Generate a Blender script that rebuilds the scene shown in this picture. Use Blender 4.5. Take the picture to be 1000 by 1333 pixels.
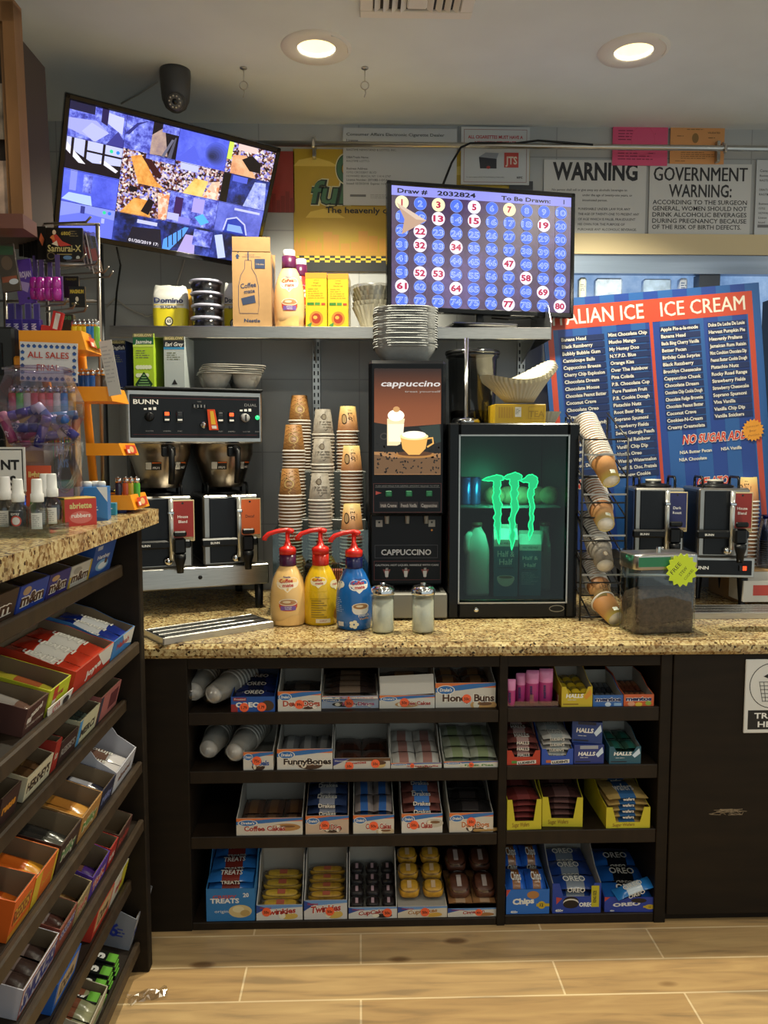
import bpy, math, random
from mathutils import Vector, Matrix
random.seed(7)
R = math.radians
for _o in list(bpy.data.objects):
    bpy.data.objects.remove(_o)
SC = bpy.context.scene
COL = SC.collection
# ------------------------------------------------------------------ camera, world, light, exposure
FPX, YAW, PIT, EYE = 1040.0, R(1.75), R(4.7), 1.55
cam_d = bpy.data.cameras.new('camera')
cam_d.sensor_fit = 'HORIZONTAL'; cam_d.sensor_width = 36.0; cam_d.lens = 36.0 * FPX / 1000.0
cam_d.clip_start = 0.02
cam = bpy.data.objects.new('camera', cam_d)
cam.location = (0, 0, EYE); cam.rotation_euler = (R(90) - PIT, 0, -YAW)
COL.objects.link(cam); SC.camera = cam
SC.view_settings.view_transform = 'Standard'; SC.view_settings.look = 'None'
SC.view_settings.exposure = 0.25; SC.view_settings.gamma = 1.0
SC.view_settings.use_curve_mapping = False
SC.cycles.use_denoising = True
SC.cycles.max_bounces = 8; SC.cycles.transparent_max_bounces = 24
SC.cycles.sample_clamp_indirect = 4.0
world = bpy.data.worlds.new('world'); SC.world = world; world.use_nodes = True
world.node_tree.nodes['Background'].inputs[0].default_value = (0.86, 0.98, 0.98, 1)
world.node_tree.nodes['Background'].inputs[1].default_value = 0.52
WARM = (1.0, 0.93, 0.72)
CAN_W, SHOP_W = 105.0, 6.0
CZ, CF, WY, WX, ZC, LZ, LX = 0.94, 2.44, 3.40, -1.37, 2.865, 1.37, -0.58

def lamp(name, kind, loc, energy, color, rot=(0, 0, 0), size=0.1, spot=None, blend=0.5):
    d = bpy.data.lights.new(name, kind); d.energy = energy; d.color = color
    if kind == 'AREA': d.shape = 'DISK'; d.size = size
    elif kind == 'SPOT': d.spot_size = spot; d.spot_blend = blend; d.shadow_soft_size = size
    else: d.shadow_soft_size = size
    o = bpy.data.objects.new(name, d); o.location = loc; o.rotation_euler = rot
    COL.objects.link(o); return o
# the shop's other ceiling cans, in rows behind the photographer and over the aisle
for lx, ly in ((-0.14, 1.2), (1.3, 1.2), (-0.14, -0.6), (1.3, -0.6), (2.6, 0.4), (2.7, 2.0)):
    lamp('shop_downlight', 'AREA', (lx, ly, ZC - 0.02), SHOP_W, (1.0, 0.92, 0.76), size=0.16)

# ------------------------------------------------------------------ pixel <-> place helpers (reading the photo at a known depth)
_f = Vector((math.sin(YAW) * math.cos(PIT), math.cos(YAW) * math.cos(PIT), -math.sin(PIT)))
_r = Vector((math.cos(YAW), -math.sin(YAW), 0)); _u = _r.cross(_f)
def _ray(px, py): return _f + _r * ((px - 500) / FPX) + _u * ((666.5 - py) / FPX)
def at(px, py, Y):
    d = _ray(px, py); return Vector((0, 0, EYE)) + d * (Y / d.y)
def gz(px, py, z):
    d = _ray(px, py); return Vector((0, 0, EYE)) + d * ((z - EYE) / d.z)
def gx(px, py, x):
    d = _ray(px, py); return Vector((0, 0, EYE)) + d * (x / d.x)
def X(px, Y, py=700): return at(px, py, Y).x
def Z(py, Y, px=500): return at(px, py, Y).z

# ------------------------------------------------------------------ materials
def lin(h):
    h = h.lstrip('#'); o = []
    for i in (0, 2, 4):
        c = int(h[i:i + 2], 16) / 255
        o.append(c / 12.92 if c <= 0.04045 else ((c + 0.055) / 1.055) ** 2.4)
    return (o[0], o[1], o[2], 1)
_mats = {}
def M(name, col, rough=0.5, metal=0.0, noise=0.0, scale=40.0, bump=0.0, spec=0.5, coat=0.0, stretch=None):
    if name in _mats: return _mats[name]
    m = bpy.data.materials.new(name); m.use_nodes = True; n = m.node_tree.nodes; L = m.node_tree.links
    b = n['Principled BSDF']; c = lin(col)
    b.inputs['Base Color'].default_value = c; b.inputs['Roughness'].default_value = rough
    b.inputs['Metallic'].default_value = metal; b.inputs['Specular IOR Level'].default_value = spec
    b.inputs['Coat Weight'].default_value = coat
    if noise or bump:
        tc = n.new('ShaderNodeTexCoord'); t = n.new('ShaderNodeTexNoise'); t.inputs['Scale'].default_value = scale
        t.inputs['Detail'].default_value = 4
        src = tc.outputs['Object']
        if stretch:
            mp = n.new('ShaderNodeMapping'); mp.inputs['Scale'].default_value = stretch
            L.new(src, mp.inputs['Vector']); src = mp.outputs['Vector']
        L.new(src, t.inputs['Vector'])
        if noise:
            r = n.new('ShaderNodeValToRGB')
            r.color_ramp.elements[0].position = 0.3; r.color_ramp.elements[1].position = 0.7
            r.color_ramp.elements[0].color = [x * (1 - noise) for x in c[:3]] + [1]
            r.color_ramp.elements[1].color = [min(1, x * (1 + noise)) for x in c[:3]] + [1]
            L.new(t.outputs['Fac'], r.inputs['Fac']); L.new(r.outputs['Color'], b.inputs['Base Color'])
        if bump:
            bp = n.new('ShaderNodeBump'); bp.inputs['Strength'].default_value = bump; bp.inputs['Distance'].default_value = 0.002
            L.new(t.outputs['Fac'], bp.inputs['Height']); L.new(bp.outputs['Normal'], b.inputs['Normal'])
    _mats[name] = m; return m
def P(h, rough=0.45):
    return M('print_' + h + '_%d' % int(rough * 100), h, rough)
def EM(h, s=1.0):
    k = 'glow_%s_%d' % (h, int(s * 100))
    if k in _mats: return _mats[k]
    m = bpy.data.materials.new(k); m.use_nodes = True; b = m.node_tree.nodes['Principled BSDF']
    b.inputs['Base Color'].default_value = (0.01, 0.01, 0.01, 1); b.inputs['Roughness'].default_value = 0.25
    b.inputs['Emission Color'].default_value = lin(h); b.inputs['Emission Strength'].default_value = s
    _mats[k] = m; return m
def EMnoise(k, cols, scale, s=1.0, kind='noise'):
    """a glowing screen image: cells or clouds in the given colours"""
    if k in _mats: return _mats[k]
    m = bpy.data.materials.new(k); m.use_nodes = True; n = m.node_tree.nodes; L = m.node_tree.links
    b = n['Principled BSDF']; b.inputs['Base Color'].default_value = (0.01, 0.01, 0.01, 1)
    tc = n.new('ShaderNodeTexCoord')
    if kind == 'noise':
        t = n.new('ShaderNodeTexNoise'); t.inputs['Detail'].default_value = 6; t.inputs['Roughness'].default_value = 0.75; src = t.outputs['Fac']
    else:
        t = n.new('ShaderNodeTexVoronoi'); sp = n.new('ShaderNodeSeparateColor'); L.new(t.outputs['Color'], sp.inputs['Color']); src = sp.outputs['Red']
    t.inputs['Scale'].default_value = scale
    L.new(tc.outputs['Object'], t.inputs['Vector'])
    r = n.new('ShaderNodeValToRGB'); e = r.color_ramp.elements
    N = len(cols); lo, hi = (0.3, 0.7) if kind == 'noise' else (0.02, 0.98)
    while len(e) < N: e.new(0.5)
    for i, h in enumerate(cols):
        e[i].position = lo + (hi - lo) * i / (N - 1); e[i].color = lin(h)
    L.new(src, r.inputs['Fac']); L.new(r.outputs['Color'], b.inputs['Emission Color'])
    b.inputs['Emission Strength'].default_value = s
    _mats[k] = m; return m
def CLEAR(name, tint='ffffff', gloss=0.06, rough=0.04):
    if name in _mats: return _mats[name]
    m = bpy.data.materials.new(name); m.use_nodes = True; n = m.node_tree.nodes; L = m.node_tree.links
    n.remove(n['Principled BSDF']); out = n['Material Output']
    tr = n.new('ShaderNodeBsdfTransparent'); tr.inputs[0].default_value = lin(tint)
    gl = n.new('ShaderNodeBsdfGlossy'); gl.inputs['Roughness'].default_value = rough
    lw = n.new('ShaderNodeLayerWeight'); lw.inputs['Blend'].default_value = 0.35
    mm = n.new('ShaderNodeMath'); mm.operation = 'MULTIPLY_ADD'; mm.inputs[1].default_value = 0.3; mm.inputs[2].default_value = gloss
    mx = n.new('ShaderNodeMixShader')
    L.new(lw.outputs['Facing'], mm.inputs[0]); L.new(mm.outputs[0], mx.inputs[0]); L.new(tr.outputs[0], mx.inputs[1]); L.new(gl.outputs[0], mx.inputs[2])
    L.new(mx.outputs[0], out.inputs['Surface']); _mats[name] = m; return m
def nodes_mat(name, fn):
    if name in _mats: return _mats[name]
    m = bpy.data.materials.new(name); m.use_nodes = True
    fn(m.node_tree.nodes, m.node_tree.links, m.node_tree.nodes['Principled BSDF']); _mats[name] = m; return m

def ramp(n, stops):
    r = n.new('ShaderNodeValToRGB'); e = r.color_ramp.elements
    while len(e) < len(stops): e.new(0.5)
    for i, (p, h) in enumerate(stops): e[i].position = p; e[i].color = lin(h)
    return r
def _granite(n, L, b):
    tc = n.new('ShaderNodeTexCoord')
    v = n.new('ShaderNodeTexVoronoi'); v.inputs['Scale'].default_value = 150; L.new(tc.outputs['Object'], v.inputs['Vector'])
    s = n.new('ShaderNodeSeparateColor'); L.new(v.outputs['Color'], s.inputs['Color'])
    r = ramp(n, [(0.0, '8a6c42'), (0.14, 'b09670'), (0.35, 'dccfa4'), (0.66, 'e6dcb8'), (0.84, 'b8a07a'), (0.95, '5c4830'), (1.0, '2e241a')])
    L.new(s.outputs['Red'], r.inputs['Fac'])
    t = n.new('ShaderNodeTexNoise'); t.inputs['Scale'].default_value = 14; t.inputs['Detail'].default_value = 6; L.new(tc.outputs['Object'], t.inputs['Vector'])
    r2 = ramp(n, [(0.35, 'b09670'), (0.55, 'e4d4ac'), (0.7, 'f4eacc')]); L.new(t.outputs['Fac'], r2.inputs['Fac'])
    mx = n.new('ShaderNodeMix'); mx.data_type = 'RGBA'; mx.blend_type = 'MULTIPLY'; mx.inputs[0].default_value = 0.75
    L.new(r.outputs['Color'], mx.inputs[6]); L.new(r2.outputs['Color'], mx.inputs[7]); L.new(mx.outputs[2], b.inputs['Base Color'])
    b.inputs['Roughness'].default_value = 0.22
GRANITE = nodes_mat('granite', _granite)
def _plank(n, L, b):
    tc = n.new('ShaderNodeTexCoord')
    br = n.new('ShaderNodeTexBrick'); br.offset = 0.37; br.inputs['Scale'].default_value = 1; br.inputs['Brick Width'].default_value = 0.92; br.inputs['Row Height'].default_value = 0.152
    br.inputs['Mortar Size'].default_value = 0.003; br.inputs['Mortar Smooth'].default_value = 0.1
    br.inputs['Color1'].default_value = lin('dcc295'); br.inputs['Color2'].default_value = lin('d0b283'); br.inputs['Mortar'].default_value = lin('fff0cc')
    L.new(tc.outputs['Object'], br.inputs['Vector'])
    mp = n.new('ShaderNodeMapping'); mp.inputs['Scale'].default_value = (1.6, 14, 1); L.new(tc.outputs['Object'], mp.inputs['Vector'])
    t = n.new('ShaderNodeTexNoise'); t.inputs['Scale'].default_value = 2.4; t.inputs['Detail'].default_value = 8; t.inputs['Distortion'].default_value = 0.6; L.new(mp.outputs['Vector'], t.inputs['Vector'])
    r = ramp(n, [(0.3, '86683f'), (0.46, 'd2b48a'), (0.7, 'f6e2bc')]); L.new(t.outputs['Fac'], r.inputs['Fac'])
    mp2 = n.new('ShaderNodeMapping'); mp2.inputs['Scale'].default_value = (2.2, 5, 1); L.new(tc.outputs['Object'], mp2.inputs['Vector'])
    k = n.new('ShaderNodeTexVoronoi'); k.inputs['Scale'].default_value = 1.3; L.new(mp2.outputs['Vector'], k.inputs['Vector'])
    r3 = ramp(n, [(0.0, '4a3018'), (0.07, '7a5630'), (0.13, 'ffffff'), (1.0, 'ffffff')]); L.new(k.outputs['Distance'], r3.inputs['Fac'])
    mx = n.new('ShaderNodeMix'); mx.data_type = 'RGBA'; mx.blend_type = 'MULTIPLY'; mx.inputs[0].default_value = 0.58
    L.new(br.outputs['Color'], mx.inputs[6]); L.new(r.outputs['Color'], mx.inputs[7])
    m2 = n.new('ShaderNodeMix'); m2.data_type = 'RGBA'; m2.blend_type = 'MULTIPLY'; m2.inputs[0].default_value = 0.7
    L.new(mx.outputs[2], m2.inputs[6]); L.new(r3.outputs['Color'], m2.inputs[7]); L.new(m2.outputs[2], b.inputs['Base Color'])
    b.inputs['Roughness'].default_value = 0.38
PLANK = nodes_mat('plank_floor', _plank)
def _tile(n, L, b):
    tc = n.new('ShaderNodeTexCoord'); mp = n.new('ShaderNodeMapping'); mp.inputs['Rotation'].default_value = (R(90), 0, 0); L.new(tc.outputs['Object'], mp.inputs['Vector'])
    br = n.new('ShaderNodeTexBrick'); br.offset = 0.0; br.inputs['Scale'].default_value = 1; br.inputs['Brick Width'].default_value = 0.41; br.inputs['Row Height'].default_value = 0.305
    br.inputs['Mortar Size'].default_value = 0.0025
    br.inputs['Color1'].default_value = lin('a9abab'); br.inputs['Color2'].default_value = lin('a4a7a8'); br.inputs['Mortar'].default_value = lin('8f9191')
    L.new(mp.outputs['Vector'], br.inputs['Vector']); L.new(br.outputs['Color'], b.inputs['Base Color'])
    b.inputs['Roughness'].default_value = 0.3
TILE = nodes_mat('grey_wall_tile', _tile)
def _gradient(name, stops, axis='Z', lo=0.0, hi=1.0, emit=0.0, rough=0.4):
    def f(n, L, b):
        tc = n.new('ShaderNodeTexCoord'); s = n.new('ShaderNodeSeparateXYZ'); L.new(tc.outputs['Object'], s.inputs[0])
        mr = n.new('ShaderNodeMapRange'); mr.inputs['From Min'].default_value = lo; mr.inputs['From Max'].default_value = hi
        L.new(s.outputs[axis], mr.inputs[0]); r = ramp(n, stops); L.new(mr.outputs[0], r.inputs['Fac'])
        b.inputs['Roughness'].default_value = rough
        L.new(r.outputs['Color'], b.inputs['Base Color'])
        if emit:
            L.new(r.outputs['Color'], b.inputs['Emission Color']); b.inputs['Emission Strength'].default_value = emit
    return nodes_mat(name, f)
PAINT = M('ceiling_paint', 'cfd6da', 0.8, noise=0.03, scale=6)
DARKWOOD = M('dark_stained_wood', '1b1309', 0.6, spec=.25, noise=0.3, scale=5, stretch=(1, 1, 6))
DARKWOOD2 = M('dark_stained_shelf', '221910', 0.5, spec=.3, noise=0.25, scale=5, stretch=(6, 1, 1))
LIPWOOD = M('shelf_lip_wood', '382b1c', 0.5, noise=0.25, scale=6, stretch=(1, 6, 1))
STEEL = M('brushed_steel', 'b9b7b2', 0.28, 1.0, noise=0.12, scale=20, stretch=(1, 1, 30))
CHROME = M('chrome', 'dcdcdc', 0.08, 1.0)
BLACKP = M('black_plastic', '0d0e10', 0.35, spec=.3)
BLACKG = M('black_gloss', '0a0b0d', 0.12)
WIREB = M('black_wire', '0c0c0d', 0.4)
WHITEP = M('white_plastic', 'e6e4de', 0.4)
CARD = M('grey_cardboard', '9b958b', 0.8, noise=0.08, scale=30)
KRAFT = M('kraft_cardboard', 'b08a5c', 0.8, noise=0.07, scale=25)
WOODY = M('oak_trim', '8a6038', 0.5, noise=0.35, scale=8, stretch=(1, 1, 0.15))
CLR = CLEAR('clear_plastic', 'f4f8f8', 0.07, 0.05)
GLASS = CLEAR('clear_glass', 'eef4f2', 0.06, 0.02)
WRAP = CLEAR('clear_wrap', 'ececec', 0.14, 0.18)
ORANGE = M('orange_plastic', 'ef9a22', 0.35)
RED = M('red_plastic', 'd8261c', 0.3)

# ------------------------------------------------------------------ mesh builder
_tc = {}
def glyphs(s, bold, res):
    k = (s, bold, res)
    if k not in _tc:
        c = bpy.data.curves.new('t', 'FONT'); c.body = s; c.offset = bold; c.resolution_u = res; c.fill_mode = 'FRONT'
        o = bpy.data.objects.new('t', c); me = o.to_mesh()
        vs = [(v.co.x, v.co.y) for v in me.vertices]; fs = [tuple(p.vertices) for p in me.polygons]
        o.to_mesh_clear(); bpy.data.objects.remove(o); bpy.data.curves.remove(c)
        xs = [v[0] for v in vs] or [0]; _tc[k] = (vs, fs, min(xs), max(xs))
    return _tc[k]
def flat(origin=(0, 0, 0), u=(1, 0, 0), v=(0, 0, 1)):
    o, u, v = Vector(origin), Vector(u).normalized(), Vector(v).normalized(); w = u.cross(v)
    return lambda a, b, c: o + u * a + v * b + w * c
def around(rad, cx=0, cy=0, flat_y=1.0):
    """wrap drawing on a surface of revolution; rad(v) gives the radius at height v; u = arc length from the front"""
    def f(a, b, c):
        r = rad(b) + c; t = a / max(rad(b), 1e-4)
        return Vector((cx + r * math.sin(t), cy - r * math.cos(t) * flat_y, b))
    return f
class MB:
    def __init__(s, fn=None):
        s.v = []; s.f = []; s.mi = []; s.sm = []; s.mats = []; s.fn = fn or flat(); s.curved = False; s.k = 0; s.step = 5e-5; s.T = None
    def m(s, mat):
        if mat not in s.mats: s.mats.append(mat)
        return s.mats.index(mat)
    def add(s, vs, fs, mat, smooth=False):
        b = len(s.v); i = s.m(mat)
        if s.T is not None: vs = [s.T @ Vector(p) for p in vs]
        s.v.extend([tuple(p) for p in vs])
        for f in fs: s.f.append(tuple(b + j for j in f)); s.mi.append(i); s.sm.append(smooth)
        return s
    def box(s, c, d, mat, bev=0.0, rot=None):
        hx, hy, hz = d[0] / 2, d[1] / 2, d[2] / 2
        b = min(bev, hx * 0.95, hy * 0.95, hz * 0.95)
        if b <= 0:
            vs = [(x, y, z) for z in (-hz, hz) for y in (-hy, hy) for x in (-hx, hx)]
            fs = [(0, 2, 3, 1), (4, 5, 7, 6), (0, 1, 5, 4), (2, 6, 7, 3), (0, 4, 6, 2), (1, 3, 7, 5)]
        else:
            vs = []; idx = {}
            for sx in (-1, 1):
                for sy in (-1, 1):
                    for sz in (-1, 1):
                        for ax in range(3):
                            p = [sx * (hx - b), sy * (hy - b), sz * (hz - b)]; p[ax] = (sx * hx, sy * hy, sz * hz)[ax]
                            idx[sx, sy, sz, ax] = len(vs); vs.append(tuple(p))
            fs = []
            for ax in range(3):
                o1, o2 = (ax + 1) % 3, (ax + 2) % 3
                for sg in (-1, 1):
                    q = []
                    for a1, a2 in ((-1, -1), (1, -1), (1, 1), (-1, 1)):
                        k = [0, 0, 0]; k[ax] = sg; k[o1] = a1; k[o2] = a2; q.append(idx[k[0], k[1], k[2], ax])
                    fs.append(tuple(q if sg > 0 else q[::-1]))
                for a1 in (-1, 1):
                    for a2 in (-1, 1):
                        q = []
                        for e, fa in ((-1, o1), (1, o1), (1, o2), (-1, o2)):
                            k = [0, 0, 0]; k[ax] = e; k[o1] = a1; k[o2] = a2; q.append(idx[k[0], k[1], k[2], fa])
                        fs.append(tuple(q))
            for sx in (-1, 1):
                for sy in (-1, 1):
                    for sz in (-1, 1): fs.append(tuple(idx[sx, sy, sz, a] for a in range(3)))
        Mx = Matrix.Translation(c) @ (rot.to_4x4() if rot is not None else Matrix())
        return s.add([Mx @ Vector(p) for p in vs], fs, mat)
    def lathe(s, prof, mat, seg=24, c=(0, 0, 0), Mx=None, smooth=True, sx=1.0, sy=1.0, arc=None):
        n = len(prof); vs = []; fs = []; full = arc is None; a0, a1 = arc or (0, 2 * math.pi)
        cnt = seg if full else seg + 1
        for j in range(cnt):
            a = a0 + (a1 - a0) * j / seg
            for (r, z) in prof: vs.append(Vector((r * math.cos(a) * sx, r * math.sin(a) * sy, z)))
        for j in range(seg):
            k = (j + 1) % cnt
            for i in range(n - 1): fs.append((j * n + i, k * n + i, k * n + i + 1, j * n + i + 1))
        if full:
            if prof[0][0] > 1e-6: fs.append(tuple(j * n for j in range(seg))[::-1])
            if prof[-1][0] > 1e-6: fs.append(tuple(j * n + n - 1 for j in range(seg)))
        T = Matrix.Translation(c) @ (Mx if Mx is not None else Matrix())
        return s.add([T @ p for p in vs], fs, mat, smooth)
    def open_lathe(s, prof, mat, seg=24, c=(0, 0, 0), Mx=None, sx=1, sy=1, zoff=None):
        n = len(prof); vs = []; fs = []
        for j in range(seg):
            a = 2 * math.pi * j / seg
            for i, (r, z) in enumerate(prof):
                rr = r if zoff is None else zoff(r, a, i); vs.append(Vector((rr * math.cos(a) * sx, rr * math.sin(a) * sy, z)))
            k = (j + 1) % seg
            for i in range(n - 1): fs.append((j * n + i, k * n + i, k * n + i + 1, j * n + i + 1))
        T = Matrix.Translation(c) @ (Mx if Mx is not None else Matrix())
        return s.add([T @ p for p in vs], fs, mat, True)
    def cyl(s, a, b, r, mat, seg=12, r2=None):
        a, b = Vector(a), Vector(b); d = b - a; Lh = d.length
        q = Vector((0, 0, 1)).rotation_difference(d).to_matrix().to_4x4()
        r2 = r if r2 is None else r2
        return s.lathe([(0, 0), (r, 0), (r, 0), (r2, Lh), (r2, Lh), (0, Lh)], mat, seg, a, q, True) if False else s._cyl(a, q, r, r2, Lh, mat, seg)
    def _cyl(s, a, q, r, r2, Lh, mat, seg):
        T = Matrix.Translation(a) @ q; vs = []; fs = []
        for j in range(seg):
            t = 2 * math.pi * j / seg; cx, sy = math.cos(t), math.sin(t)
            vs += [T @ Vector((r * cx, r * sy, 0)), T @ Vector((r2 * cx, r2 * sy, Lh))]
        for j in range(seg):
            k = (j + 1) % seg; fs.append((2 * j, 2 * k, 2 * k + 1, 2 * j + 1))
        s.add(vs, fs, mat, True)
        s.add(vs, [tuple(2 * j for j in range(seg))[::-1], tuple(2 * j + 1 for j in range(seg))], mat)
        return s
    def tube(s, pts, r, mat, seg=8, closed=False):
        pts = [Vector(p) for p in pts]; n = len(pts); vs = []; fs = []; up = None
        for i, p in enumerate(pts):
            if closed: d = pts[(i + 1) % n] - pts[i - 1]
            else: d = pts[min(i + 1, n - 1)] - pts[max(i - 1, 0)]
            d.normalize()
            if up is None: up = d.orthogonal()
            up = (up - d * up.dot(d)); up = up.normalized() if up.length > 1e-6 else d.orthogonal().normalized()
            sd = d.cross(up)
            for j in range(seg):
                a = 2 * math.pi * j / seg; vs.append(p + up * (r * math.cos(a)) + sd * (r * math.sin(a)))
        for i in range(n if closed else n - 1):
            for j in range(seg):
                a, b = i * seg + j, i * seg + (j + 1) % seg; k = ((i + 1) % n) * seg
                fs.append((a, b, k + (j + 1) % seg, k + j))
        if not closed: fs += [tuple(range(seg))[::-1], tuple((n - 1) * seg + j for j in range(seg))]
        return s.add(vs, fs, mat, True)
    def prism(s, poly, w0, w1, mat, fn=None, side=None):
        """extrude a 2D polygon (u,v) of plane fn between offsets w0 and w1 along its normal"""
        fn = fn or s.fn; n = len(poly)
        vs = [fn(a, b, w0) for a, b in poly] + [fn(a, b, w1) for a, b in poly]
        s.add(vs, [tuple(range(n))[::-1], tuple(range(n, 2 * n))], mat)
        return s.add(vs, [(i, (i + 1) % n, n + (i + 1) % n, n + i) for i in range(n)], side or mat)
    def ball(s, c, r, mat, seg=16, sc=(1, 1, 1)):
        n = seg // 2; pr = [(r * math.sin(math.pi * i / n), -r * math.cos(math.pi * i / n)) for i in range(n + 1)]
        pr[0] = (0, -r); pr[-1] = (0, r)
        return s.lathe(pr, mat, seg, c, Matrix.Diagonal((sc[0], sc[1], sc[2], 1)))
    # ---- flat artwork on the plane fn
    def _w(s): s.k += 1; return s.k * s.step
    def poly(s, pts, mat):
        w = s._w(); return s.add([s.fn(a, b, w) for a, b in pts], [tuple(range(len(pts)))], mat)
    def cols(s, u0, u1, lo, hi, mat, n=12):
        w = s._w(); vs = []; fs = []
        for i in range(n + 1):
            u = u0 + (u1 - u0) * i / n; vs += [s.fn(u, lo(u), w), s.fn(u, hi(u), w)]
        for i in range(n): fs.append((2 * i, 2 * i + 2, 2 * i + 3, 2 * i + 1))
        return s.add(vs, fs, mat)
    def rect(s, u0, v0, u1, v1, mat):
        if s.curved:
            nv = 1 if s.curved != 2 else 8; w = s._w()
            for j in range(nv):
                va, vb = v0 + (v1 - v0) * j / nv, v0 + (v1 - v0) * (j + 1) / nv; s.k -= 1
                s.cols(u0, u1, lambda u: va, lambda u: vb, mat)
            return s
        return s.poly([(u0, v0), (u1, v0), (u1, v1), (u0, v1)], mat)
    def ell(s, u, v, ru, rv, mat, n=24, rot=0):
        if s.curved:
            h = lambda x: rv * math.sqrt(max(0, 1 - ((x - u) / ru) ** 2))
            return s.cols(u - ru, u + ru, lambda x: v - h(x), lambda x: v + h(x), mat, 14)
        c, d = math.cos(R(rot)), math.sin(R(rot))
        return s.poly([(u + ru * math.cos(t) * c - rv * math.sin(t) * d, v + ru * math.cos(t) * d + rv * math.sin(t) * c) for t in [2 * math.pi * i / n for i in range(n)]], mat)
    def line(s, pts, wd, mat, closed=False):
        w = s._w(); P2 = [Vector(p) for p in pts]; n = len(P2); vs = []; fs = []
        for i, p in enumerate(P2):
            d = (P2[(i + 1) % n] - P2[i - 1]) if closed else (P2[min(i + 1, n - 1)] - P2[max(i - 1, 0)])
            d = d.normalized() if d.length > 1e-9 else Vector((1, 0)); q = Vector((-d.y, d.x)) * (wd / 2)
            vs += [s.fn(p.x + q.x, p.y + q.y, w), s.fn(p.x - q.x, p.y - q.y, w)]
        for i in range(n if closed else n - 1):
            k = (i + 1) % n; fs.append((2 * i, 2 * i + 1, 2 * k + 1, 2 * k))
        return s.add(vs, fs, mat)
    def frame(s, u0, v0, u1, v1, t, mat):
        s.rect(u0, v0, u1, v0 + t, mat); s.rect(u0, v1 - t, u1, v1, mat); s.rect(u0, v0 + t, u0 + t, v1 - t, mat); return s.rect(u1 - t, v0 + t, u1, v1 - t, mat)
    def text(s, t, u, v, h, mat, w=None, align='c', bold=0.0, shear=0.0, rot=0.0, res=2, maxw=None):
        sh = bold if 0 < bold < .05 and 'M' in t and h > .02 else 0
        vs, fs, x0, x1 = glyphs(t, 0.0 if sh else bold, res); k = h / 0.70; kx = k; wd = max(x1 - x0, 1e-6)
        if w: kx = w / wd
        elif maxw and wd * k > maxw: kx = maxw / wd
        off = {'l': -x0, 'c': -(x0 + x1) / 2, 'r': -x1}[align]; c, d = math.cos(R(rot)), math.sin(R(rot)); wz = s._w(); out = []
        for q in ((-sh, 0, sh) if sh else (0,)):
            out = []; wz += 1.5e-5 if q else 0
            for (x, y) in vs:
                a = (x + off + q) * kx + y * k * shear; b = y * k
                out.append(s.fn(u + a * c - b * d, v + a * d + b * c, wz))
            s.add(out, fs, mat)
        return s
    def lines(s, u, v, w, h, n, mat, th=0.35, seed=1, align='l'):
        """a block of small print as thin bars (unreadable in the photo)"""
        rr = random.Random(seed)
        for i in range(n):
            ww = w * (0.55 + 0.45 * rr.random()); y = v - h * i / max(n, 1)
            a = u if align == 'l' else u + (w - ww) / 2
            x = a
            while x < a + ww:
                q = min(a + ww, x + h / n * (0.8 + 2 * rr.random())); s.k -= 1; s.rect(x, y - h / n * th, q, y, mat); x = q + h / n * 0.4
        s.k += 1; return s
    def build(s, name, parent=None, loc=None, rot=None):
        me = bpy.data.meshes.new(name); me.from_pydata(s.v, [], s.f)
        for m in s.mats: me.materials.append(m)
        me.polygons.foreach_set('material_index', s.mi); me.polygons.foreach_set('use_smooth', s.sm); me.update()
        o = bpy.data.objects.new(name, me); COL.objects.link(o)
        if parent is not None: o.parent = parent
        if loc is not None: o.location = loc
        if rot is not None: o.rotation_euler = rot
        return o
def tag(o, label, cat, group=None, kind=None):
    o['label'] = label; o['category'] = cat
    if group: o['group'] = group
    if kind: o['kind'] = kind
    return o
def thing(name, label, cat, loc=(0, 0, 0), rot=(0, 0, 0), group=None):
    o = bpy.data.objects.new(name, None); o.location = loc; o.rotation_euler = rot; o.empty_display_size = 0.05
    COL.objects.link(o); return tag(o, label, cat, group)
def structure(o):
    o['kind'] = 'structure'; return o
_kids = {}
def dup(root, loc=None, rot=None, label=None, group=None):
    c = root.copy(); COL.objects.link(c)
    if loc is not None: c.location = loc
    if rot is not None: c.rotation_euler = rot
    if label: c['label'] = label
    if group: c['group'] = group
    for ch in list(root.children):
        k = ch.copy(); COL.objects.link(k); k.parent = c
        for g in list(ch.children):
            q = g.copy(); COL.objects.link(q); q.parent = k
    return c
def wbox(name, lo, hi, mat, parent=None, bev=0.0):
    lo, hi = Vector(lo), Vector(hi); b = MB(); b.box((lo + hi) / 2, hi - lo, mat, bev); return b.build(name, parent)
def arcpts(c, r, a0, a1, n, ax=((1, 0, 0), (0, 0, 1))):
    u, v = Vector(ax[0]), Vector(ax[1]); return [Vector(c) + u * (r * math.cos(R(a0 + (a1 - a0) * i / n))) + v * (r * math.sin(R(a0 + (a1 - a0) * i / n))) for i in range(n + 1)]
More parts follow.
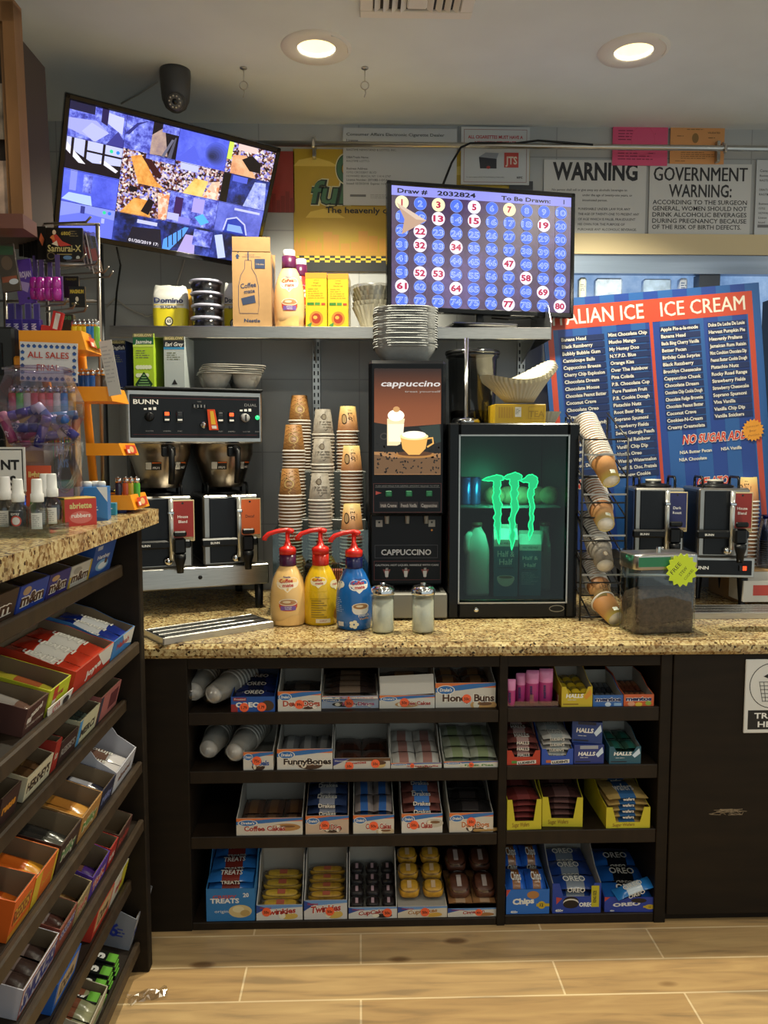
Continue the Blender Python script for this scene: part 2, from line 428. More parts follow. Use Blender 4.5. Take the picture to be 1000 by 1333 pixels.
# ------------------------------------------------------------------ the room
structure(wbox('floor', (WX, -1.6, -0.05), (4.2, WY, 0.0), PLANK))
structure(wbox('ceiling', (WX - 0.1, -1.6, ZC), (4.2, WY + 0.1, ZC + 0.12), PAINT))
structure(wbox('wall_left', (WX - 0.1, -1.6, 0), (WX, WY, ZC), M('left_wall_paint', '8d9090', 0.6, noise=0.04, scale=4)))
WNX0, WNZ1 = X(738, WY, 340), Z(331, WY, 860)
_wb = MB()
for lo, hi in (((WX - 0.1, WY, 0), (WNX0, WY + 0.1, ZC)), ((WNX0, WY, WNZ1), (4.2, WY + 0.1, ZC)), ((WNX0, WY, 0), (4.2, WY + 0.1, 1.15))):
    lo, hi = Vector(lo), Vector(hi); _wb.box((lo + hi) / 2, hi - lo, TILE)
structure(_wb.build('wall_back'))
structure(wbox('trim_1', (WNX0 - 0.03, WY - 0.02, WNZ1 - 0.005), (3.2, WY + 0.001, Z(306, WY, 860)), M('beige_trim', 'cdbb93', 0.6)))
# window behind the menu board: satin valance, bluish panes, dark mullion
_w = structure(bpy.data.objects.new('window_1', None)); COL.objects.link(_w)
wbox('window_pane', (WNX0, WY + 0.06, 1.15), (3.2, WY + 0.07, WNZ1), EMnoise('window_glow', ['5f83b4', '86a9d6', 'a9c6ea', 'c4d8f2'], 2.2, 0.75), _w)
wbox('window_valance', (WNX0, WY - 0.012, Z(357, WY, 860)), (3.2, WY + 0.03, WNZ1), M('satin_valance', '8d9db2', 0.25, 0.4, noise=0.2, scale=3, stretch=(0.4, 1, 8)), _w)
wbox('window_post', (X(910, WY, 365), WY - 0.005, 1.15), (X(937, WY, 365), WY + 0.055, Z(357, WY, 920)), M('grey_post', '3c4450', 0.4), _w)
wbox('window_sill', (WNX0, WY - 0.02, 1.12), (3.2, WY + 0.07, 1.15), M('beige_trim', 'cdbb93', 0.6), _w)
def bagged(px0, px1, py0, py1, label, mat, name='paper_pack', cat='package', art=None):
    a, c = at(px0, py1, WY), at(px1, py0, WY); b = MB(flat((0, -0.0201, 0)))
    b.box((0, 0, (c.z - a.z) / 2), (c.x - a.x, 0.04, c.z - a.z), mat, 0.006)
    if art: art(b, (c.x - a.x) / 2, c.z - a.z)
    return tag(b.build(name, loc=((a.x + c.x) / 2, WY + 0.03, a.z)), label, cat)
bagged(770, 812, 361, 700, 'bag of clear wrapped lids behind the blue menu board in the window', M('frosted_bag', 'b9cbe2', 0.25, noise=0.3, scale=30, bump=0.6), 'lid_bag', 'bag')
bagged(831, 876, 362, 700, 'cloudy plastic bag with a paper sheet beside the window post', M('frosted_bag2', 'a9c2e0', 0.25, noise=0.3, scale=22, bump=0.6), 'plastic_bag', 'bag')
bagged(877, 897, 361, 700, 'small white carton with blue print in the window behind the menu board', P('cfd9e8'), 'white_carton', 'carton', lambda b, w, h: b.lines(-w * .8, h - .02, w * 1.6, .05, 5, P('3a5a94')))
bagged(749, 765, 360, 700, 'cream label card in the window next to the number monitor', P('cfd3c6'), 'label_card', 'card', lambda b, w, h: b.lines(-w * .7, h - .03, w * 1.4, .03, 4, P('555555')))

# ceiling fittings
def downlight(px, py, label, tilt):
    p = gz(px, py, ZC); t = thing('recessed_downlight', label, 'ceiling light', (p.x, p.y, ZC), group='recessed downlights')
    b = MB(); b.open_lathe([(0.062, -0.002), (0.066, -0.007), (0.115, -0.005), (0.118, 0.0)], M('white_trim', 'd8d5cf', 0.5), 40); b.build('trim_ring', t)
    b = MB(); b.open_lathe([(0.062, -0.001), (0.060, 0.02), (0.052, 0.075), (0.02, 0.09), (0.002, 0.092)], nodes_mat('lit_reflector', lambda n, L, bb: (bb.inputs['Base Color'].__setattr__('default_value', lin('f4e6bf')), bb.inputs['Emission Color'].__setattr__('default_value', lin('f7e2a8')), bb.inputs['Emission Strength'].__setattr__('default_value', 0.9))), 32); b.build('reflector', t)
    b = MB(); b.open_lathe([(0.0615, 0.000), (0.0605, 0.022)], EM('fff6dc', 5.0), 32); b.build('diffuser_band', t)
    b = MB(); b.tube(arcpts((0, 0, -0.006), 0.105, -60, 10, 10, ((1, 0, 0), (0, 1, 0))), 0.0025, M('white_trim', 'd8d5cf', 0.5)); b.build('spring_clip', t)
    lamp('downlight_beam', 'SPOT', (p.x, p.y, ZC + 0.01), CAN_W, WARM, size=0.045, spot=R(118), blend=0.55)
    return t
# the ceiling slab would close the cans: the openings are cut through it
_c = bpy.data.objects['ceiling']
def cut_ceiling():
    b = MB(); hx = sorted((gz(412, 62, ZC), gz(825, 66, ZC)), key=lambda p: p.x)
    x0, x1, y0, y1 = WX - 0.1, 4.2, -1.6, WY + 0.1
    xs = [x0, hx[0].x - .12, hx[0].x + .12, hx[1].x - .12, hx[1].x + .12, x1]
    for i in (0, 2, 4): b.add([(xs[i], y0, ZC), (xs[i + 1], y0, ZC), (xs[i + 1], y1, ZC), (xs[i], y1, ZC)], [(0, 3, 2, 1)], PAINT)
    for i, p in ((1, hx[0]), (3, hx[1])):
        for ya, yb in ((y0, p.y - .12), (p.y + .12, y1)): b.add([(xs[i], ya, ZC), (xs[i + 1], ya, ZC), (xs[i + 1], yb, ZC), (xs[i], yb, ZC)], [(0, 3, 2, 1)], PAINT)
        n = 32; vs = []; fs = []
        for j in range(n):
            a = 2 * math.pi * j / n; c, d = math.cos(a), math.sin(a); k = .12 / max(abs(c), abs(d))
            vs += [(p.x + .064 * c, p.y + .064 * d, ZC), (p.x + k * c, p.y + k * d, ZC)]
        for j in range(n): q = (j + 1) % n; fs.append((2 * j, 2 * q, 2 * q + 1, 2 * j + 1))
        b.add(vs, fs, PAINT)
    b.add([(x0, y0, ZC + .12), (x1, y0, ZC + .12), (x1, y1, ZC + .12), (x0, y1, ZC + .12)], [(0, 1, 2, 3)], PAINT)
    o = b.build('ceiling'); me = _c.data; _c.data = o.data; bpy.data.objects.remove(o)
cut_ceiling()
downlight(412, 62, 'recessed round downlight in the ceiling between the camera dome and the air vent', 0)
downlight(825, 66, 'recessed round downlight in the ceiling above the pink and orange permits', 0)
# air vent
_p = gz(543, 3, ZC); v = thing('ceiling_vent', 'white louvred air vent in the ceiling', 'vent', (_p.x, _p.y - .07, ZC))
b = MB()
for lo, hi in (((-.17, .1, -.012), (.17, .14, 0)), ((-.17, -.14, -.012), (.17, -.1, 0)), ((-.17, -.1, -.012), (-.13, .1, 0)), ((.13, -.1, -.012), (.17, .1, 0))):
    lo, hi = Vector(lo), Vector(hi); b.box((lo + hi) / 2, hi - lo, M('white_trim', 'd8d5cf', 0.5), .003)
b.build('frame', v)
b = MB(); b.box((0, 0, -0.003), (.26, .2, .002), M('vent_dark', '2c2a28', 0.8)); b.build('backing', v)
for sgn in (-1, 1):
    for i in range(4):
        b = MB(); b.box((sgn * (.04 + i * .026), 0, -.009), (.02, .2, .002), M('white_trim', 'd8d5cf', 0.5), rot=Matrix.Rotation(R(35 * sgn), 3, 'Y')); b.build('slat', v)
b = MB(); b.box((0, .05, -.01), (.06, .06, .012), M('white_trim', 'd8d5cf', 0.5), .004); b.build('damper_cover', v)
# hooks
for px, lab in ((317, 'thin wire hook hanging from the ceiling next to the camera dome'), (475, 'thin wire hook hanging from the ceiling in front of the licence notice')):
    p = gz(px, 88, ZC); h = thing('ceiling_hook', lab, 'hook', (p.x, p.y, ZC))
    b = MB(); b.lathe([(0, -.004), (.012, -.004), (.012, 0), (0, 0)], STEEL, 12); b.build('plate', h)
    b = MB(); b.tube([(0, 0, 0), (0, 0, -.045)], .0015, STEEL, 6); b.build('wire', h)
    b = MB(); b.tube(arcpts((0, 0, -.06), .014, 0, 360, 16)[:-1], .0018, STEEL, 6, True); b.tube([(0, 0, -.074), (.003, 0, -.085), (-.002, 0, -.1)], .002, STEEL, 6); b.build('ring', h)
# dome camera on the ceiling above the security screen
p = gz(228, 92, ZC); d = thing('security_camera', 'dark grey dome security camera on the ceiling above the tilted screen', 'camera', (p.x, p.y, ZC))
DG = M('camera_grey', '3d3c3c', 0.45)
b = MB(); b.lathe([(0, 0), (.053, 0), (.054, -.012), (.051, -.06), (.047, -.1), (.036, -.125), (.018, -.138), (0, -.14)][::-1], DG, 32); b.build('housing', d)
b = MB(); b.ball((.004, -.018, -.11), .036, DG, 20); b.build('eyeball', d)
_n = Vector((.1, -.9, -.42)).normalized(); _q = Vector((0, 0, 1)).rotation_difference(_n).to_matrix().to_4x4()
b = MB(); c0 = Vector((.004, -.018, -.11)) + _n * .026
b.lathe([(0, .009), (.009, .012), (.012, .014), (.024, .012), (.026, .0), (0, 0)], M('lens_ring', '57534f', 0.3), 24, c0, _q)
b.lathe([(0, .015), (.009, .0145), (.0095, .011), (0, .011)], BLACKG, 20, c0, _q)
for i in range(10):
    a = 2 * math.pi * i / 10; b.lathe([(0, .0162), (.0026, .0155), (.003, .012), (0, .012)], M('ir_led', 'cfc6b4', 0.2), 8, c0 + _q.to_3x3() @ Vector((.0185 * math.cos(a), .0185 * math.sin(a), 0)), _q)
b.build('lens', d)
b = MB(); q0 = gz(205, 105, ZC); b.tube([(q0.x, q0.y, ZC - .004), (gz(180, 122, ZC).x, gz(180, 122, ZC).y, ZC - .003), (gz(158, 134, ZC).x, gz(158, 134, ZC).y, ZC - .003)], .003, M('white_cable', 'a8a49c', 0.5), 6)
tag(b.build('camera_cable'), 'thin pale cable running along the ceiling from the camera dome', 'cable')

# metal rail with brackets along the back wall
RY = WY - .09
rail = thing('metal_rail', 'long metal rail along the back wall in front of the notices', 'rail', (0, RY, Z(190, RY, 600)))
b = MB(); b.tube([(X(325, RY, 186), 0, Z(186.5, RY, 325) - rail.location.z), (2.6, 0, .004)], .011, STEEL, 12); b.build('pipe', rail)
for px in (408, 944):
    b = MB(); x = X(px, RY, 190); b.box((x, .07, .012), (.014, .03, .085), STEEL, .002); b.tube([(x, .07, .02), (x, .02, .03), (x, 0, .012)], .005, STEEL, 8); b.box((x, -.004, 0), (.012, .02, .032), STEEL, .003); b.build('bracket', rail)

# ------------------------------------------------------------------ back counter and its cabinet
ct = MB()
def slab_with_hole(b, x0, x1, y0, y1, z0, z1, hx, hy, rx, ry, mat):
    n = 40; out = []; inn = []
    for j in range(n):
        a = 2 * math.pi * j / n; c, d = math.cos(a), math.sin(a)
        inn.append((hx + rx * c, hy + ry * d))
        ks = [((x1 - hx) / c if c > 1e-9 else (x0 - hx) / c if c < -1e-9 else 1e9), ((y1 - hy) / d if d > 1e-9 else (y0 - hy) / d if d < -1e-9 else 1e9)]
        k = min(ks); out.append((hx + k * c, hy + k * d))
    for z in (z0, z1):
        vs = [(q[0], q[1], z) for q in inn] + [(q[0], q[1], z) for q in out]
        b.add(vs, [(j, (j + 1) % n, n + (j + 1) % n, n + j) for j in range(n)], mat)
        for (cx, cy) in ((x0, y0), (x1, y0), (x0, y1), (x1, y1)):
            o = sorted(range(n), key=lambda j: (out[j][0] - cx) ** 2 + (out[j][1] - cy) ** 2)
            for i in range(n):
                p, q = out[i], out[(i + 1) % n]
                if abs(p[0] - q[0]) > 1e-6 and abs(p[1] - q[1]) > 1e-6 and ((abs(p[0] - cx) < 1e-6 and abs(q[1] - cy) < 1e-6) or (abs(q[0] - cx) < 1e-6 and abs(p[1] - cy) < 1e-6)):
                    b.add([(p[0], p[1], z), (cx, cy, z), (q[0], q[1], z)], [(0, 1, 2)], mat)
    vs = [(q[0], q[1], z0) for q in inn] + [(q[0], q[1], z1) for q in inn]
    b.add(vs, [(j, (j + 1) % n, n + (j + 1) % n, n + j) for j in range(n)], mat, True)
HP = gz(985, 819, CZ)
slab_with_hole(ct, X(700, CF), 2.6, CF + .012, WY, CZ - .045, CZ, HP.x, HP.y, .13, .042, GRANITE)
ct.box(((WX + X(700, CF)) / 2, (CF + .012 + WY) / 2, CZ - .0225), (X(700, CF) - WX, WY - CF - .012, .045), GRANITE)
ct.box(((WX + 2.6) / 2, CF + .012, CZ - .0225), (2.6 - WX, .034, .045), GRANITE, .012)
tag(ct.build('granite_countertop'), 'speckled beige granite countertop with a round trash hole along the back wall', 'countertop')
CFY = 2.46
cab = thing('shelf_cabinet', 'dark brown wooden cabinet with open snack shelves under the granite counter', 'cabinet', (0, CFY, 0))
def cbox(name, x0, x1, y0, y1, z0, z1, mat=DARKWOOD, bev=.002):
    b = MB(); b.box(((x0 + x1) / 2, (y0 + y1) / 2 - CFY, (z0 + z1) / 2), (x1 - x0, y1 - y0, z1 - z0), mat, bev); return b.build(name, cab)
SHD = CFY + .42
PX = lambda px: X(px, CFY, 1000)
xl0, xl1, xd0, xd1, xr0, xr1 = PX(184), PX(246), PX(649), PX(660), PX(857), PX(872)
cbox('side_panel', WX, xl1, CFY, SHD, 0.0, CZ - .046)
cbox('divider', xd0, xd1, CFY, SHD, 0.0, CZ - .046)
cbox('side_panel', xr0, xr1, CFY, SHD, 0.0, CZ - .046)
cbox('top_rail', xl1, xr0, CFY + .004, CFY + .03, CZ - .085, CZ - .046)
cbox('back_panel', WX, xr1, SHD, SHD + .02, 0.0, CZ - .046)
SHZ = [Z(927, CFY, 450), Z(1003, CFY, 450), Z(1088, CFY, 450), Z(1199, CFY, 450)]
for i, z in enumerate(SHZ):
    z0 = 0.0 if i == 3 else z - .04
    cbox('shelf', xl1, xd0, CFY + .004, SHD, z0, z, DARKWOOD2)
    cbox('shelf', xd1, xr0, CFY + .004, SHD, z0, z + .006, DARKWOOD2)
dr = cbox('door', xr1 + .002, 2.6, CFY - .004, CFY + .02, 0.03, CZ - .046)
cbox('end_box', xr1, 2.6, CFY + .02, SHD, 0.0, CZ - .05)
b = MB(); rr = random.Random(3)
b = MB(flat((0, -.0045, 0)))
for i in range(26): b.line([(X(922 + rr.random() * 50, CFY, 1050), Z(1052 + rr.random() * 8, CFY, 940)) for _ in range(2)], .0015, P('8a7a62'))
b.build('scratch', dr)
dr.name = 'door'
# trash sign on the door
a0, a1 = at(966, 953, CFY), at(1040, 857, CFY)
w, h = a1.x - a0.x, a1.z - a0.z
b = MB(flat((0, -.0031, 0))); b.box((0, 0, 0), (w, .006, h), P('dcdcd8', .3), .002); b.T = None
b.rect(-w / 2 + .012, -h / 2 + .012, w / 2 - .012, -h / 2 + .075, P('141414'))
b.text('TRASH', 0, -h / 2 + .048, .018, P('eeeeea'), bold=.02, w=.11); b.text('HERE', 0, -h / 2 + .02, .018, P('eeeeea'), bold=.02, w=.085)
cc = .035
b.ell(0, cc, .074, .074, P('1a1a1a'), 40); b.ell(0, cc, .0715, .0715, P('dcdcd8', .3), 40)
for i in range(7): u = -.042 + i * .014; b.line([(u, cc + .012), (u * .72, cc - .052)], .002, P('1a1a1a'))
for i in range(6): v = cc + .012 - i * .0125; b.line([(-.044 + i * .0024, v), (.044 - i * .0024, v)], .002, P('1a1a1a'))
b.poly([(-.03, cc + .03), (-.01, cc + .022), (.012, cc + .03), (.03, cc + .055), (.0, cc + .05), (-.012, cc + .04)], P('1a1a1a'))
tag(b.build('trash_sign', loc=((a0.x + a1.x) / 2, CFY - .0075, (a0.z + a1.z) / 2)), 'white trash here sign with a wastebasket symbol on the dark cabinet door', 'sign')
# litter
p = gz(192, 1299, 0); b = MB(); rr = random.Random(5); n = 10; vs = [(rr.uniform(-.004, .004) + (i / n - .5) * .11, (j / 4 - .5) * .045 + rr.uniform(-.006, .006), .003 + rr.uniform(0, .012)) for i in range(n + 1) for j in range(5)]
b.add(vs, [(i * 5 + j, i * 5 + 5 + j, i * 5 + 6 + j, i * 5 + 1 + j) for i in range(n) for j in range(4)], WRAP)
tag(b.build('plastic_wrapper', loc=(p.x, p.y, 0), rot=(0, 0, R(15))), 'scrap of clear plastic wrapper on the plank floor', 'wrapper')
p = gz(185, 1292, 0)

# ------------------------------------------------------------------ tall counter along the left wall
b = MB(); yE = 2.345
b.prism([(WX, -.6), (LX, -.6), (LX, yE - .03), (LX - .03, yE), (WX, yE)], LZ - .04, LZ, GRANITE, fn=lambda u, v, w: Vector((u, v, w)))
tag(b.build('tall_granite_counter'), 'tall speckled granite checkout counter over the candy shelves', 'countertop')
lc = thing('candy_shelf_unit', 'dark brown candy shelf unit with slanted shelves under the checkout counter', 'shelf unit', (0, 0, 0))
wbox('end_panel', (WX, 2.262, 0), (-.625, 2.30, LZ - .041), DARKWOOD, lc, .003)
wbox('back_panel', (-1.12, -.5, 0), (-1.10, 2.26, LZ - .041), DARKWOOD, lc)
wbox('kick_board', (-1.1, -.5, 0), (-.70, 2.26, .04), DARKWOOD, lc)
wbox('apron', (-.66, -.5, LZ - .062), (-.64, 2.262, LZ - .041), DARKWOOD, lc)
ROWS = [(1.218, -.685), (.996, -.645), (.828, -.685), (.645, -.645), (.472, -.645), (.29, -.685), (.10, -.665)]
TILT = R(15)
for z, xl in ROWS:
    b = MB(); dp = min(.36, (xl + 1.095) / math.cos(TILT))
    b.T = Matrix.Translation((xl, 0, z - .007)) @ Matrix.Rotation(TILT, 4, 'Y')
    b.box((-dp / 2, .88, -.008), (dp, 2.76, .016), DARKWOOD2, .002); b.build('shelf', lc)
    wbox('shelf_lip', (xl, -.5, z - .036), (xl + .016, 2.261, z), LIPWOOD, lc, .004)
# ------------------------------------------------------------------ coffee station on the counter (left end)
INK = P('1b1b1d'); WHT = P('eeece6'); GRY = P('8c8c8c')
NAVY = P('1d2a5c')
def prof_rad(prof):
    def f(v):
        for (r0, z0), (r1, z1) in zip(prof, prof[1:]):
            if z1 > z0 and z0 <= v <= z1: return r0 + (r1 - r0) * (v - z0) / (z1 - z0)
        return prof[-1][0] if v > prof[-1][1] else prof[0][0]
    return f
BR_YAW = R(20); BRY = 2.93; bx = (X(165, 2.85, 540) + X(341, 3.01, 540)) / 2
BW = (X(341, 3.01, 540) - X(165, 2.85, 540)) / math.cos(BR_YAW)
br = thing('coffee_brewer', 'twin steel coffee brewer with black control panel and two funnels', 'coffee brewer', (bx, BRY, CZ), (0, 0, BR_YAW))
zt, zb = Z(508, BRY, 253) - CZ, Z(577, BRY, 253) - CZ
hb, sb = zt - zb, zb
b = MB(); b.box((0, .2, (zt + zb) / 2), (BW, .40, hb), STEEL, .006); b.build('head', br)
b = MB(); b.box((0, .195, zt + .004), (BW + .008, .40, .010), BLACKP, .003); b.build('top_lid', br)
b = MB(flat((0, -.0075, (zt + zb) / 2))); pw, ph = BW * .955, hb * .80
b.box((0, -.003, (zt + zb) / 2), (pw, .008, ph), M('panel_black', '0f1115', 0.3, spec=.3), .002)
b.rect(-pw / 2 + .01, ph / 2 - .012, pw / 2 - .01, ph / 2 - .011, P('6a2424')); b.rect(-pw / 2 + .01, -ph / 2 + .011, pw / 2 - .01, -ph / 2 + .012, P('6a2424'))
b.text('BUNN', -pw / 2 + .012, ph / 2 - .034, .016, WHT, w=.085, align='l', bold=.02); b.text('DUAL', pw / 2 - .01, ph / 2 - .036, .010, GRY, w=.046, align='r')
for u, t in ((-.165, 'SELECTOR'), (-.105, 'WARMERS'), (-.06, 'START'), (.085, 'START'), (.125, 'WARMERS'), (.18, 'SELECTOR'), (.222, 'READY')): b.text(t, u, -ph / 2 + .022, .004, GRY)
for u in (-.165, .175):
    for i in range(3): b.rect(u - .018 + i * .016, .022, u - .008 + i * .016, .028 + .002 * i, WHT)
b.text('TIMER', .01, .052, .004, GRY)
b.build('control_panel', br)
zc = (zt + zb) / 2
def knob(u, mat):
    b = MB(); q = Matrix.Rotation(R(90), 4, 'X'); b.lathe([(0, .0), (.017, 0), (.015, .018), (.012, .02), (0, .02)], mat, 20, (u, -.007, zc - .002), q); b.box((u, -.029, zc - .002), (.004, .004, .026), BLACKP, .001); return b.build('selector_knob', br)
knob(-.165, BLACKP); knob(.175, M('grey_knob', '9a9a9a', .4))
for u, on in ((-.105, 1), (-.06, 0), (.085, 0), (.125, 1)):
    b = MB(); b.box((u, -.010, zc), (.024, .008, .042), BLACKG, .002); sw = b.build('rocker_switch', br)
    b = MB(); b.box((u, -.0145, zc + .009), (.015, .003, .012), EM('ff4a18', 2.5) if on else M('switch_off', '2a2a2c', .3), .001)
    b.box((u, -.0145, zc - .012), (.016, .002, .006), WHT, 0); b.build('switch_light', sw)
b = MB(); b.box((.01, -.009, zc + .038), (.05, .006, .016), BLACKG, .002)
for i in range(4): b.box((-.008 + i * .012, -.0125, zc + .038), (.003, .002, .01), GRY)
b.build('timer_dial', br)
b = MB(); b.ball((.222, -.008, zc), .008, EM('2cff7a', 1.8), 14); b.build('ready_lamp', br)
b = MB(flat((.05, -.034, zc - .01), (.9, -.3, 0))); q = Matrix.Rotation(R(90), 4, 'X'); b.lathe([(0, 0), (.011, 0), (.011, .02), (0, .022)], CHROME, 16, (.022, -.008, zc - .03), q)
b.prism([(-.016, .036), (.010, .036), (.022, -.038), (-.010, -.038)], -.006, .004, M('faucet_orange', 'e8501e', .4)); b.step = .0045
b.poly([(-.006, .03), (.006, .03), (.015, -.018), (-.002, -.018)], P('f3c23a')); b.step = .0024; b.poly([(-.001, -.022), (.016, -.022), (.018, -.033), (.001, -.033)], P('f2eee0')); b.build('hot_water_handle', br)
b = MB(); b.box((0, .33, zb / 2 + .08), (BW * .9, .12, zb - .10), M('brewer_back', '4b4a48', .35, .8), .004); b.build('column', br)
zs1, zs0 = Z(737, BRY, 266) - CZ, Z(764, BRY, 266) - CZ
b = MB(); b.box((.0, .20, (zs0 + zs1) / 2), (BW + .03, .44, zs1 - zs0), STEEL, .004); q = Matrix.Rotation(R(90), 4, 'X'); b.lathe([(0, 0), (.008, 0), (.006, .004), (0, .004)], BLACKP, 14, (0, -.02, (zs0 + zs1) / 2), q); b.build('warmer_base', br)
for sx in (-1, 1):
    for yy in (0.0, .38):
        b = MB(); b.lathe([(0, 0), (.014, 0), (.015, .012), (.017, zs0), (0, zs0)], BLACKP, 14, (sx * (BW / 2 - .02), yy, 0)); b.build('leg', br)
def basket(u):
    t = MB(); c = (u, .125, zb - .165)
    pr = [(.0, 0), (.066, 0), (.074, .004), (.098, .085), (.112, .125), (.112, .16), (.116, .162), (.116, .165), (0, .165)]
    t.lathe(pr, M('funnel_steel', 'a49a8c', .3, 1.0, noise=.1, scale=8), 40, c)
    rad = prof_rad(pr[1:]); fn0 = around(rad)
    t.fn = lambda a, bb, w: fn0(a, bb, w) + Vector(c); t.curved = True
    for a in (-.035, .075):
        t.rect(a - .03, .068, a + .03, .098, P('151515')); t.rect(a - .028, .070, a - .006, .096, P('d6d2c4')); t.text('A', a - .017, .074, .018, P('151515'), bold=.04); t.rect(a - .003, .086, a + .028, .096, P('e06a20'))
        t.text('WARNING', a + .0125, .0885, .005, P('151515'), w=.024); t.text('HOT', a + .0125, .0725, .009, WHT, w=.026, bold=.03)
    t.curved = False; o = t.build('brew_basket', br)
    t = MB(); t.box((u + .018, .125 - .115, zb - .03), (.05, .02, .038), BLACKP, .005); t.tube([(u + .02, -.005, zb - .015), (u + .024, -.03, zb - .03), (u + .024, -.032, zb - .08), (u + .022, -.022, zb - .145)], .011, BLACKP, 12); t.build('handle', o)
basket(-.118); basket(.118)

# thermal servers
def server(name, label, loc, yaw, W, D, H, tagcol, words, lidcol=None):
    t = thing(name, label, 'coffee server', loc, (0, 0, yaw))
    st = M('server_steel', 'aaa69f', .3, 1.0, noise=.08, scale=15)
    b = MB(); b.box((0, D / 2, H / 2), (W, D, H), st, .006); b.box((0, D / 2 + .012, H / 2), (W + .002, D - .03, H - .02), M('server_side', '141518', .35, spec=.3), .004); b.build('body', t)
    b = MB(); b.box((-W * .13, -.002, H * .5), (W * .52, .006, H * .93), M('server_front', '12151a', .3, spec=.3), .002); b.build('front_panel', t)
    b = MB(); b.lathe([(0, 0), (.066, 0), (.068, .006), (.05, .012), (.03, .014), (.03, .022), (0, .022)], BLACKP, 28, (0, D * .5, H)); 
    if lidcol: b.lathe([(0, 0), (.028, 0), (.03, .008), (0, .009)], lidcol, 20, (0, D * .5, H + .021))
    b.build('lid', t)
    for sx in (-1, 1):
        b = MB(); y = D * .45; b.tube([(sx * W * .36, y - .055, H), (sx * W * .36, y - .055, H + .03), (sx * W * .36, y - .045, H + .04), (sx * W * .36, y + .045, H + .04), (sx * W * .36, y + .055, H + .03), (sx * W * .36, y + .055, H)], .005, BLACKP, 8); b.build('handle', t)
    b = MB(); u = W * .12; b.tube([(u, -.028, H * .12), (u, -.028, H * .97)], .0085, M('sight_glass', 'c9c9c4', .1, .6), 12); b.tube([(u, -.028, H * .93), (u, .0, H * .93)], .007, CHROME, 8); b.box((u, -.028, H * .78), (.022, .022, .012), CHROME, .003); b.build('sight_gauge', t)
    b = MB(); b.box((-W * .05, -.02, H * .34), (W * 1.02, .024, H * .12), BLACKP, .006); b.fn = flat((-W * .32, -.0325, H * .34)); b.text('BUNN', 0, -.005, .008, WHT, w=.032, bold=.02); b.build('faucet_band', t)
    b = MB(); fx = W * .24; b.box((fx, -.045, H * .33), (.042, .05, H * .22), BLACKP, .006); b.lathe([(0, 0), (.012, 0), (.015, H * .12), (.021, H * .2), (.021, H * .26), (0, H * .26)], BLACKP, 16, (fx, -.06, -.012)); b.box((fx, -.07, H * .5), (.046, .014, .02), BLACKP, .005); b.build('faucet', t)
    b = MB(); q = Matrix.Rotation(R(90), 4, 'X'); b.lathe([(0, 0), (.017, 0), (.017, .012), (.01, .02), (0, .02)], CHROME, 18, (u - .01, -.005, H * .10), q); b.build('shank_nut', t)
    tw, th = W * .40, H * .58
    b = MB(flat((W * .33, -.0145, H * .66))); b.box((W * .33, -.013, H * .66), (tw, .003, th), P('cdbb8e'), .001)
    b.rect(-tw / 2 + .003, -th / 2 + .004, tw / 2 - .003, th / 2 - .004, P(tagcol)); b.rect(-tw / 2 + .003, -th / 2 + .004, tw / 2 - .003, -th / 2 + .016, M('bean_strip', '8f7d5c', .6, noise=.7, scale=300))
    b.ell(0, th / 2 - .012, .004, .004, INK, 12)
    for i, wd in enumerate(words): b.text(wd, 0, .010 - i * .018 - (0 if len(words) > 1 else .006), .010, WHT if tagcol != 'd9662c' else INK, maxw=tw * .7, bold=.01)
    b.build('name_tag', t)
    return t
def on_brewer(u, y): v = Matrix.Rotation(BR_YAW, 3, 'Z') @ Vector((u, y, 0)); return (bx + v.x, BRY + v.y, CZ + zs1)
SH = Z(645, 2.95, 280) - CZ - zs1
server('coffee_server', 'steel coffee server with red House Blend tag beside the tall counter end', on_brewer(-.125, .0), BR_YAW, .205, .26, SH, '8f2420', ['House', 'Blend'])
server('coffee_server', 'steel coffee server with orange Decaf tag under the brewer funnel', on_brewer(.12, .0), BR_YAW, .205, .26, SH, 'd9662c', ['Decaf'])

def drip_tray(loc, yaw, W, D, label):
    t = thing('drip_tray', label, 'drip tray', loc, (0, 0, yaw))
    b = MB(); hh = .022
    for c, d in (((0, -D / 2, hh / 2), (W, .004, hh)), ((0, D / 2, hh / 2), (W, .004, hh)), ((-W / 2, 0, hh / 2), (.004, D, hh)), ((W / 2, 0, hh / 2), (.004, D, hh)), ((0, 0, .002), (W, D, .004))): b.box(c, d, STEEL, .001)
    b.build('pan', t)
    b = MB(); b.box((0, 0, hh - .006), (W - .012, D - .012, .002), M('tray_black', '1a1815', .5)); n = int(W / .0125)
    for i in range(n):
        for r_ in (-1, 0, 1): b.box((-W / 2 + .015 + i * (W - .03) / (n - 1), r_ * D * .31, hh - .001), (.006, D * .26, .004), STEEL, .001, Matrix.Rotation(R(25), 3, 'Z'))
    for s_ in (-.47, -.155, .155, .47): b.box((0, s_ * D, hh - .001), (W - .01, .006, .005), STEEL, .001)
    b.build('grate', t); return t
A, B_ = gz(213, 840, CZ), gz(356, 817, CZ); Cc = gz(187, 823, CZ)
ty = math.atan2(B_.y - A.y, B_.x - A.x); tw = (B_ - A).length
drip_tray(((A.x + B_.x) / 2 - math.sin(ty) * .075, (A.y + B_.y) / 2 + math.cos(ty) * .075, CZ), ty, tw, .15, 'stainless drip tray lying askew on the granite before the brewer')

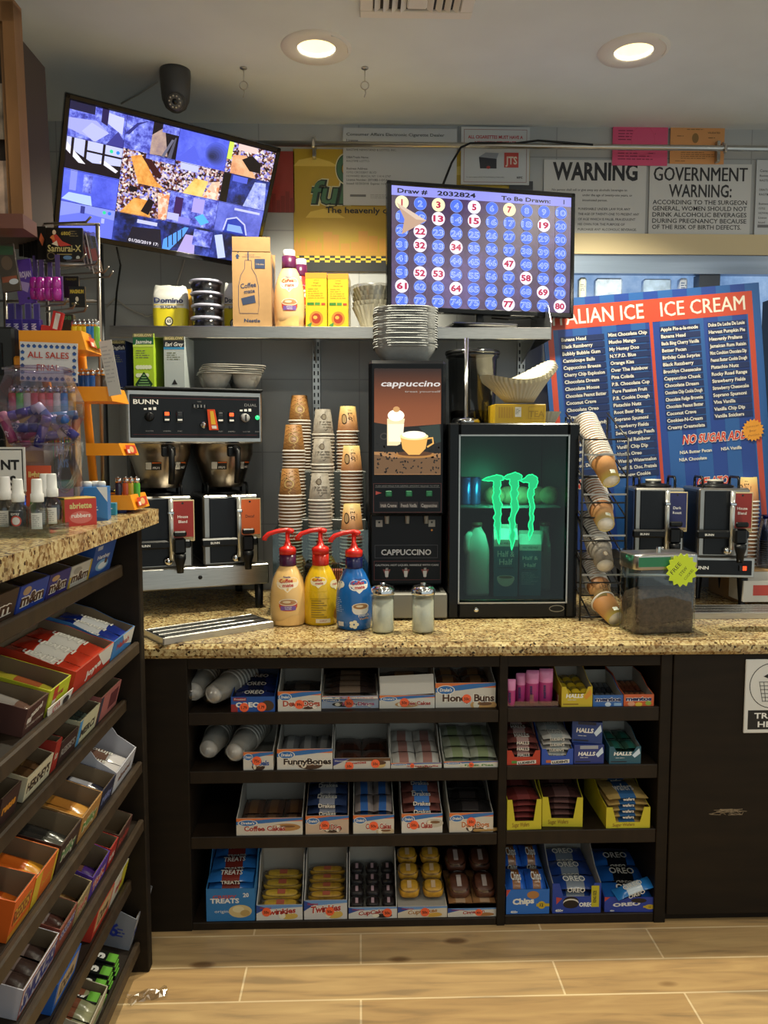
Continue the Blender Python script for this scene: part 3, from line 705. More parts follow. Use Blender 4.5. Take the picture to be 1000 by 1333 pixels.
# ------------------------------------------------------------------ boxes on the brewer
def on_br(px, dy, py=506): 
    p = at(px, py, BRY + dy); return p
ZBT = CZ + zt + .009
def tea_box(px0, px1, pytop, dy, label, cols, words, fan):
    Y = BRY + dy; x0, x1 = X(px0, Y, 470), X(px1, Y, 470); w = x1 - x0; h = Z(pytop, Y, px0) - ZBT; d = .13
    b = MB(flat((0, -d / 2 - .0002, 0))); b.box((0, 0, h / 2), (w, d, h), P(cols[0]), .001)
    b.rect(-w / 2, h * .80, w / 2, h, P(cols[1])); b.rect(-w / 2, h * .93, w / 2, h, P('6d6a4a')); b.text('BIGELOW', 0, h * .945, .009, P('d8c890'), w=w * .85, bold=.02)
    b.text(words[0], 0, h * .82, .014, WHT, maxw=w * .85, shear=.2, bold=.01); b.rect(-w / 2, h * .76, w / 2, h * .80, P(cols[2]))
    b.lines(-w * .35, h * .7, w * .7, h * .16, 4, P('70785a'))
    if fan:
        for i in range(9): b.ell(-w * .28 + (i % 5) * w * .14, h * .40 - (i // 5) * .03, .009, .008, P('dfe6c4'), 10)
        b.poly([(0, h * .32), (-w * .42, h * .1), (-w * .3, 0.004), (w * .3, 0.004), (w * .42, h * .1)], P('173a1f'))
        for i in range(5): b.rect(-w * .06 * (i + 1), h * (.25 - .045 * i), w * .06 * (i + 1), h * (.268 - .045 * i), P('7fae6a'))
    else: b.poly([(0, h * .2), (-w * .14, h * .1), (w * .14, h * .1)], INK); b.rect(-w * .25, h * .05, w * .25, h * .06, P('cfd4d6'))
    b.fn = flat((-w / 2 - .0002, 0, 0), (0, -1, 0)); b.lines(-.05, h * .9, .1, h * .3, 8, P('5b7a2a')); b.text('R', .02, h * .2, .03, P('d8e6a8'))
    return tag(b.build('tea_box', loc=((x0 + x1) / 2, Y, ZBT), rot=(0, 0, R(-4))), label, 'tea box')
tea_box(181, 208, 437, .17, 'lime green tea carton with dark green top on the brewer', ('a8c832', '1f5a3c', 'c6dc66'), ['Jasmine'], True)
tea_box(220, 247, 441, .17, 'pale grey tea carton with black and blue top on the brewer', ('b4bcbc', '23262c', '3c8ec0'), ['Earl Grey'], False)
tea_box(152, 172, 446, .20, 'dark blue tea carton tucked behind the lighter rack on the brewer', ('1c2f6a', '14162a', '28407e'), ['English'], False)
# stack of moulded pulp cup carriers
PULP = M('pulp', 'b9b6ac', .9, noise=.06, scale=60, bump=.3)
def carrier_bm():
    b = MB()
    n = 24
    out = [(.118 * math.copysign(abs(math.cos(t)) ** .45, math.cos(t)), .118 * math.copysign(abs(math.sin(t)) ** .45, math.sin(t))) for t in [2 * math.pi * i / 40 for i in range(40)]]
    b.prism(out, .058, .061, PULP, fn=lambda u, v, w: Vector((u, v, w)))
    for sx in (-1, 1):
        for sy in (-1, 1): b.open_lathe([(.053, .0595), (.046, .03), (.034, .002), (.0, .001)], PULP, 18, (sx * .056, sy * .056, 0))
    b.box((0, 0, .045), (.03, .03, .03), PULP, .008); return b
Yc = BRY + .17; cx = X(298, Yc, 490); z0 = ZBT
cr = tag(carrier_bm().build('cup_carrier', loc=(cx, Yc, z0), rot=(0, 0, R(16))), 'pulp cup carrier, one of the pile on the brewer beside the tea cartons', 'cup carrier', 'pulp cup carriers on the brewer')
for i in range(1, 5): dup(cr, (cx + .004 * i, Yc, z0 + i * .0075), (0, 0, R(16 + (i % 2) * 3 - 1)))

# ------------------------------------------------------------------ steel wall shelf and what stands on it
SY = 3.04
sz = Z(424.5, SY, 300); sx0, sx1 = X(142, SY, 430), X(718, SY, 430)
sh = thing('steel_shelf', 'stainless steel shelf on slotted brackets along the tiled wall', 'shelf', ((sx0 + sx1) / 2, WY, sz)); SWd = sx1 - sx0
b = MB(); b.box((0, (SY - WY) / 2, -.003), (SWd, WY - SY, .005), STEEL, .001); b.box((0, SY - WY + .003, -.022), (SWd, .006, .044), STEEL, .002); b.build('shelf_board', sh)
b = MB(); b.prism([(SY - WY, -.044), (-.002, -.044), (-.002, .09), (SY - WY + .05, .09), (SY - WY, .02)], SWd / 2 - .003, SWd / 2, M('shelf_end', '8b8d90', .3, .8), fn=lambda u, v, w: Vector((w, u, v))); b.build('end_plate', sh)
for px in (412, 678):
    xx = X(px, WY, 480) - sh.location.x
    b = MB(); zl = (Z(640, WY, px) if px < 500 else Z(520, WY, px)) - sz; b.box((xx, -.006, zl / 2), (.034, .012, -zl), STEEL, .002)
    b.fn = flat((xx, -.0125, 0))
    for i in range(int(-zl / .03)):
        for u in (-.008, .008): b.rect(u - .003, -.03 - i * .03, u + .003, -.013 - i * .03, BLACKP)
    s_ = b.build('slotted_standard', sh)
    b = MB(); b.prism([(-.012, -.006), (SY - WY + .04, -.006), (SY - WY + .04, -.02), (-.012, -.10)], -.002, .002, STEEL, fn=lambda u, v, w: Vector((xx + w, u, v))); b.build('bracket', s_)

def on_shelf(px0, px1, pyt, Y): x0, x1 = X(px0, Y, 400), X(px1, Y, 400); return (x0 + x1) / 2, x1 - x0, Z(pyt, Y, px0) - sz
# sugar bags
def sugar_bag(px0, px1, pyt, Y, label):
    cx, w, h = on_shelf(px0, px1, pyt, Y); d = .07; t = MB(flat((0, -d / 2 - .004, 0)))
    vs = []; N = 10
    for j in range(N + 1):
        z = h * j / N; k = 1 + .05 * math.sin(math.pi * j / N) - (0.10 if j == N else 0); dd = d * (1 + .1 * math.sin(math.pi * j / N)) * (1 if j < N - 1 else .5)
        for a in range(16):
            th = 2 * math.pi * a / 16; c_, s_ = math.cos(th), math.sin(th)
            vs.append((w / 2 * k * math.copysign(abs(c_) ** .5, c_), dd / 2 * math.copysign(abs(s_) ** .5, s_), z + (.006 * math.sin(a * 2.3) if j >= N - 1 else 0)))
    lo = [(j * 16 + a, j * 16 + (a + 1) % 16, j * 16 + 16 + (a + 1) % 16, j * 16 + 16 + a) for j in range(N) for a in range(16)]
    t.add(vs, [f for f in lo if f[0] < 16 * 5], M('bag_yellow', 'e0cf2a', .45), True); t.add(vs, [f for f in lo if f[0] >= 16 * 5] + [tuple(N * 16 + a for a in range(16))], M('bag_white', 'dcdcd6', .45, bump=.4, scale=30), True)
    t.step = 1e-4; t.text('Domino', 0, h * .61, .019, NAVY, w=w * .86, bold=.03); t.text('SUGAR', 0, h * .48, .011, NAVY, w=w * .5, bold=.02)
    t.rect(-w * .44, h * .555, w * .44, h * .57, P('c8b020')); t.ell(0, h * .2, .016, .018, INK, 20); t.ell(0, h * .2, .012, .014, P('d8d4c0'), 20); t.text('65', 0, h * .17, .012, INK, bold=.03); t.rect(-w * .3, h * .02, w * .3, h * .06, P('d8d4c0'))
    return tag(t.build('sugar_bag', loc=(cx, Y + d / 2, sz)), label, 'sugar bag')
sugar_bag(198, 242, 371, SY + .12, 'yellow and white sugar bag on the steel shelf next to the stacked tubs')
sugar_bag(291, 318, 368, SY + .2, 'yellow and white sugar bag mostly hidden behind the brown carton')
b = MB(flat((0, -.0252, 0))); cx, w, h = on_shelf(242, 249, 378, SY + .2); b.box((0, 0, h / 2), (.06, .05, h), P('c99a2c'), .002); b.rect(-.025, h * .3, .025, h * .5, P('a87420'))
tag(b.build('yellow_box', loc=(cx, SY + .2, sz)), 'narrow mustard yellow box between the sugar bag and the stacked tubs', 'box')
# tubs
cx, w, h = on_shelf(247, 292, 365, SY + .1); th = h / 4
def tub():
    r = w / 2 - .003; t = MB(); t.lathe([(0, 0), (r * .86, 0), (r * .88, .003), (r * .93, th * .8), (r * .0, th * .8)], CLEAR('tub_clear', 'cfcfd6', .1, .1), 28); o = t.build('deli_tub')
    t = MB(); t.lathe([(0, .003), (r * .82, .003), (r * .88, th * .68), (0, th * .72)], M('tub_contents', '2c2a2c', .6, noise=.4, scale=120), 24); t.build('contents', o)
    t = MB(); t.lathe([(0, th * .8), (r * .98, th * .78), (r, th * .82), (r, th * .93), (r * .95, th * .97), (r * .9, th * .93), (0, th * .93)], M('tub_lid', 'b8b8cc', .3), 28); t.build('lid', o); return o
t0 = None
for i, nm in enumerate(('lowest', 'second from the bottom', 'third from the bottom', 'topmost')):
    loc = (cx + (.003 if i == 1 else -.003 if i == 3 else 0), SY + .1, sz + i * th * .985); lb = 'deli tub with lilac lid, %s of the four stacked' % nm
    if t0 is None: t0 = tag(tub(), lb, 'tub', 'deli tubs stacked on the shelf'); t0.location = loc
    else: dup(t0, loc, label=lb)
# brown carton of creamers
cx, w, h = on_shelf(301, 351, 327, SY + .02); d = .24
cb = thing('cardboard_carton', 'open brown cardboard carton printed with a creamer bottle on the steel shelf', 'carton', (cx + .002, SY + .02 + d / 2, sz), (0, 0, R(2)))
b = MB(flat((0, -d / 2 - .0003, 0)))
for c_, d_ in (((0, -d / 2 + .002, h / 2), (w, .004, h)), ((0, d / 2 - .002, h / 2), (w, .004, h)), ((-w / 2 + .002, 0, h / 2), (.004, d - .008, h)), ((w / 2 - .002, 0, h / 2), (.004, d - .008, h)), ((0, 0, .002), (w - .008, d - .008, .004))): b.box(c_, d_, KRAFT)
DB = P('33405e')
b.poly([(-w * .42, h * .93), (-w * .36, h * .97), (-w * .30, h * .93)], DB); b.rect(-w * .39, h * .90, -w * .33, h * .93, DB); b.text('THIS WAY UP', -w * .05, h * .945, .004, DB); b.text('REFRIGERATE AFTER OPENING', 0, h * .92, .0035, DB, maxw=w * .5)
bo = [(-.034, .03), (-.038, .06), (-.037, .13), (-.028, .17), (-.013, .195), (-.012, .225), (.012, .225), (.013, .195), (.028, .17), (.037, .13), (.038, .06), (.034, .03)]
b.line([(-.012 + x, .02 + y) for x, y in bo], .0018, DB, True); b.line([(-.012, .245), (-.012, .275), (.0, .278), (-.02, .285), (-.045, .280), (-.05, .272)], .004, DB)
b.text('Coffee', -.012, .145, .017, DB, w=.058, bold=.02, rot=8); b.text('mate', -.008, .125, .014, DB, w=.04, bold=.02, rot=8); b.poly([(-.04, .105), (.01, .118), (.014, .09), (-.034, .08)], DB); b.text('Nestle', .0, .018, .012, DB, w=.06, bold=.03)
b.rect(.012, .215, .05, .25, DB); b.text('2 Bottles', .031, .228, .006, P('c8a878'), w=.03)
b.fn = flat((w / 2 + .0003, 0, 0), (0, 1, 0)); 
for i in range(3): b.rect(-.06 + i * .045, .16, -.03 + i * .045, .25, DB)
b.build('box', cb)
for nm, T_, wv in (('flap', Matrix.Translation((0, d / 2, h)) @ Matrix.Rotation(R(-8), 4, 'X'), w), ('flap', Matrix.Translation((0, -d / 2, h)) @ Matrix.Rotation(R(4), 4, 'X'), w * .98)):
    b = MB(); b.T = T_; hh = .045 if wv == w else .052; b.box((0, 0, hh / 2), (wv, .003, hh), KRAFT); b.build(nm, cb)

# creamer bottles
BP = [(.0, 0), (.043, 0), (.049, .005), (.0525, .04), (.053, .085), (.0505, .125), (.044, .16), (.033, .188), (.0245, .203), (.0225, .212), (.022, .236)]
def creamer(name, label, loc, body, band, yaw, art, pump=True, k=1.0, group=None):
    t = thing(name, label, 'creamer bottle', loc, (0, 0, yaw), group); t.scale = (k * 1.16 if pump else k, k * 1.16 if pump else k, k)
    b = MB(around(prof_rad(BP[2:]), flat_y=.86)); b.curved = True; b.step = 1.2e-4
    b.lathe(BP, M('bottle_' + body, body, .22, coat=.3), 40, sy=.86); art(b); b.build('bottle', t)
    b = MB(); b.lathe([(.0242, .203), (.0252, .208), (.0245, .245), (.0, .246)], M('band_' + band, band, .25), 28, sy=.92); b.build('neck_band', t)
    if pump:
        b = MB(); b.lathe([(0, .243), (.0245, .243), (.0255, .262), (.021, .267), (.012, .272), (.008, .285), (.0065, .287), (.0065, .318), (0, .318)], RED, 24)
        b.tube([(.012, 0, .322), (0, 0, .326), (-.03, -.004, .322), (-.055, -.008, .313), (-.066, -.01, .300), (-.067, -.01, .292)], .0075, RED, 12); b.ball((.008, 0, .322), .012, RED, 14, (1, 1, .8)); b.build('pump', t)
    else:
        b = MB(); b.lathe([(0, .244), (.0205, .244), (.021, .247), (.021, .262), (.019, .266), (0, .266)], WHITEP, 24); b.build('cap', t)
    return t
CM = P('b8221a')
def heart(b, u, v, s, mat):
    b.ell(u - s * .35, v + s * .1, s * .62, s * .55, mat); b.ell(u + s * .42, v + s * .15, s * .55, s * .5, mat); b.cols(u - s * .9, u + s * .9, lambda x: v + s * .1 - s * .85 * (1 - abs(x - u) / (s * .9)), lambda x: v + s * .2, mat)
def coffee_mate(b, u, v, s=1.0):
    b.text('Nestle', u, v + .024 * s, .0055 * s, P('2a2a6a'), bold=.03); b.text('Coffee', u - .002, v + .008 * s, .0125 * s, CM, w=.040 * s, bold=.03, rot=4); b.text('mate', u + .004, v - .006 * s, .0115 * s, CM, w=.032 * s, bold=.03, rot=4)
def mug(b, u, v, s, cup, inside='b98a5c'):
    b.cols(u - .02 * s, u + .02 * s, lambda x: v - .022 * s * math.sqrt(max(0, 1 - ((x - u) / (.0215 * s)) ** 4)), lambda x: v, P(cup)); b.ell(u, v, .021 * s, .009 * s, P('efe2c8')); b.ell(u, v, .018 * s, .007 * s, P(inside)); b.ell(u - .003 * s, v + .001 * s, .009 * s, .003 * s, P('e6d2b0'))
def art_hazel(b):
    heart(b, .002, .145, .036, P('f4e6c8')); coffee_mate(b, .0, .143); mug(b, .004, .085, 1.35, 'c8482c'); b.rect(-.018, .058, .026, .072, P('7a5aa6')); b.text('French', .004, .066, .005, WHT); b.text('Vanilla', .004, .060, .005, WHT); b.cols(-.036, .036, lambda x: .006, lambda x: .03 + .01 * math.sin(x * 60), P('eec27a'))
def art_yellow(b):
    b.rect(-.045, .01, .02, .12, P('e8c01a')); heart(b, -.005, .15, .026, P('f2e8c0')); coffee_mate(b, -.006, .148, .72); heart(b, .054, .14, .024, P('efe2b4')); b.text('mate', .052, .138, .009, CM, bold=.02)
    b.rect(-.03, .094, .028, .0955, P('b08c10'))
    for i in range(8): b.rect(-.026, .087 - i * .008, -.026 + .03 + .02 * ((i * 37) % 5) / 5, .0895 - i * .008, P('8a7420'))
    b.rect(-.012, .012, .03, .026, P('e8dcc0')); b.text('00827', .009, .016, .006, P('a03030')); b.ell(.055, .04, .012, .02, P('c07a28'))
def art_blue(b):
    heart(b, .016, .148, .032, P('f4efe2')); heart(b, -.05, .15, .022, P('eeead8')); coffee_mate(b, .014, .146, .95); mug(b, .02, .082, 1.25, 'e8e4dc', 'a87848'); b.text('French', .03, .048, .009, WHT, rot=5, bold=.01); b.text('Vanilla', .03, .038, .008, P('e0b040'), rot=5)
    for i in range(5): b.ell(.0 + .008 * math.cos(i * 1.26), .022 + .009 * math.sin(i * 1.26), .006, .006, P('f0ead0'))
    b.lines(-.06, .11, .03, .05, 8, P('9cc0ea')); b.rect(-.05, .015, -.03, .03, P('d8d8d8'))
pz = lambda px, py: gz(px, py, CZ)
def pump_loc(px, py): p = pz(px, py); return (p.x, p.y + .045, CZ)
creamer('creamer_bottle', 'cream coloured pump bottle of creamer with purple neck on the granite', pump_loc(374, 816), 'ecc27c', '4a1a3c', 0, art_hazel)
creamer('creamer_bottle', 'yellow pump bottle of creamer with red neck, middle of the three', pump_loc(417, 815), 'e6bc1e', 'c22a1c', 0, art_yellow)
creamer('creamer_bottle', 'blue pump bottle of creamer next to the sugar shakers', pump_loc(461, 821), '1d69b8', '1a1c50', 0, art_blue)
cx, w, h = on_shelf(357, 397, 333, SY + .07)
creamer('creamer_bottle', 'peach creamer bottle with white cap on the steel shelf beside the carton', (cx, SY + .07, sz), 'ecc08a', '521c40', 0, art_hazel, False, w / .106)
creamer('creamer_bottle', 'red creamer bottle half hidden behind the peach one on the shelf', (X(392, SY + .19, 400), SY + .19, sz), 'd0342c', '521c40', R(30), art_hazel, False, w / .106 * .98)
def yellow_tea(px0, px1, pyt, label):
    Y = SY + .05; cx, w, h = on_shelf(px0, px1, pyt, Y); d = .14; b = MB(flat((0, -d / 2 - .0003, 0))); b.box((0, 0, h / 2), (w, d, h), P('d8b628', .3), .002)
    b.rect(-w / 2, h * .9, w / 2, h, P('d08a2a'))
    for i, s_ in enumerate(('Lemon', 'Ginger', 'Herbal tea')): b.text(s_, 0, h * (.86 - .05 * i), .006, P('7a5a10'), shear=.2)
    b.lines(-w * .38, h * .72, w * .76, h * .2, 5, P('b0901c')); b.rect(-w * .42, h * .42, -w * .1, h * .47, P('3a7a2a')); b.rect(-w * .06, h * .42, w * .18, h * .47, P('4a8a3a')); b.rect(w * .24, h * .42, w * .42, h * .46, P('b0442a'))
    b.ell(0, h * .18, w * .32, w * .34, P('d87a2a')); b.ell(0, h * .18, w * .22, w * .24, P('9a3018')); b.ell(-.004, h * .2, w * .1, w * .08, P('e0a048')); b.poly([(-w * .45, h * .06), (-w * .2, h * .12), (-w * .25, h * .02)], P('3a7a3a'))
    return tag(b.build('tea_box', loc=(cx, Y + d / 2, sz), rot=(0, 0, R(-3))), label, 'tea box')
yellow_tea(399, 427, 355, 'yellow tea carton with orange fruit print beside the creamer bottles on the shelf')
yellow_tea(428, 455, 356, 'yellow tea carton with orange fruit print beside the pack of coffee filters')
# coffee filters: pleated paper bowls
FILT = M('filter_paper', 'c9c3ad', .8)
def filter_bm(r0=.045, r1=.085, h=.075, pleats=26, mat=None):
    b = MB(); prof = []; n = 7
    for i in range(n + 1): t = i / n; prof.append((r0 + (r1 - r0) * t, h * t))
    b.open_lathe([(0, 0)] + prof, mat or FILT, pleats * 4, zoff=lambda r, a, i: r if i == 0 else r * (1 + .05 * (i / (n + 1)) * math.sin(a * pleats))); return b
cx = X(489, SY + .12, 400); f0 = None
for i in range(5):
    if f0 is None: f0 = tag(filter_bm(.05, .088, .09).build('coffee_filter', loc=(cx, SY + .12, sz)), 'pleated paper coffee filter nested in the pile on the shelf', 'coffee filter', 'coffee filters nested on the shelf')
    else: dup(f0, (cx + .001 * i, SY + .12, sz + i * .0175), (0, 0, i * .3))
b = MB(); b.lathe([(.046, 0), (.055, .02), (.098, .15), (.10, .165), (.096, .168)], WRAP, 24, (0, 0, 0)); tag(b.build('filter_wrapper', loc=(cx, SY + .12, sz)), 'clear plastic sleeve around the coffee filters on the shelf', 'wrapper')
# ------------------------------------------------------------------ screens
def screen_thing(name, label, loc, yaw, pitch, roll, w, h, bz, depth=.05, cat='screen'):
    t = thing(name, label, cat, loc); t.rotation_mode = 'QUATERNION'
    t.rotation_quaternion = (Matrix.Rotation(yaw, 3, 'Z') @ Matrix.Rotation(pitch, 3, 'X') @ Matrix.Rotation(roll, 3, 'Y')).to_quaternion()
    b = MB(); b.box((0, depth * .6, 0), (w * .9, depth, h * .85), BLACKP, .01); b.box((0, .012, 0), (w, .022, h), BLACKG, .004); b.build('housing', t)
    b = MB()
    for c, d in (((0, 0, h / 2 - bz / 2), (w, .012, bz)), ((0, 0, -h / 2 + bz * .6), (w, .012, bz * 1.2)), ((-w / 2 + bz / 2, 0, 0), (bz, .012, h)), ((w / 2 - bz / 2, 0, 0), (bz, .012, h))): b.box(c, d, BLACKG, .003)
    b.build('bezel', t); return t
TW, TH = .772, .468
tv = screen_thing('security_monitor', 'tilted wall screen showing a grid of bluish security camera views', (-.694, 3.05, 2.49), R(28.1), R(28.2), R(3.0), TW, TH, .018)
b = MB(flat((0, -.0012, 0))); b.step = 4e-5
sw, shh = TW - .036, TH - .04; b.box((0, 0, 0), (sw, .002, shh), BLACKG)
def V(x, y): return (-sw / 2 + x * sw, shh / 2 - y * shh)
def q(x0, y0, x1, y1, mat): b.rect(*V(x0, y1), *V(x1, y0), mat)
def pg(pts, mat): b.poly([V(*p) for p in pts], mat)
eb = lambda h, s=1.0: EM(h, s)
sky1 = EMnoise('cam_blue', ['3a48c8', '5a68ee', '7486ff'], 7, 1.0); sky2 = EMnoise('cam_street', ['1a1a3a', '4a50c0', '8a96ff', 'd6dcff'], 26, 1.0)
shop = EMnoise('cam_shop', ['140a14', '3a1420', '8a4a3a', 'f0d8d0', '5a60d8', 'fff0e0'], 150, 1.0, 'cell'); night = EMnoise('cam_night', ['05060f', '101840', '2a3ca0', '6a80ff'], 9, .9)
wood_o = EMnoise('cam_wood', ['c8702a', 'f0a850', 'ffc878'], 16, 1.0); bw, dk, wo = eb('c8ccff'), eb('0a0618'), eb('f6f0ff')
q(0, 0, .25, .26, sky2); pg([(.0, .12), (.12, .1), (.18, .17), (.1, .24), (0, .2)], eb('a8acf0')); pg([(.10, .12), (.18, .17), (.12, .26), (.06, .2)], eb('bcc0ff')); pg([(.14, 0), (.17, 0), (.17, .12), (.14, .1)], eb('241a50')); pg([(.17, .02), (.24, .03), (.24, .16), (.17, .10)], bw); q(0, 0, .11, .06, eb('1a1a40')); pg([(.17, .26), (.22, .14), (.25, .2), (.25, .26)], eb('3a3a90'))
q(0, .26, .25, .5, dk); pg([(0, .26), (.25, .26), (.25, .40), (.12, .42), (0, .33)], bw); pg([(0, .30), (.09, .44), (.06, .44), (0, .36)], wo); pg([(.17, .38), (.24, .44), (.23, .46), (.15, .40)], wo)
for x in (.02, .08, .16): q(x, .26, x + .012, .42, dk)
q(.09, .33, .25, .345, dk); b.ell(*V(.2, .3), .006, .006, eb('30e0a0')); b.ell(*V(.23, .3), .006, .006, eb('3088ff'))
q(0, .5, .25, .76, sky1); q(.03, .5, .06, .66, eb('8a94f4')); q(.09, .52, .13, .66, sky2); pg([(.0, .74), (.03, .68), (.13, .68), (.14, .76)], eb('b8d0ff'))
q(0, .76, .25, 1, eb('6a78f4')); pg([(0, .76), (.25, .76), (.25, .84), (.1, .82), (0, .88)], eb('8c98f8')); q(.09, .77, .11, .83, eb('30388c')); q(.19, .84, .205, .88, eb('b0b8ff')); b.ell(*V(.2, .79), .006, .006, eb('30e0a0')); b.ell(*V(.225, .79), .006, .006, eb('3070ff'))
q(.25, 0, .375, .25, sky2); pg([(.25, .14), (.30, .04), (.36, .0), (.31, .05), (.27, .14)], eb('2c3080')); q(.375, 0, .5, .25, dk); pg([(.375, .1), (.43, .02), (.46, .24), (.375, .25)], EMnoise('cam_floor', ['8a7488', 'b89a90', 'd6b8a8'], 20, .9)); pg([(.43, .25), (.47, .1), (.482, .1), (.445, .25)], eb('6a6a80')); pg([(.46, .25), (.485, .08), (.492, .08), (.48, .25)], eb('54546a')); q(.42, 0, .5, .06, sky2)
q(.25, .25, .5, .5, shop); pg([(.29, .3), (.34, .27), (.42, .45), (.47, .5), (.34, .5)], wood_o); pg([(.34, .28), (.37, .26), (.45, .40), (.42, .43)], eb('3a1018')); q(.36, .25, .5, .29, sky2)
q(.25, .5, .5, .76, shop); pg([(.27, .76), (.33, .62), (.40, .62), (.42, .76)], wood_o); pg([(.40, .60), (.43, .62), (.41, .74), (.37, .72)], dk); pg([(.44, .54), (.5, .54), (.5, .74), (.46, .76)], EMnoise('cam_pale', ['f0b090', 'ffe8d0', 'f08850'], 90, 1, 'cell')); q(.30, .53, .34, .57, dk)
q(.25, .76, .5, 1, night); q(.36, .79, .46, .82, bw); pg([(.34, .86), (.48, .84), (.5, 1), (.32, 1)], eb('10142a'))
q(.5, 0, .75, .25, sky1); pg([(.5, .25), (.58, .1), (.62, .2), (.56, .25)], eb('5664e6'));
for i in range(7): b.ell(*V(.70 - .004 * i, .13 + .004 * i), .045 - .006 * i, .042 - .006 * i, eb(['5060d8', '4a58c8', '4450b0', '3c4898', '343e80', '2c3468', '242c56'][i]), 20)
q(.5, .25, .75, .5, shop); pg([(.56, .5), (.61, .36), (.68, .36), (.66, .5)], EMnoise('cam_wood2', ['d89a3a', 'ffd070', 'ffe090'], 14, 1)); q(.53, .25, .62, .31, bw); pg([(.66, .5), (.70, .36), (.74, .34), (.74, .5)], EMnoise('cam_pale', ['f0b090', 'ffe8d0', 'f08850'], 90, 1, 'cell'))
q(.5, .5, .75, .76, sky2); q(.53, .54, .57, .7, eb('3a1c58')); q(.62, .52, .68, .64, eb('b0a4f0')); pg([(.64, .68), (.68, .64), (.72, .70), (.68, .74)], eb('58b8f0')); q(.5, .68, .56, .74, eb('c0c0f8')); q(.56, .70, .62, .76, eb('8a8af0'))
q(.5, .76, .75, 1, night); pg([(.5, .92), (.6, .78), (.62, .78), (.60, .86), (.54, 1), (.5, 1)], eb('58a0ff')); pg([(.58, 1), (.61, .84), (.66, .84), (.67, 1)], eb('b8a8e8'))
for i in range(4): b.line([V(.52 + i * .022, .88 - i * .025), V(.53 + i * .022, .98 - i * .025)], .004, dk)
q(.65, .78, .75, .92, sky2)
q(.75, 0, 1, .25, shop); q(.75, 0, .775, .14, eb('d8f060')); pg([(.78, .10), (.85, .08), (.92, .25), (.78, .25)], EMnoise('cam_wood3', ['c87850', 'f0b080', 'ffd0a8'], 12, 1)); pg([(.83, .12), (.88, .07), (.93, .12), (.94, .2), (.88, .2)], eb('0c0a10')); q(.8, .0, .9, .05, eb('f0d0c8'))
q(.75, .25, 1, .5, night); q(.75, .25, .79, .5, eb('08080a')); pg([(.88, .5), (.92, .28), (.98, .27), (1, .5)], EMnoise('cam_stripe', ['2030a0', 'a0acff', 'e0e4ff'], 40, 1)); q(.80, .26, .88, .31, eb('5868e0'))
q(.75, .5, 1, .76, EMnoise('cam_lot', ['3c48a8', '6470e0', '8a96ff'], 8, .9)); pg([(.80, .76), (.81, .64), (.86, .61), (.91, .66), (.93, .76)], eb('2c40b0')); pg([(.82, .68), (.89, .68), (.91, .74), (.82, .74)], eb('8cb0ff')); b.line([V(.80, .74), V(.81, .64), V(.86, .61), V(.91, .66), V(.93, .75)], .006, bw); q(.84, .53, .98, .55, bw)
q(.75, .76, 1, 1, night); pg([(.76, .8), (.80, .78), (.84, .98), (.80, 1)], eb('c8d4ff'))
for i in range(1, 4): b.line([V(i * .25, 0), V(i * .25, 1)], .0012, eb('1a1a50')); b.line([V(0, i * .25 + .005), V(1, i * .25 + .005)], .0012, eb('1a1a50'))
b.text('01/20/2019 17:', *V(.405, .985), .011, wo, w=.11, bold=.01)
scr = b.build('display', tv, (0, -.002, 0))
b = MB(); b.box((0, .14, 0), (.08, .2, .08), BLACKP, .01); b.build('wall_mount', tv)
# power cord and white cable below
b = MB(); b.tube([at(152, 322, 3.12), at(157, 345, 3.2), at(152, 380, 3.3), at(149, 424, 3.36)], .004, BLACKP, 6); tag(b.build('screen_cord'), 'thin black cord hanging from the security screen down the wall', 'cord')
b = MB(); b.tube([at(240, 338, 3.33), at(226, 385, 3.36), at(212, 404, 3.37), at(192, 412, 3.38), at(168, 402, 3.385), at(150, 388, 3.385), at(138, 400, 3.385)], .004, M('white_cable', 'a8a49c', 0.5), 8); tag(b.build('white_cable'), 'looping white cable on the tiled wall behind the sugar bag', 'cable')
# grey pipe in the corner
b = MB(); b.tube([(X(131, 3.3, 350), 3.3, CZ), (X(131, 3.3, 350), 3.3, Z(318, 3.3, 131))], .012, M('grey_pipe', '5a5c5e', .4, .5), 10); tag(b.build('metal_pole'), 'slim grey metal pole standing behind the hanging packs', 'pole')

# lottery monitor
LW, LH = .746, .478
lo_ = screen_thing('lottery_monitor', 'black monitor showing rows of numbered blue and white draw balls', (.471, 3.1, 2.29), R(9.8), R(-1.1), R(.25), LW, LH, .017, .04)
b = MB(flat((0, -.0012, 0))); sw, shh = LW - .034, LH - .036; b.box((0, 0, 0), (sw, .002, shh), BLACKG); b.step = 3e-5
b.rect(-sw / 2, -shh / 2, sw / 2, shh / 2, EMnoise('draw_boards', ['2c1834', '4a3060', '6a5298'], 3, .8))
for i in range(1, 11): b.rect(-sw / 2 + i * sw / 11 - .0015, -shh / 2, -sw / 2 + i * sw / 11, shh / 2, EM('3a2438', .8))
b.rect(-sw / 2, shh / 2 - .035, sw / 2, shh / 2, EM('9a9cf4', .9)); ink = EM('06061c', .5)
b.text('Draw #', -sw / 2 + .022, shh / 2 - .025, .016, ink, w=.115, align='l', bold=.03); b.text('2032824', -sw / 2 + .175, shh / 2 - .025, .016, ink, w=.15, align='l', bold=.03)
b.text('To Be Drawn:', sw / 2 - .085, shh / 2 - .026, .015, ink, w=.20, align='r', bold=.03); b.text('1', sw / 2 - .03, shh / 2 - .026, .016, ink, bold=.03)
hit = {1, 3, 5, 7, 13, 15, 19, 22, 32, 34, 47, 52, 53, 58, 61, 64, 69, 77, 80}
cw, rh = sw / 10 * .985, (shh - .035) / 8
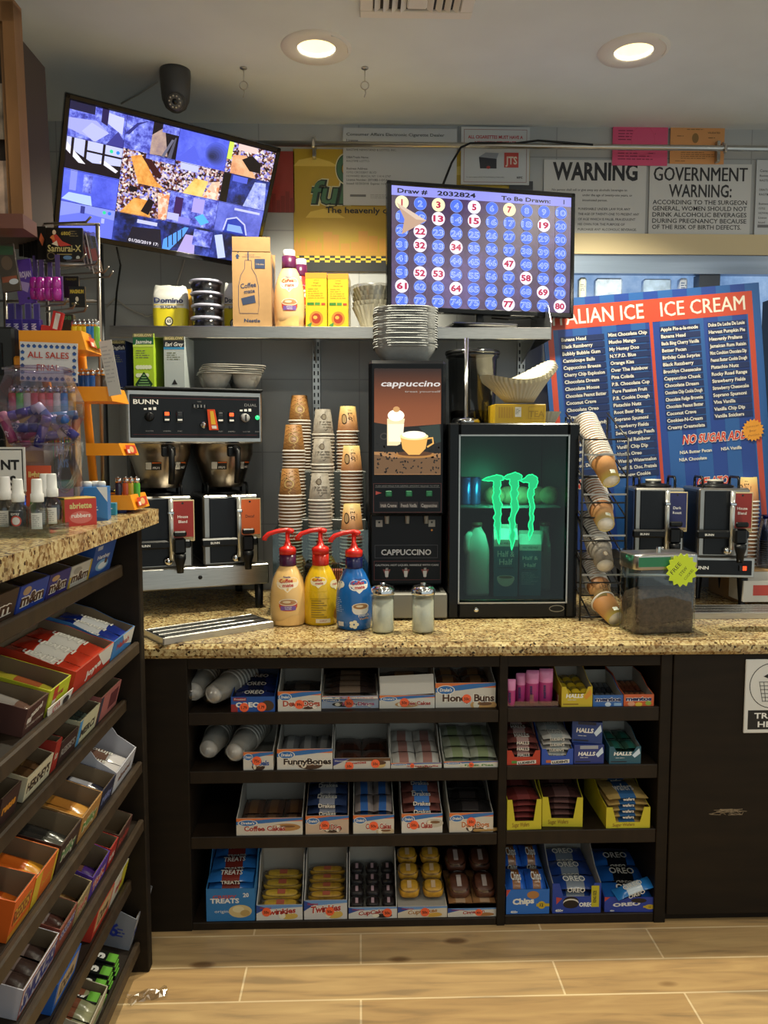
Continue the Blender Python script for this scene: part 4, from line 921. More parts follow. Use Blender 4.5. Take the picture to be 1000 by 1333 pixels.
blu, rim, outl = EM('4d72f0', 1.0), EM('93b0ff', .9), EM('b9ceff', 1.0); whi, yel, red = EM('f4ecff', 1.1), EM('fbf3b8', 1.1), EM('c01050', .9)
for n in range(80):
    u = -sw / 2 + (n % 10 + .5) * cw + .004; v = shh / 2 - .035 - (n // 10 + .5) * rh; k = n + 1; b.k = 40
    if k in hit:
        b.ell(u, v, rh * .5, rh * .49, yel if k in (1, 3, 7) else whi, 24); b.text(str(k), u, v - .0105, .022, red, w=None if k == 1 else .018 if k < 10 else .040, bold=.045)
    else:
        b.ell(u, v, rh * .48, rh * .47, rim, 24); b.ell(u, v, rh * .455, rh * .445, blu, 24); b.text(str(k), u, v - .0105, .021, outl, w=.018 if k < 10 else .040, bold=.035); b.text(str(k), u, v - .0098, .0195, blu, w=.013 if k < 10 else .034, bold=-.01)
b.k = 60; u, v = -sw / 2 + 1.05 * cw, shh / 2 - .035 - 1.5 * rh
b.poly([(u - .055, v + .05), (u + .06, v - .01), (u - .035, v - .065), (u - .025, v - .01)], EM('c9a58c', .9)); b.poly([(u - .055, v + .05), (u + .06, v - .01), (u + .02, v - .008), (u - .04, v + .03)], EM('e2c8b4', .9))
b.build('display', lo_, (0, -.002, 0))
b = MB(); b.box((.0, .035, -LH / 2 - .03), (.03, .02, .10), BLACKP, .004); b.build('stand_neck', lo_)
zb_ = sz - 2.29 + .006
b = MB(); b.box((0, .03, zb_ + .006), (.26, .15, .012), BLACKG, .005); b.build('stand_base', lo_)
lo_.location.z = lo_.location.z
b = MB(); b.tube([at(577, 240, 3.13), at(588, 212, 3.25), at(600, 192, 3.3), at(612, 186.5, 3.3), at(640, 186, 3.30), at(668, 187, 3.305), at(700, 183, 3.30), at(740, 186, 3.3), at(772, 188.5, 3.3)], .0045, BLACKP, 8); tag(b.build('monitor_cable'), 'black cable arching from the number monitor up along the metal rail', 'cable')
b = MB(); b.tube([at(640, 414, 3.14), at(665, 416, 3.16), at(690, 414, 3.17), at(700, 420, 3.15)], .003, BLACKP, 6); tag(b.build('power_lead'), 'thin black lead drooping on the shelf under the number monitor', 'cord')

# ------------------------------------------------------------------ notices on the back wall
def notice(px0, px1, py0, py1, label, col, art, name='notice', cat='notice', off=.004, th=.003, sl=0):
    Y = WY - off - th; a, c = at(px0, py1, Y), at(px1, py0, Y); w, h = c.x - a.x, c.z - a.z
    b = MB(flat((0, -th / 2 - .0002, 0))); b.box((0, 0, 0), (w, th, h), P(col, .35)); b.step = 2e-5; art(b, w, h)
    return tag(b.build(name, loc=((a.x + c.x) / 2, Y + th / 2, (a.z + c.z) / 2), rot=(0, R(sl), 0)), label, cat)
def art_red(b, w, h):
    for i in range(9): b.rect(-w / 2 + i * w / 9, -h / 2, -w / 2 + (i + 1) * w / 9 - .002, -h / 2 + h * (.2 + .18 * ((i * 7) % 5) / 5), P('7c2a22'))
notice(330, 383, 197, 276, 'dark red poster partly behind the tilted security screen', '95322a', art_red, 'poster', 'poster')
def art_coffee(b, w, h):
    Yl, Yd = P('b3941f'), P('b58a2a')
    for (u, v, s_) in ((-.42, .36, .08), (-.38, .02 - .08, .07), (.2, .3, .09)): b.poly([(w * (u - s_), h * v), (w * (u + s_ * 1.4), h * v), (w * (u + s_ * .9), h * (v + .04)), (w * (u + s_ * .1), h * (v + .075)), (w * (u - s_ * .7), h * (v + .05))], P('d3b650'))
    rr = random.Random(4); u = -w / 2
    while u < w / 2 - .03:
        ww = rr.uniform(.02, .04); hh = rr.uniform(.05, .17) * h * 1.1; b.rect(u, -h * .335, u + ww, -h * .335 + hh, P('c08a2e'));
        if rr.random() < .4: b.poly([(u + ww * .3, -h * .335 + hh), (u + ww * .7, -h * .335 + hh), (u + ww * .5, -h * .335 + hh + .03)], P('c08a2e'))
        u += ww + rr.uniform(0, .008)
    b.rect(-w / 2, -h * .37, w / 2, -h * .335, P('b98a2a')); b.rect(-w / 2, -h / 2, w / 2, -h * .37, P('17191b'))
    n = 46
    for j in range(3):
        for i in range(n):
            if (i + j) % 2 == 0: b.rect(-w / 2 + i * w / n, -h * .372 - (j + 1) * h * .018, -w / 2 + (i + 1) * w / n, -h * .372 - j * h * .018, P('d8bb36'))
    G, GD = P('3e6a4c'), P('16251c')
    for mat, bd in ((P('c9c7a0'), .09), (GD, .06), (G, .015)): b.text('full', -w * .435, h * .06, h * .18, mat, w=w * .18, align='l', bold=bd, shear=.2)
    for r_, mat in ((.072, P('c9c7a0')), (.066, GD), (.062, G), (.034, GD), (.030, P('b3941f'))): b.ell(-w * .275, h * .34, r_ * .66, r_ * .9, mat, 32)
    b.text('The heavenly coffee', -w * .365, -h * .02, .0235, P('1c1c1c'), align='l', w=w * .345, bold=.02)
notice(383, 690, 197, 353, 'yellow coffee poster with city skyline and checkered band between the two screens', 'b3941f', art_coffee, 'coffee_poster', 'poster', .004)
def art_lic(b, w, h):
    b.text('Consumer Affairs Electronic Cigarette Dealer', -w * .47, h * .40, .0115, INK, align='l', w=w * .86, bold=.01); b.text('License', -w * .47, h * .32, .0115, INK, align='l', bold=.01)
    for i, (s_, bd) in enumerate((('RAGTIME NEWSTAND & LOTTO, INC.', 0), ('', 0), ('DBA/Trade Name:', .015), ('RAGTIME LOTTO', 0), ('', 0), ('Business Address:', .015), ('15752 CROSSBAY BLVD', 0), ('HOWARD BEACH, NY 11414-2747', 0), ('License Number: 2071085-1-DCA', .015), ('Issued: 03/20/2018  Expires: 11/30/2019', .01))):
        if s_: b.text(s_, -w * .47, h * .205 - i * h * .0485, .0085, P('4a4a4c'), align='l', bold=bd)
    b.rect(-w * .44, -h * .39, -w * .30, -h * .36, P('6a6a6c')); b.lines(-w * .26, -h * .36, w * .3, h * .06, 3, P('8a8a8c'))
notice(447, 595, 168, 267, 'white electronic cigarette dealer licence sheet over the yellow poster', 'b9bcbf', art_lic, off=.013)
def art_cig(b, w, h):
    b.frame(-w * .46, -h * .46, w * .46, h * .46, .002, P('8a5a58')); b.text('ALL CIGARETTES MUST HAVE A', 0, h * .30, .0125, P('a8202c'), w=w * .80, bold=.03); b.text('NEW YORK CITY/STATE', 0, h * .20, .0125, P('a8202c'), w=w * .6, bold=.03)
    b.poly([(-w * .24, -h * .02), (-w * .14, h * .06), (w * .05, h * .05), (w * .02, -h * .05)], P('8a8d94')); b.poly([(-w * .24, -h * .02), (w * .02, -h * .05), (w * .02, -h * .22), (-w * .22, -h * .22)], P('2c2e36')); b.ell(-w * .1, -h * .2, .008, .006, P('a03028')); b.rect(w * .13, -h * .2, w * .34, h * .06, P('b8423a'))
    b.text('JTS', w * .235, -h * .14, .03, P('d8c8b8'), w=w * .17, bold=.03); b.text('To report violators, call the NYC Sheriff Hotline at 718-610-4850', -w * .42, -h * .38, .0045, INK, align='l', w=w * .55); b.text('NYC', w * .36, -h * .39, .008, INK, bold=.05)
notice(600, 690, 166, 240, 'white cigarette tax stamp notice with red heading next to the licence sheet', 'bfc1c2', art_cig, off=.014)
b_ = at(640, 252, WY); notice(663, 694, 236, 262, 'dark card tucked behind the top edge of the number monitor', '2a3038', lambda b, w, h: b.rect(-w * .5, -h * .1, w * .5, h * .1, P('4a5058')), 'dark_card', 'card', .010)
def art_pink(b, w, h):
    b.lines(-w * .4, h * .40, w * .8, h * .3, 4, P('8a2a4a')); b.text('PERMIT', 0, h * .0, .008, P('8a2a4a')); b.lines(-w * .4, -h * .1, w * .8, h * .3, 4, P('8a2a4a')); b.ell(w * .05, h * .15, .05, .06, P('cf4a70')); b.ell(w * .05, h * .15, .047, .057, P('d5527a'))
notice(797, 870, 165, 215, 'pink permit sheet on the wall behind the metal rail', 'd5527a', art_pink, off=.009, name='permit', cat='permit')
def art_or(b, w, h):
    b.lines(-w * .2, h * .44, w * .4, h * .1, 2, P('7a5a30')); b.text('VALIDATED', w * .30, h * .28, .007, P('5a4020'), bold=.02); b.lines(w * .2, h * .18, w * .2, h * .05, 1, P('5a4020')); b.lines(-w * .38, h * .22, w * .2, h * .05, 1, P('5a4020')); b.ell(-w * .04, h * .16, .014, .02, P('8a6a3c')); b.lines(-w * .3, -h * .2, w * .7, h * .2, 4, P('8a6236')); b.lines(-w * .4, -h * .42, w * .3, h * .05, 1, P('8a6236'))
notice(872, 944, 163, 213, 'orange permit sheet with a small crest behind the metal rail', 'd3965c', art_or, off=.008, name='permit', cat='permit')
def art_warn(b, w, h):
    b.text('WARNING', -w * .0, h * .24, .068, P('1e2026'), w=w * .83, bold=.035)
    for i, s_ in enumerate(('No person shall sell or give away any alcoholic beverages to:', 'under the age of twenty-one years, or', 'intoxicated person.', '', 'PUNISHABLE UNDER LAW FOR ANY', 'THE AGE OF TWENTY-ONE TO PRESENT ANY', 'OF AGE WHICH IS FALSE, FRAUDULENT', 'HIS OWN FOR THE PURPOSE OF', 'PURCHASE ANY ALCOHOLIC BEVERAGE.')):
        if s_: b.text(s_, -w * .42 if i == 0 else -w * .12 if i < 3 else -w * .16, h * (.09 - .068 * i) + (.0 if i < 4 else h * .02), .0095, P('3a3a40'), align='l', maxw=w * .74 if i == 0 else w * .60, bold=.01)
notice(707, 842, 209, 306, 'white warning sign about alcohol sales beside the number monitor', 'c3c3c1', art_warn, 'warning_sign', 'sign', .004)
def serif(b, t, u, v, h, w, mat, bd=.02):
    b.text(t, u, v, h, mat, w=w, bold=bd)
def art_gov(b, w, h):
    serif(b, 'GOVERNMENT', 0, h * .265, h * .19, w * .92, P('26262a'), .02); serif(b, 'WARNING:', 0, h * .045, h * .17, w * .62, P('26262a'), .02)
    for i, s_ in enumerate(('ACCORDING TO THE SURGEON', 'GENERAL, WOMEN SHOULD NOT', 'DRINK ALCOHOLIC BEVERAGES', 'DURING PREGNANCY BECAUSE', 'OF THE RISK OF BIRTH DEFECTS.')): b.text(s_, -w * .465, h * (-.06 - .086 * i), h * .06, P('26262a'), w=w * (.93 if i != 4 else .88), align='l', bold=.015)
notice(844, 979, 214, 307, 'white government warning sign about drinking below the orange permit', 'c3c3c1', art_gov, 'warning_sign', 'sign', .005)
def art_lic2(b, w, h):
    for i, s_ in enumerate(('Consumer', 'Business', 'RAGTIME', '', 'DBA/Trade', 'RAGTIME', '', 'Business', '15752', 'HOWARD', 'License', 'Issued')):
        if s_: b.text(s_, -w * .44, h * (.34 - .062 * i), .011 if i == 0 else .0085, P('38383a'), align='l', bold=.01)
    b.rect(-w * .45, -h * .4, w * .1, -h * .36, P('6a6a6c'))
notice(982, 1060, 209, 306, 'white licence sheet next to the government warning sign', 'bcbfc2', art_lic2, off=.006)
# left wall: poster and notice
def lnotice(y0, y1, z0, z1, label, col, art, name, cat):
    w, h = y1 - y0, z1 - z0; b = MB(flat((.002, 0, 0), (0, 1, 0))); b.box((0, 0, 0), (.003, w, h), P(col)); art(b, w, h)
    return tag(b.build(name, loc=(WX + .003, (y0 + y1) / 2, (z0 + z1) / 2)), label, cat)
pa = gx(48, 165, WX + .003); yl = lambda px: gx(px, 200, WX + .003).y
zt_ = gx(47, 92, WX).z; zb2 = gx(48, 167, WX).z
def art_lp(b, w, h):
    b.rect(-w / 2, -h * .2, -w * .0, h / 2, P('2a3450')); b.poly([(w * .0, h * .5), (w * .5, h * .5), (w * .5, -h * .5), (-w * .5, -h * .5), (-w * .5, -h * .22), (w * .12, -h * .2)], P('b1452e')); b.ell(w * .3, h * .08, w * .1, h * .12, P('c9c0b0')); b.ell(w * .3, h * .08, w * .07, h * .09, P('30405c')); b.text('s', w * .3, h * .03, .05, P('e0dccf')); b.poly([(-w * .45, -h * .25), (w * .2, -h * .3), (w * .4, -h * .45), (-w * .4, -h * .4)], P('8a5a6a'))
lnotice(yl(16), yl(46), gx(48, 167, WX).z, gx(46, 90, WX).z, 'red and navy poster high on the side wall next to the wood display case', 'b1452e', art_lp, 'wall_poster', 'poster')
def art_ln(b, w, h):
    for i, s_ in enumerate(('NO SALE', 'UNDER 21:', 'cigarettes', 'tobacco products,', 'and', 'liquid nicotine,', 'herbal', 'rolling papers, or', 'pipes')): b.text(s_, w * .42, h * (.40 - .105 * i), h * (.05 if i < 2 else .038), P('9a3a42'), align='r', bold=.03 if i < 2 else .01, maxw=w * .9)
lnotice(yl(10), yl(51.5), gx(52, 292, WX).z, gx(48, 185, WX).z, 'white age notice with dark red print on the side wall below the poster', 'b4b8ba', art_ln, 'age_notice', 'notice')
# wooden display case hanging at the upper corner of the picture
b = MB(); dc = thing('wood_display_case', 'oak framed display case hanging beside the side wall poster', 'display case', (0, 0, 0))
e_t, e_b = at(17, 12, 2.05), at(31, 284, 1.95)
def sk(z): t = (z - e_b.z) / (e_t.z - e_b.z); return e_b + (e_t - e_b) * t
b = MB(); lo1, hi1 = sk(e_b.z), sk(e_t.z + .02)
def col(x0, x1, d0, d1, z0, z1, mat):
    vs = []
    for z in (z0, z1):
        c = sk(z)
        for (dx, dy) in ((x0, d0), (x1, d0), (x1, d1), (x0, d1)): vs.append((c.x + dx, c.y + dy, z))
    b.add(vs, [(0, 1, 2, 3)[::-1], (4, 5, 6, 7), (0, 1, 5, 4), (1, 2, 6, 5), (2, 3, 7, 6), (3, 0, 4, 7)], mat)
col(-.028, 0, 0, .05, e_b.z, e_t.z + .02, WOODY); col(-.04, -.028, .012, .05, e_b.z, e_t.z, WOODY); b.build('corner_post', dc)
b = MB(); col(-.5, .0, 0, .05, e_t.z - .03, e_t.z + .03, WOODY); b.build('top_rail', dc)
b = MB(); col(-.5, .006, -.02, .06, e_b.z - .03, e_b.z + .005, M('case_sill', '6a4236', .5)); b.build('bottom_sill', dc)
b = MB(); col(-.5, -.04, .045, .3, e_b.z, e_t.z, M('case_inside', '3a2c22', .7)); b.build('case_body', dc)
b = MB(); col(-.4, -.036, .03, .034, e_b.z + .012, e_b.z + .15, M('case_card', 'c8a890', .5, noise=.5, scale=14)); b.build('display_card', dc)
b = MB(); col(-.4, -.042, .02, .024, e_b.z + .20, e_b.z + .34, M('case_card2', '8a7a68', .5, noise=.5, scale=18)); b.build('display_card', dc)

# ------------------------------------------------------------------ menu board
MY = 3.22; MW, MH = .888, 1.02
c0 = Vector((1.206, MY, 1.728)); mh0 = .887
mb = thing('menu_board', 'large blue ice cream menu board with red borders leaning behind the coffee servers', 'menu board', c0)
mb.rotation_mode = 'QUATERNION'; mb.rotation_quaternion = (Matrix.Rotation(R(.2), 3, 'Z') @ Matrix.Rotation(R(-2.4), 3, 'X') @ Matrix.Rotation(R(-5), 3, 'Y')).to_quaternion()
b = MB(flat((0, -.0055, 0))); b.box((0, 0, mh0 / 2 - MH / 2), (MW, .010, MH), P('223f88', .3)); b.step = 2.5e-5
n = 15
for i in range(n):
    if i % 2 == 0: b.rect(-MW / 2 + i * MW / n, mh0 / 2 - MH, -MW / 2 + (i + 1) * MW / n, mh0 / 2, P('285694', .3))
mc = lambda x, y: (-MW / 2 + x * MW, mh0 / 2 - y * mh0)
RB = P('b5442e', .3); LET = P('d9d4c4')
def mrect(x0, y0, x1, y1, mat): b.rect(*mc(x0, y1), *mc(x1, y0), mat)
mrect(.02, .035, .965, .138, RB); mrect(.02, .13, .045, 1.14, RB); mrect(.94, .13, .965, 1.14, RB); mrect(.485, .13, .50, 1.14, RB) 
b.text('ITALIAN ICE', *mc(.255, .117), .058, LET, w=.37, bold=.012); b.text('ICE CREAM', *mc(.735, .117), .058, LET, w=.345, bold=.012)
cols_ = [(.075, .275, ['Banana Head', 'Black Razzberry', 'Bubbly Bubble Gum', 'Cantaloupe Balls', 'Cappuccino Breeze', 'Cherry Chip Explosion', 'Chocolate Dream', 'Chocolate Moose', 'Chocolate Peanut Butter', 'Coconut Crave', 'Chocolate Oreo', 'Creamsicle', 'Island Cotton Candy', 'Havana Banana', 'Jolly Green', 'Jumpin Java', 'Lemon', 'Mango', 'Lemon Drop', 'Lime', 'Melon'], .172),
         (.29, .48, ['Mint Chocolate Chip', 'Mucho Mango', 'My Honey Doo', 'N.Y.P.D. Blue', 'Orange Kiss', 'Over The Rainbow', 'Pina Colada', 'P.B. Chocolate Cup', 'Pure Passion Fruit', 'P.B. Cookie Dough', 'Pistachio Nutz', 'Root Beer Mug', 'Soprano Spumoni', 'Strawberry Fields', 'Sweet Georgia Peach', 'Tropical Rainbow', 'Vanilla Chip Dip', 'Vanilla Oreo', 'Wassup Watermelon', 'Vanilla B. Choc. Pretzels', 'Rainbow Cookie'], .168),
         (.53, .715, ['Apple Pie-a-la-mode', 'Banana Head', 'Bada Bing Cherry Vanilla', 'Better Pecan', 'Birthday Cake Surprise', 'Black Razzberry', 'Brooklyn Cheesecake', 'Cappuccino Chunk', 'Chocolate Dream', 'Chocolate Chip Cookie Dough', 'Chocolate Fudge Brownie', 'Chocolate Peanut Butter', 'Coconut Crave', 'Cookies-N-Cream', 'Creamy Creamolata'], .163),
         (.75, .93, ['Dulce De Leche De Louie', 'Harvest Pumpkin Pie', 'Heavenly Pralians', 'Jamaican Rum Raisin', 'Mint Condition Chocolate Dip', 'Peanut Butter Cookie Dough', 'Pistachio Nutz', 'Rocky Road Range', 'Strawberry Fields', 'Strawberry Cheesecake', 'Soprano Spumoni', 'Viva Vanilla', 'Vanilla Chip Dip', 'Vanilla Snickers'], .161)]
for x0, x1, names, y0 in cols_:
    dy = .0318
    for i, s_ in enumerate(names):
        b.k = 60; mrect(x0, y0 + i * dy, x1, y0 + i * dy + .025, P('1b2a55', .3)); u, v = mc(x0 + .004, y0 + i * dy + .020); b.text(s_, u, v, .0135, LET, align='l', bold=.025, maxw=(x1 - x0) * MW * .93)
b.k = 90
for mat, bd in ((P('e0d6c8'), .07), (P('c03a26'), .03)): b.text('NO SUGAR ADDED', *mc(.77, .70), .034, mat, w=.31, bold=bd, shear=.2); b.text('GELATO', *mc(.72, .90), .034, mat, w=.13, bold=bd, shear=.2); b.text('SUNDAES', *mc(.12, .86), .034, mat, w=.13, bold=bd, shear=.2)
for s_, x, y in (('NSA Butter Pecan', .655, .745), ('NSA Vanilla', .82, .745), ('NSA Chocolate', .64, .778)): b.text(s_, *mc(x, y), .0125, LET, bold=.025)
b.build('board', mb)
def starburst(parent, o, R0, col, words, rot, tcol='2a2418', n=18, u=(1, 0, 0), v=(0, 0, 1), name='star_sticker'):
    b = MB(flat(o, u, v)); b.prism([(R0 * (1 if i % 2 == 0 else .82) * math.cos(math.pi * i / n), R0 * (1 if i % 2 == 0 else .82) * math.sin(math.pi * i / n)) for i in range(2 * n)], 0, .0015, P(col, .5)); b.step = .0016
    for i, (s_, uu, vv, h, w) in enumerate(words): b.step = .0016 / (b.k + 1); b.text(s_, uu, vv, h, P(tcol), w=w, rot=rot)
    return b.build(name, parent)
mu, mv = mc(.925, .665)
starburst(mb, (mu, -.0085, mv), .046, 'd8912a', (('Jamaican', -.002, .012, .009, .055), ('Bear', 0, -.006, .009, .03), ('Patties', .002, -.024, .009, .045)), 5, '8a5a1a')
# dark appliance edge beyond the board
wbox('dark_cabinet', (X(992, WY - .05, 500), WY - .25, 1.15), (2.3, WY - .03, Z(395, WY, 990)), BLACKP)
tag(bpy.data.objects['dark_cabinet'], 'black cabinet edge on the wall past the blue menu board', 'cabinet')
# ------------------------------------------------------------------ cappuccino machine
CY = 2.82; cx0, cx1 = X(480, CY, 560), X(581, CY, 560); cw = cx1 - cx0; ccx = (cx0 + cx1) / 2
cap = thing('cappuccino_machine', 'tall black cappuccino machine with a lit picture of coffee cups', 'coffee machine', (ccx, CY, CZ))
z = lambda py: Z(py, CY, 530) - CZ
H = z(469)
b = MB(); b.box((0, .24, (H + z(765)) / 2), (cw * .94, .40, H - z(765)), BLACKP, .006); b.build('body', cap)
d0 = z(672)
b = MB(); b.box((0, .02, (H + d0) / 2), (cw, .05, H - d0), M('door_black', '0c0d11', .25, spec=.25), .012); dr_ = b.build('door', cap)
pz0, pz1 = z(618), z(480)
pic = _gradient('cappuccino_print', [(0, 'a57a50'), (.25, 'b98a5c'), (.3, '4a3a34'), (.42, '9a5a38'), (.65, '8a4e30'), (1, '2a1a16')], 'Z', pz0, pz1, emit=.35, rough=.2)
b = MB(flat((0, -.0055, 0))); pw = cw * .86; b.box((0, -.0045, (pz0 + pz1) / 2), (pw, .002, pz1 - pz0), pic, .0008); b.step = 6e-5
vy = lambda py: Z(py, CY, 530) - CZ; ux = lambda px: X(px, CY, 560) - ccx
b.text('cappuccino', ux(534), vy(503), .020, EM('f0e8e0', .75), w=cw * .76, bold=.02, shear=.25); b.text('treat yourself', ux(550), vy(511), .007, EM('d8c8b8', .5), w=cw * .46, bold=.01)
b.poly([(-pw / 2, vy(588)), (-pw / 2, vy(550)), (-.02, vy(556)), (pw / 2, vy(552)), (pw / 2, vy(590))], EM('2a2420', .3)); b.cols(-pw / 2, pw / 2, lambda x: pz0 + .003, lambda x: vy(594) + .006 * math.sin(x * 40), EM('9a7048', .45), 24)
b.ell(ux(500), vy(568), .014, .012, EM('5a5048', .4)); b.ell(ux(500), vy(568), .010, .008, EM('1a1614', .3)); b.poly([(ux(545), vy(556)), (ux(572), vy(552)), (ux(574), vy(575)), (ux(565), vy(578))], EM('3c5048', .4))
rr = random.Random(2)
for i in range(60):
    u = rr.uniform(-pw * .47, pw * .47); v = rr.uniform(pz0 + .006, vy(588)); b.k = 20; b.ell(u, v, .004, .0026, EM('2a1a12', .25), 8, rr.uniform(0, 180))
for i in range(40):
    side = rr.random() < .4; u = rr.uniform(-pw * .48, -pw * .2) if side else rr.uniform(pw * .25, pw * .48); v = rr.uniform(vy(600), vy(575)); b.k = 20; b.ell(u, v, .004, .003, EM('1c120c', .25), 8, rr.uniform(0, 180))
b.k = 24
gl, fo, mgc = EM('f7dfae', 1.0), EM('fff4d8', 1.35), EM('f2b45a', .95)
b.poly([(ux(504), vy(580)), (ux(517), vy(580)), (ux(521), vy(578)), (ux(527), vy(545)), (ux(504), vy(545))], gl); b.ell(ux(515.5), vy(541), .029, .02, fo); b.ell(ux(516), vy(533), .012, .010, EM('e0a868', .8)); b.poly([(ux(506), vy(575)), (ux(524), vy(575)), (ux(526), vy(552)), (ux(505), vy(552))], EM('ffeccc', 1.1))
b.ell(ux(540), vy(592), .07, .012, EM('c88a44', .7)); b.ell(ux(540), vy(590.5), .06, .009, EM('7a4a24', .5)); b.poly([(ux(521), vy(568)), (ux(557), vy(568)), (ux(554), vy(584)), (ux(546), vy(592)), (ux(532), vy(592)), (ux(524), vy(584))], mgc); b.ell(ux(539), vy(568), .05, .013, EM('ffe2a0', 1.1)); b.ell(ux(539), vy(566), .042, .013, fo)
b.line([(ux(556), vy(571)), (ux(563), vy(570)), (ux(564), vy(577)), (ux(556), vy(582))], .006, mgc)
b.build('lit_picture', dr_)
b = MB(flat((0, -.0056, 0))); b.frame(-cw * .44, vy(667), cw * .44, vy(629), .0015, P('6a3a36')); b.text('PUSH AND HOLD FOR DESIRED AMOUNT RELEASE TO STOP', 0, vy(633.5), .0055, GRY, w=cw * .82)
b.rect(-cw * .42, vy(633.5) - .003, cw * .42, vy(633.5) - .0022, GRY)
b.poly([(ux(489), vy(639)), (ux(489), vy(644)), (ux(497), vy(641.5))], P('c05048'))
for px, t in ((506, 'Irish Creme'), (532.5, 'French Vanilla'), (559, 'Cappuccino')): b.rect(ux(px) - .033, vy(661), ux(px) + .033, vy(653), P('2c2426')); b.text(t, ux(px), vy(660), .012, P('b8b4b0'), w=.056, bold=.02)
b.build('button_panel', dr_)
for px in (506, 532.5, 559):
    b = MB(); b.box((ux(px), -.009, vy(642.5)), (.022, .008, .020), M('green_button', '1f6a44', .3), .002); b.box((ux(px), -.0135, vy(642.5)), (.012, .002, .010), M('green_face', '2f8a5a', .3)); b.build('push_button', dr_)
b = MB(flat((0, .0335, 0))); b.box((0, .040, (d0 + z(762)) / 2), (cw * .93, .012, d0 - z(762)), M('splash_black', '0d0e12', .35, spec=.25), .002)
for px, t in ((494, 0), (564, 1)): b.rect(ux(px) - .012, vy(687), ux(px) + .012, vy(678), P('8c8a84')); b.ell(ux(px), vy(681), .004, .004, INK)
b.ell(ux(564), vy(691.5), .0035, .0035, P('c9822a'))
b.frame(ux(488), vy(728), ux(572), vy(711), .001, P('5a5a60')); b.text('CAPPUCCINO', ux(530), vy(724), .020, P('c4c4c6'), w=cw * .66, bold=.02)
b.frame(ux(487), vy(757), ux(576), vy(732), .001, P('7a3a36')); b.text('CAUTION: HOT LIQUID, HANDLE WITH CARE', ux(531), vy(738.5), .0065, P('b0b0b0'), w=cw * .84, bold=.02)
for px in (504, 529.5, 555): b.poly([(ux(px) - .014, vy(743)), (ux(px) + .014, vy(743)), (ux(px), vy(755))], P('7a3a36')); b.poly([(ux(px) - .007, vy(745)), (ux(px) + .007, vy(745)), (ux(px) + .005, vy(753)), (ux(px) - .005, vy(753))], P('c8c6c0'));
for px in (504, 529.5, 555):
    for k in (-.003, .0, .003): b.line([(ux(px) + k, vy(744)), (ux(px) + k + .001, vy(741))], .0012, P('c8c6c0'))
b.build('splash_panel', cap)
for px in (504, 531, 556):
    b = MB(); b.cyl((ux(px), .02, d0), (ux(px), .02, d0 - .028), .009, M('nozzle', '77746c', .4), 12, .007); b.build('nozzle', cap)
tz0, tz1 = 0.0, z(769)
b = MB(); bw_ = X(583, CY - .06, 790) - X(481, CY - .06, 790); b.box((0, .02, (tz1) / 2 + .004), (bw_, .16, tz1 - .008), M('tray_grey', '86847c', .45, .3), .004); tr_ = b.build('drip_tray', cap)
b = MB(); 
for i in range(16): b.box((-bw_ * .4 + i * bw_ * .8 / 15, .03, tz1 + .001), (.006, .10, .004), BLACKP, .001)
b.box((0, .03, tz1 - .001), (bw_ * .86, .115, .003), M('tray_black', '1a1815', .5)); b.build('grate', tr_)
for sx in (-1, 1):
    for yy in (-.04, .38): b = MB(); b.cyl((sx * cw * .4, yy, 0), (sx * cw * .4, yy, z(765) + .002 if yy > .1 else .02), .014, BLACKP, 12); b.build('foot', cap)
# stack of grey pulp trays on the machine
GPULP = M('grey_pulp', '8f9190', .85, noise=.06, scale=60)
sxc = ccx - .0; sY = CY + .16; zT = CZ + H; ww = X(576, sY, 430) - X(487, sY, 430)
def tray_bm():
    b = MB(); R0 = ww / 2; sq = lambda r, a, i: r * (1 / max(abs(math.cos(a)), abs(math.sin(a)))) ** .75 if r > .01 else r
    b.open_lathe([(0, .0015), (R0 * .55, .0015), (R0 * .62, .006), (R0 * .86, .050), (R0 * .90, .060), (R0 * .93, .0605), (R0 * .935, .057)], GPULP, 40, zoff=lambda r, a, i: min(sq(r, a, i), R0 * 1.0)); return b
hT = Z(404, sY, 530) - zT; nT = 17; tr0 = None
for i in range(nT):
    dz = i * (hT - .0605) / (nT - 1); loc = (sxc + .0015 * math.sin(i * 2.1), sY + .001 * math.cos(i * 3), zT + dz); lb = 'grey pulp tray in the tall stack on the cappuccino machine' if i < nT - 1 else 'topmost grey pulp tray of the stack on the cappuccino machine'
    if tr0 is None: tr0 = tag(tray_bm().build('pulp_tray', loc=loc), lb, 'tray', 'pulp trays stacked on the cappuccino machine')
    else: dup(tr0, loc, (0, 0, .02 * math.sin(i * 1.7)), label=lb)
# sugar shakers
def shaker(px, label):
    p = gz(px, 826, CZ); t = thing('sugar_shaker', label, 'sugar shaker', (p.x, p.y + .036, CZ)); hh = (Z(772, p.y + .036, px) - CZ); r = (X(px + 15, p.y, 800) - X(px - 15, p.y, 800)) / 2
    b = MB(); n = 20; b.open_lathe([(0, .002), (r * .92, .002), (r, .008), (r * .97, hh * .5), (r * .97, hh * .95), (r, hh)], GLASS, n * 2, zoff=lambda q_, a, i: q_ * (1 + .015 * math.cos(a * n))); b.build('jar', t)
    b = MB(); b.lathe([(0, .005), (r * .88, .005), (r * .93, .012), (r * .92, hh * .82), (r * .7, hh * .86), (0, hh * .87)], M('white_sugar', 'd9d4c6', .8, noise=.03, scale=80), 24); b.build('sugar', t)
    b = MB(); b.lathe([(r * 1.04, hh - .002), (r * 1.06, hh + .003), (r * 1.05, hh + .014), (r * .8, hh + .024), (r * .3, hh + .029), (0, hh + .03)], CHROME, 32); b.lathe([(0, 0), (.008, 0), (.009, .006), (0, .007)], CHROME, 14, (0, 0, hh + .028)); b.build('lid', t)
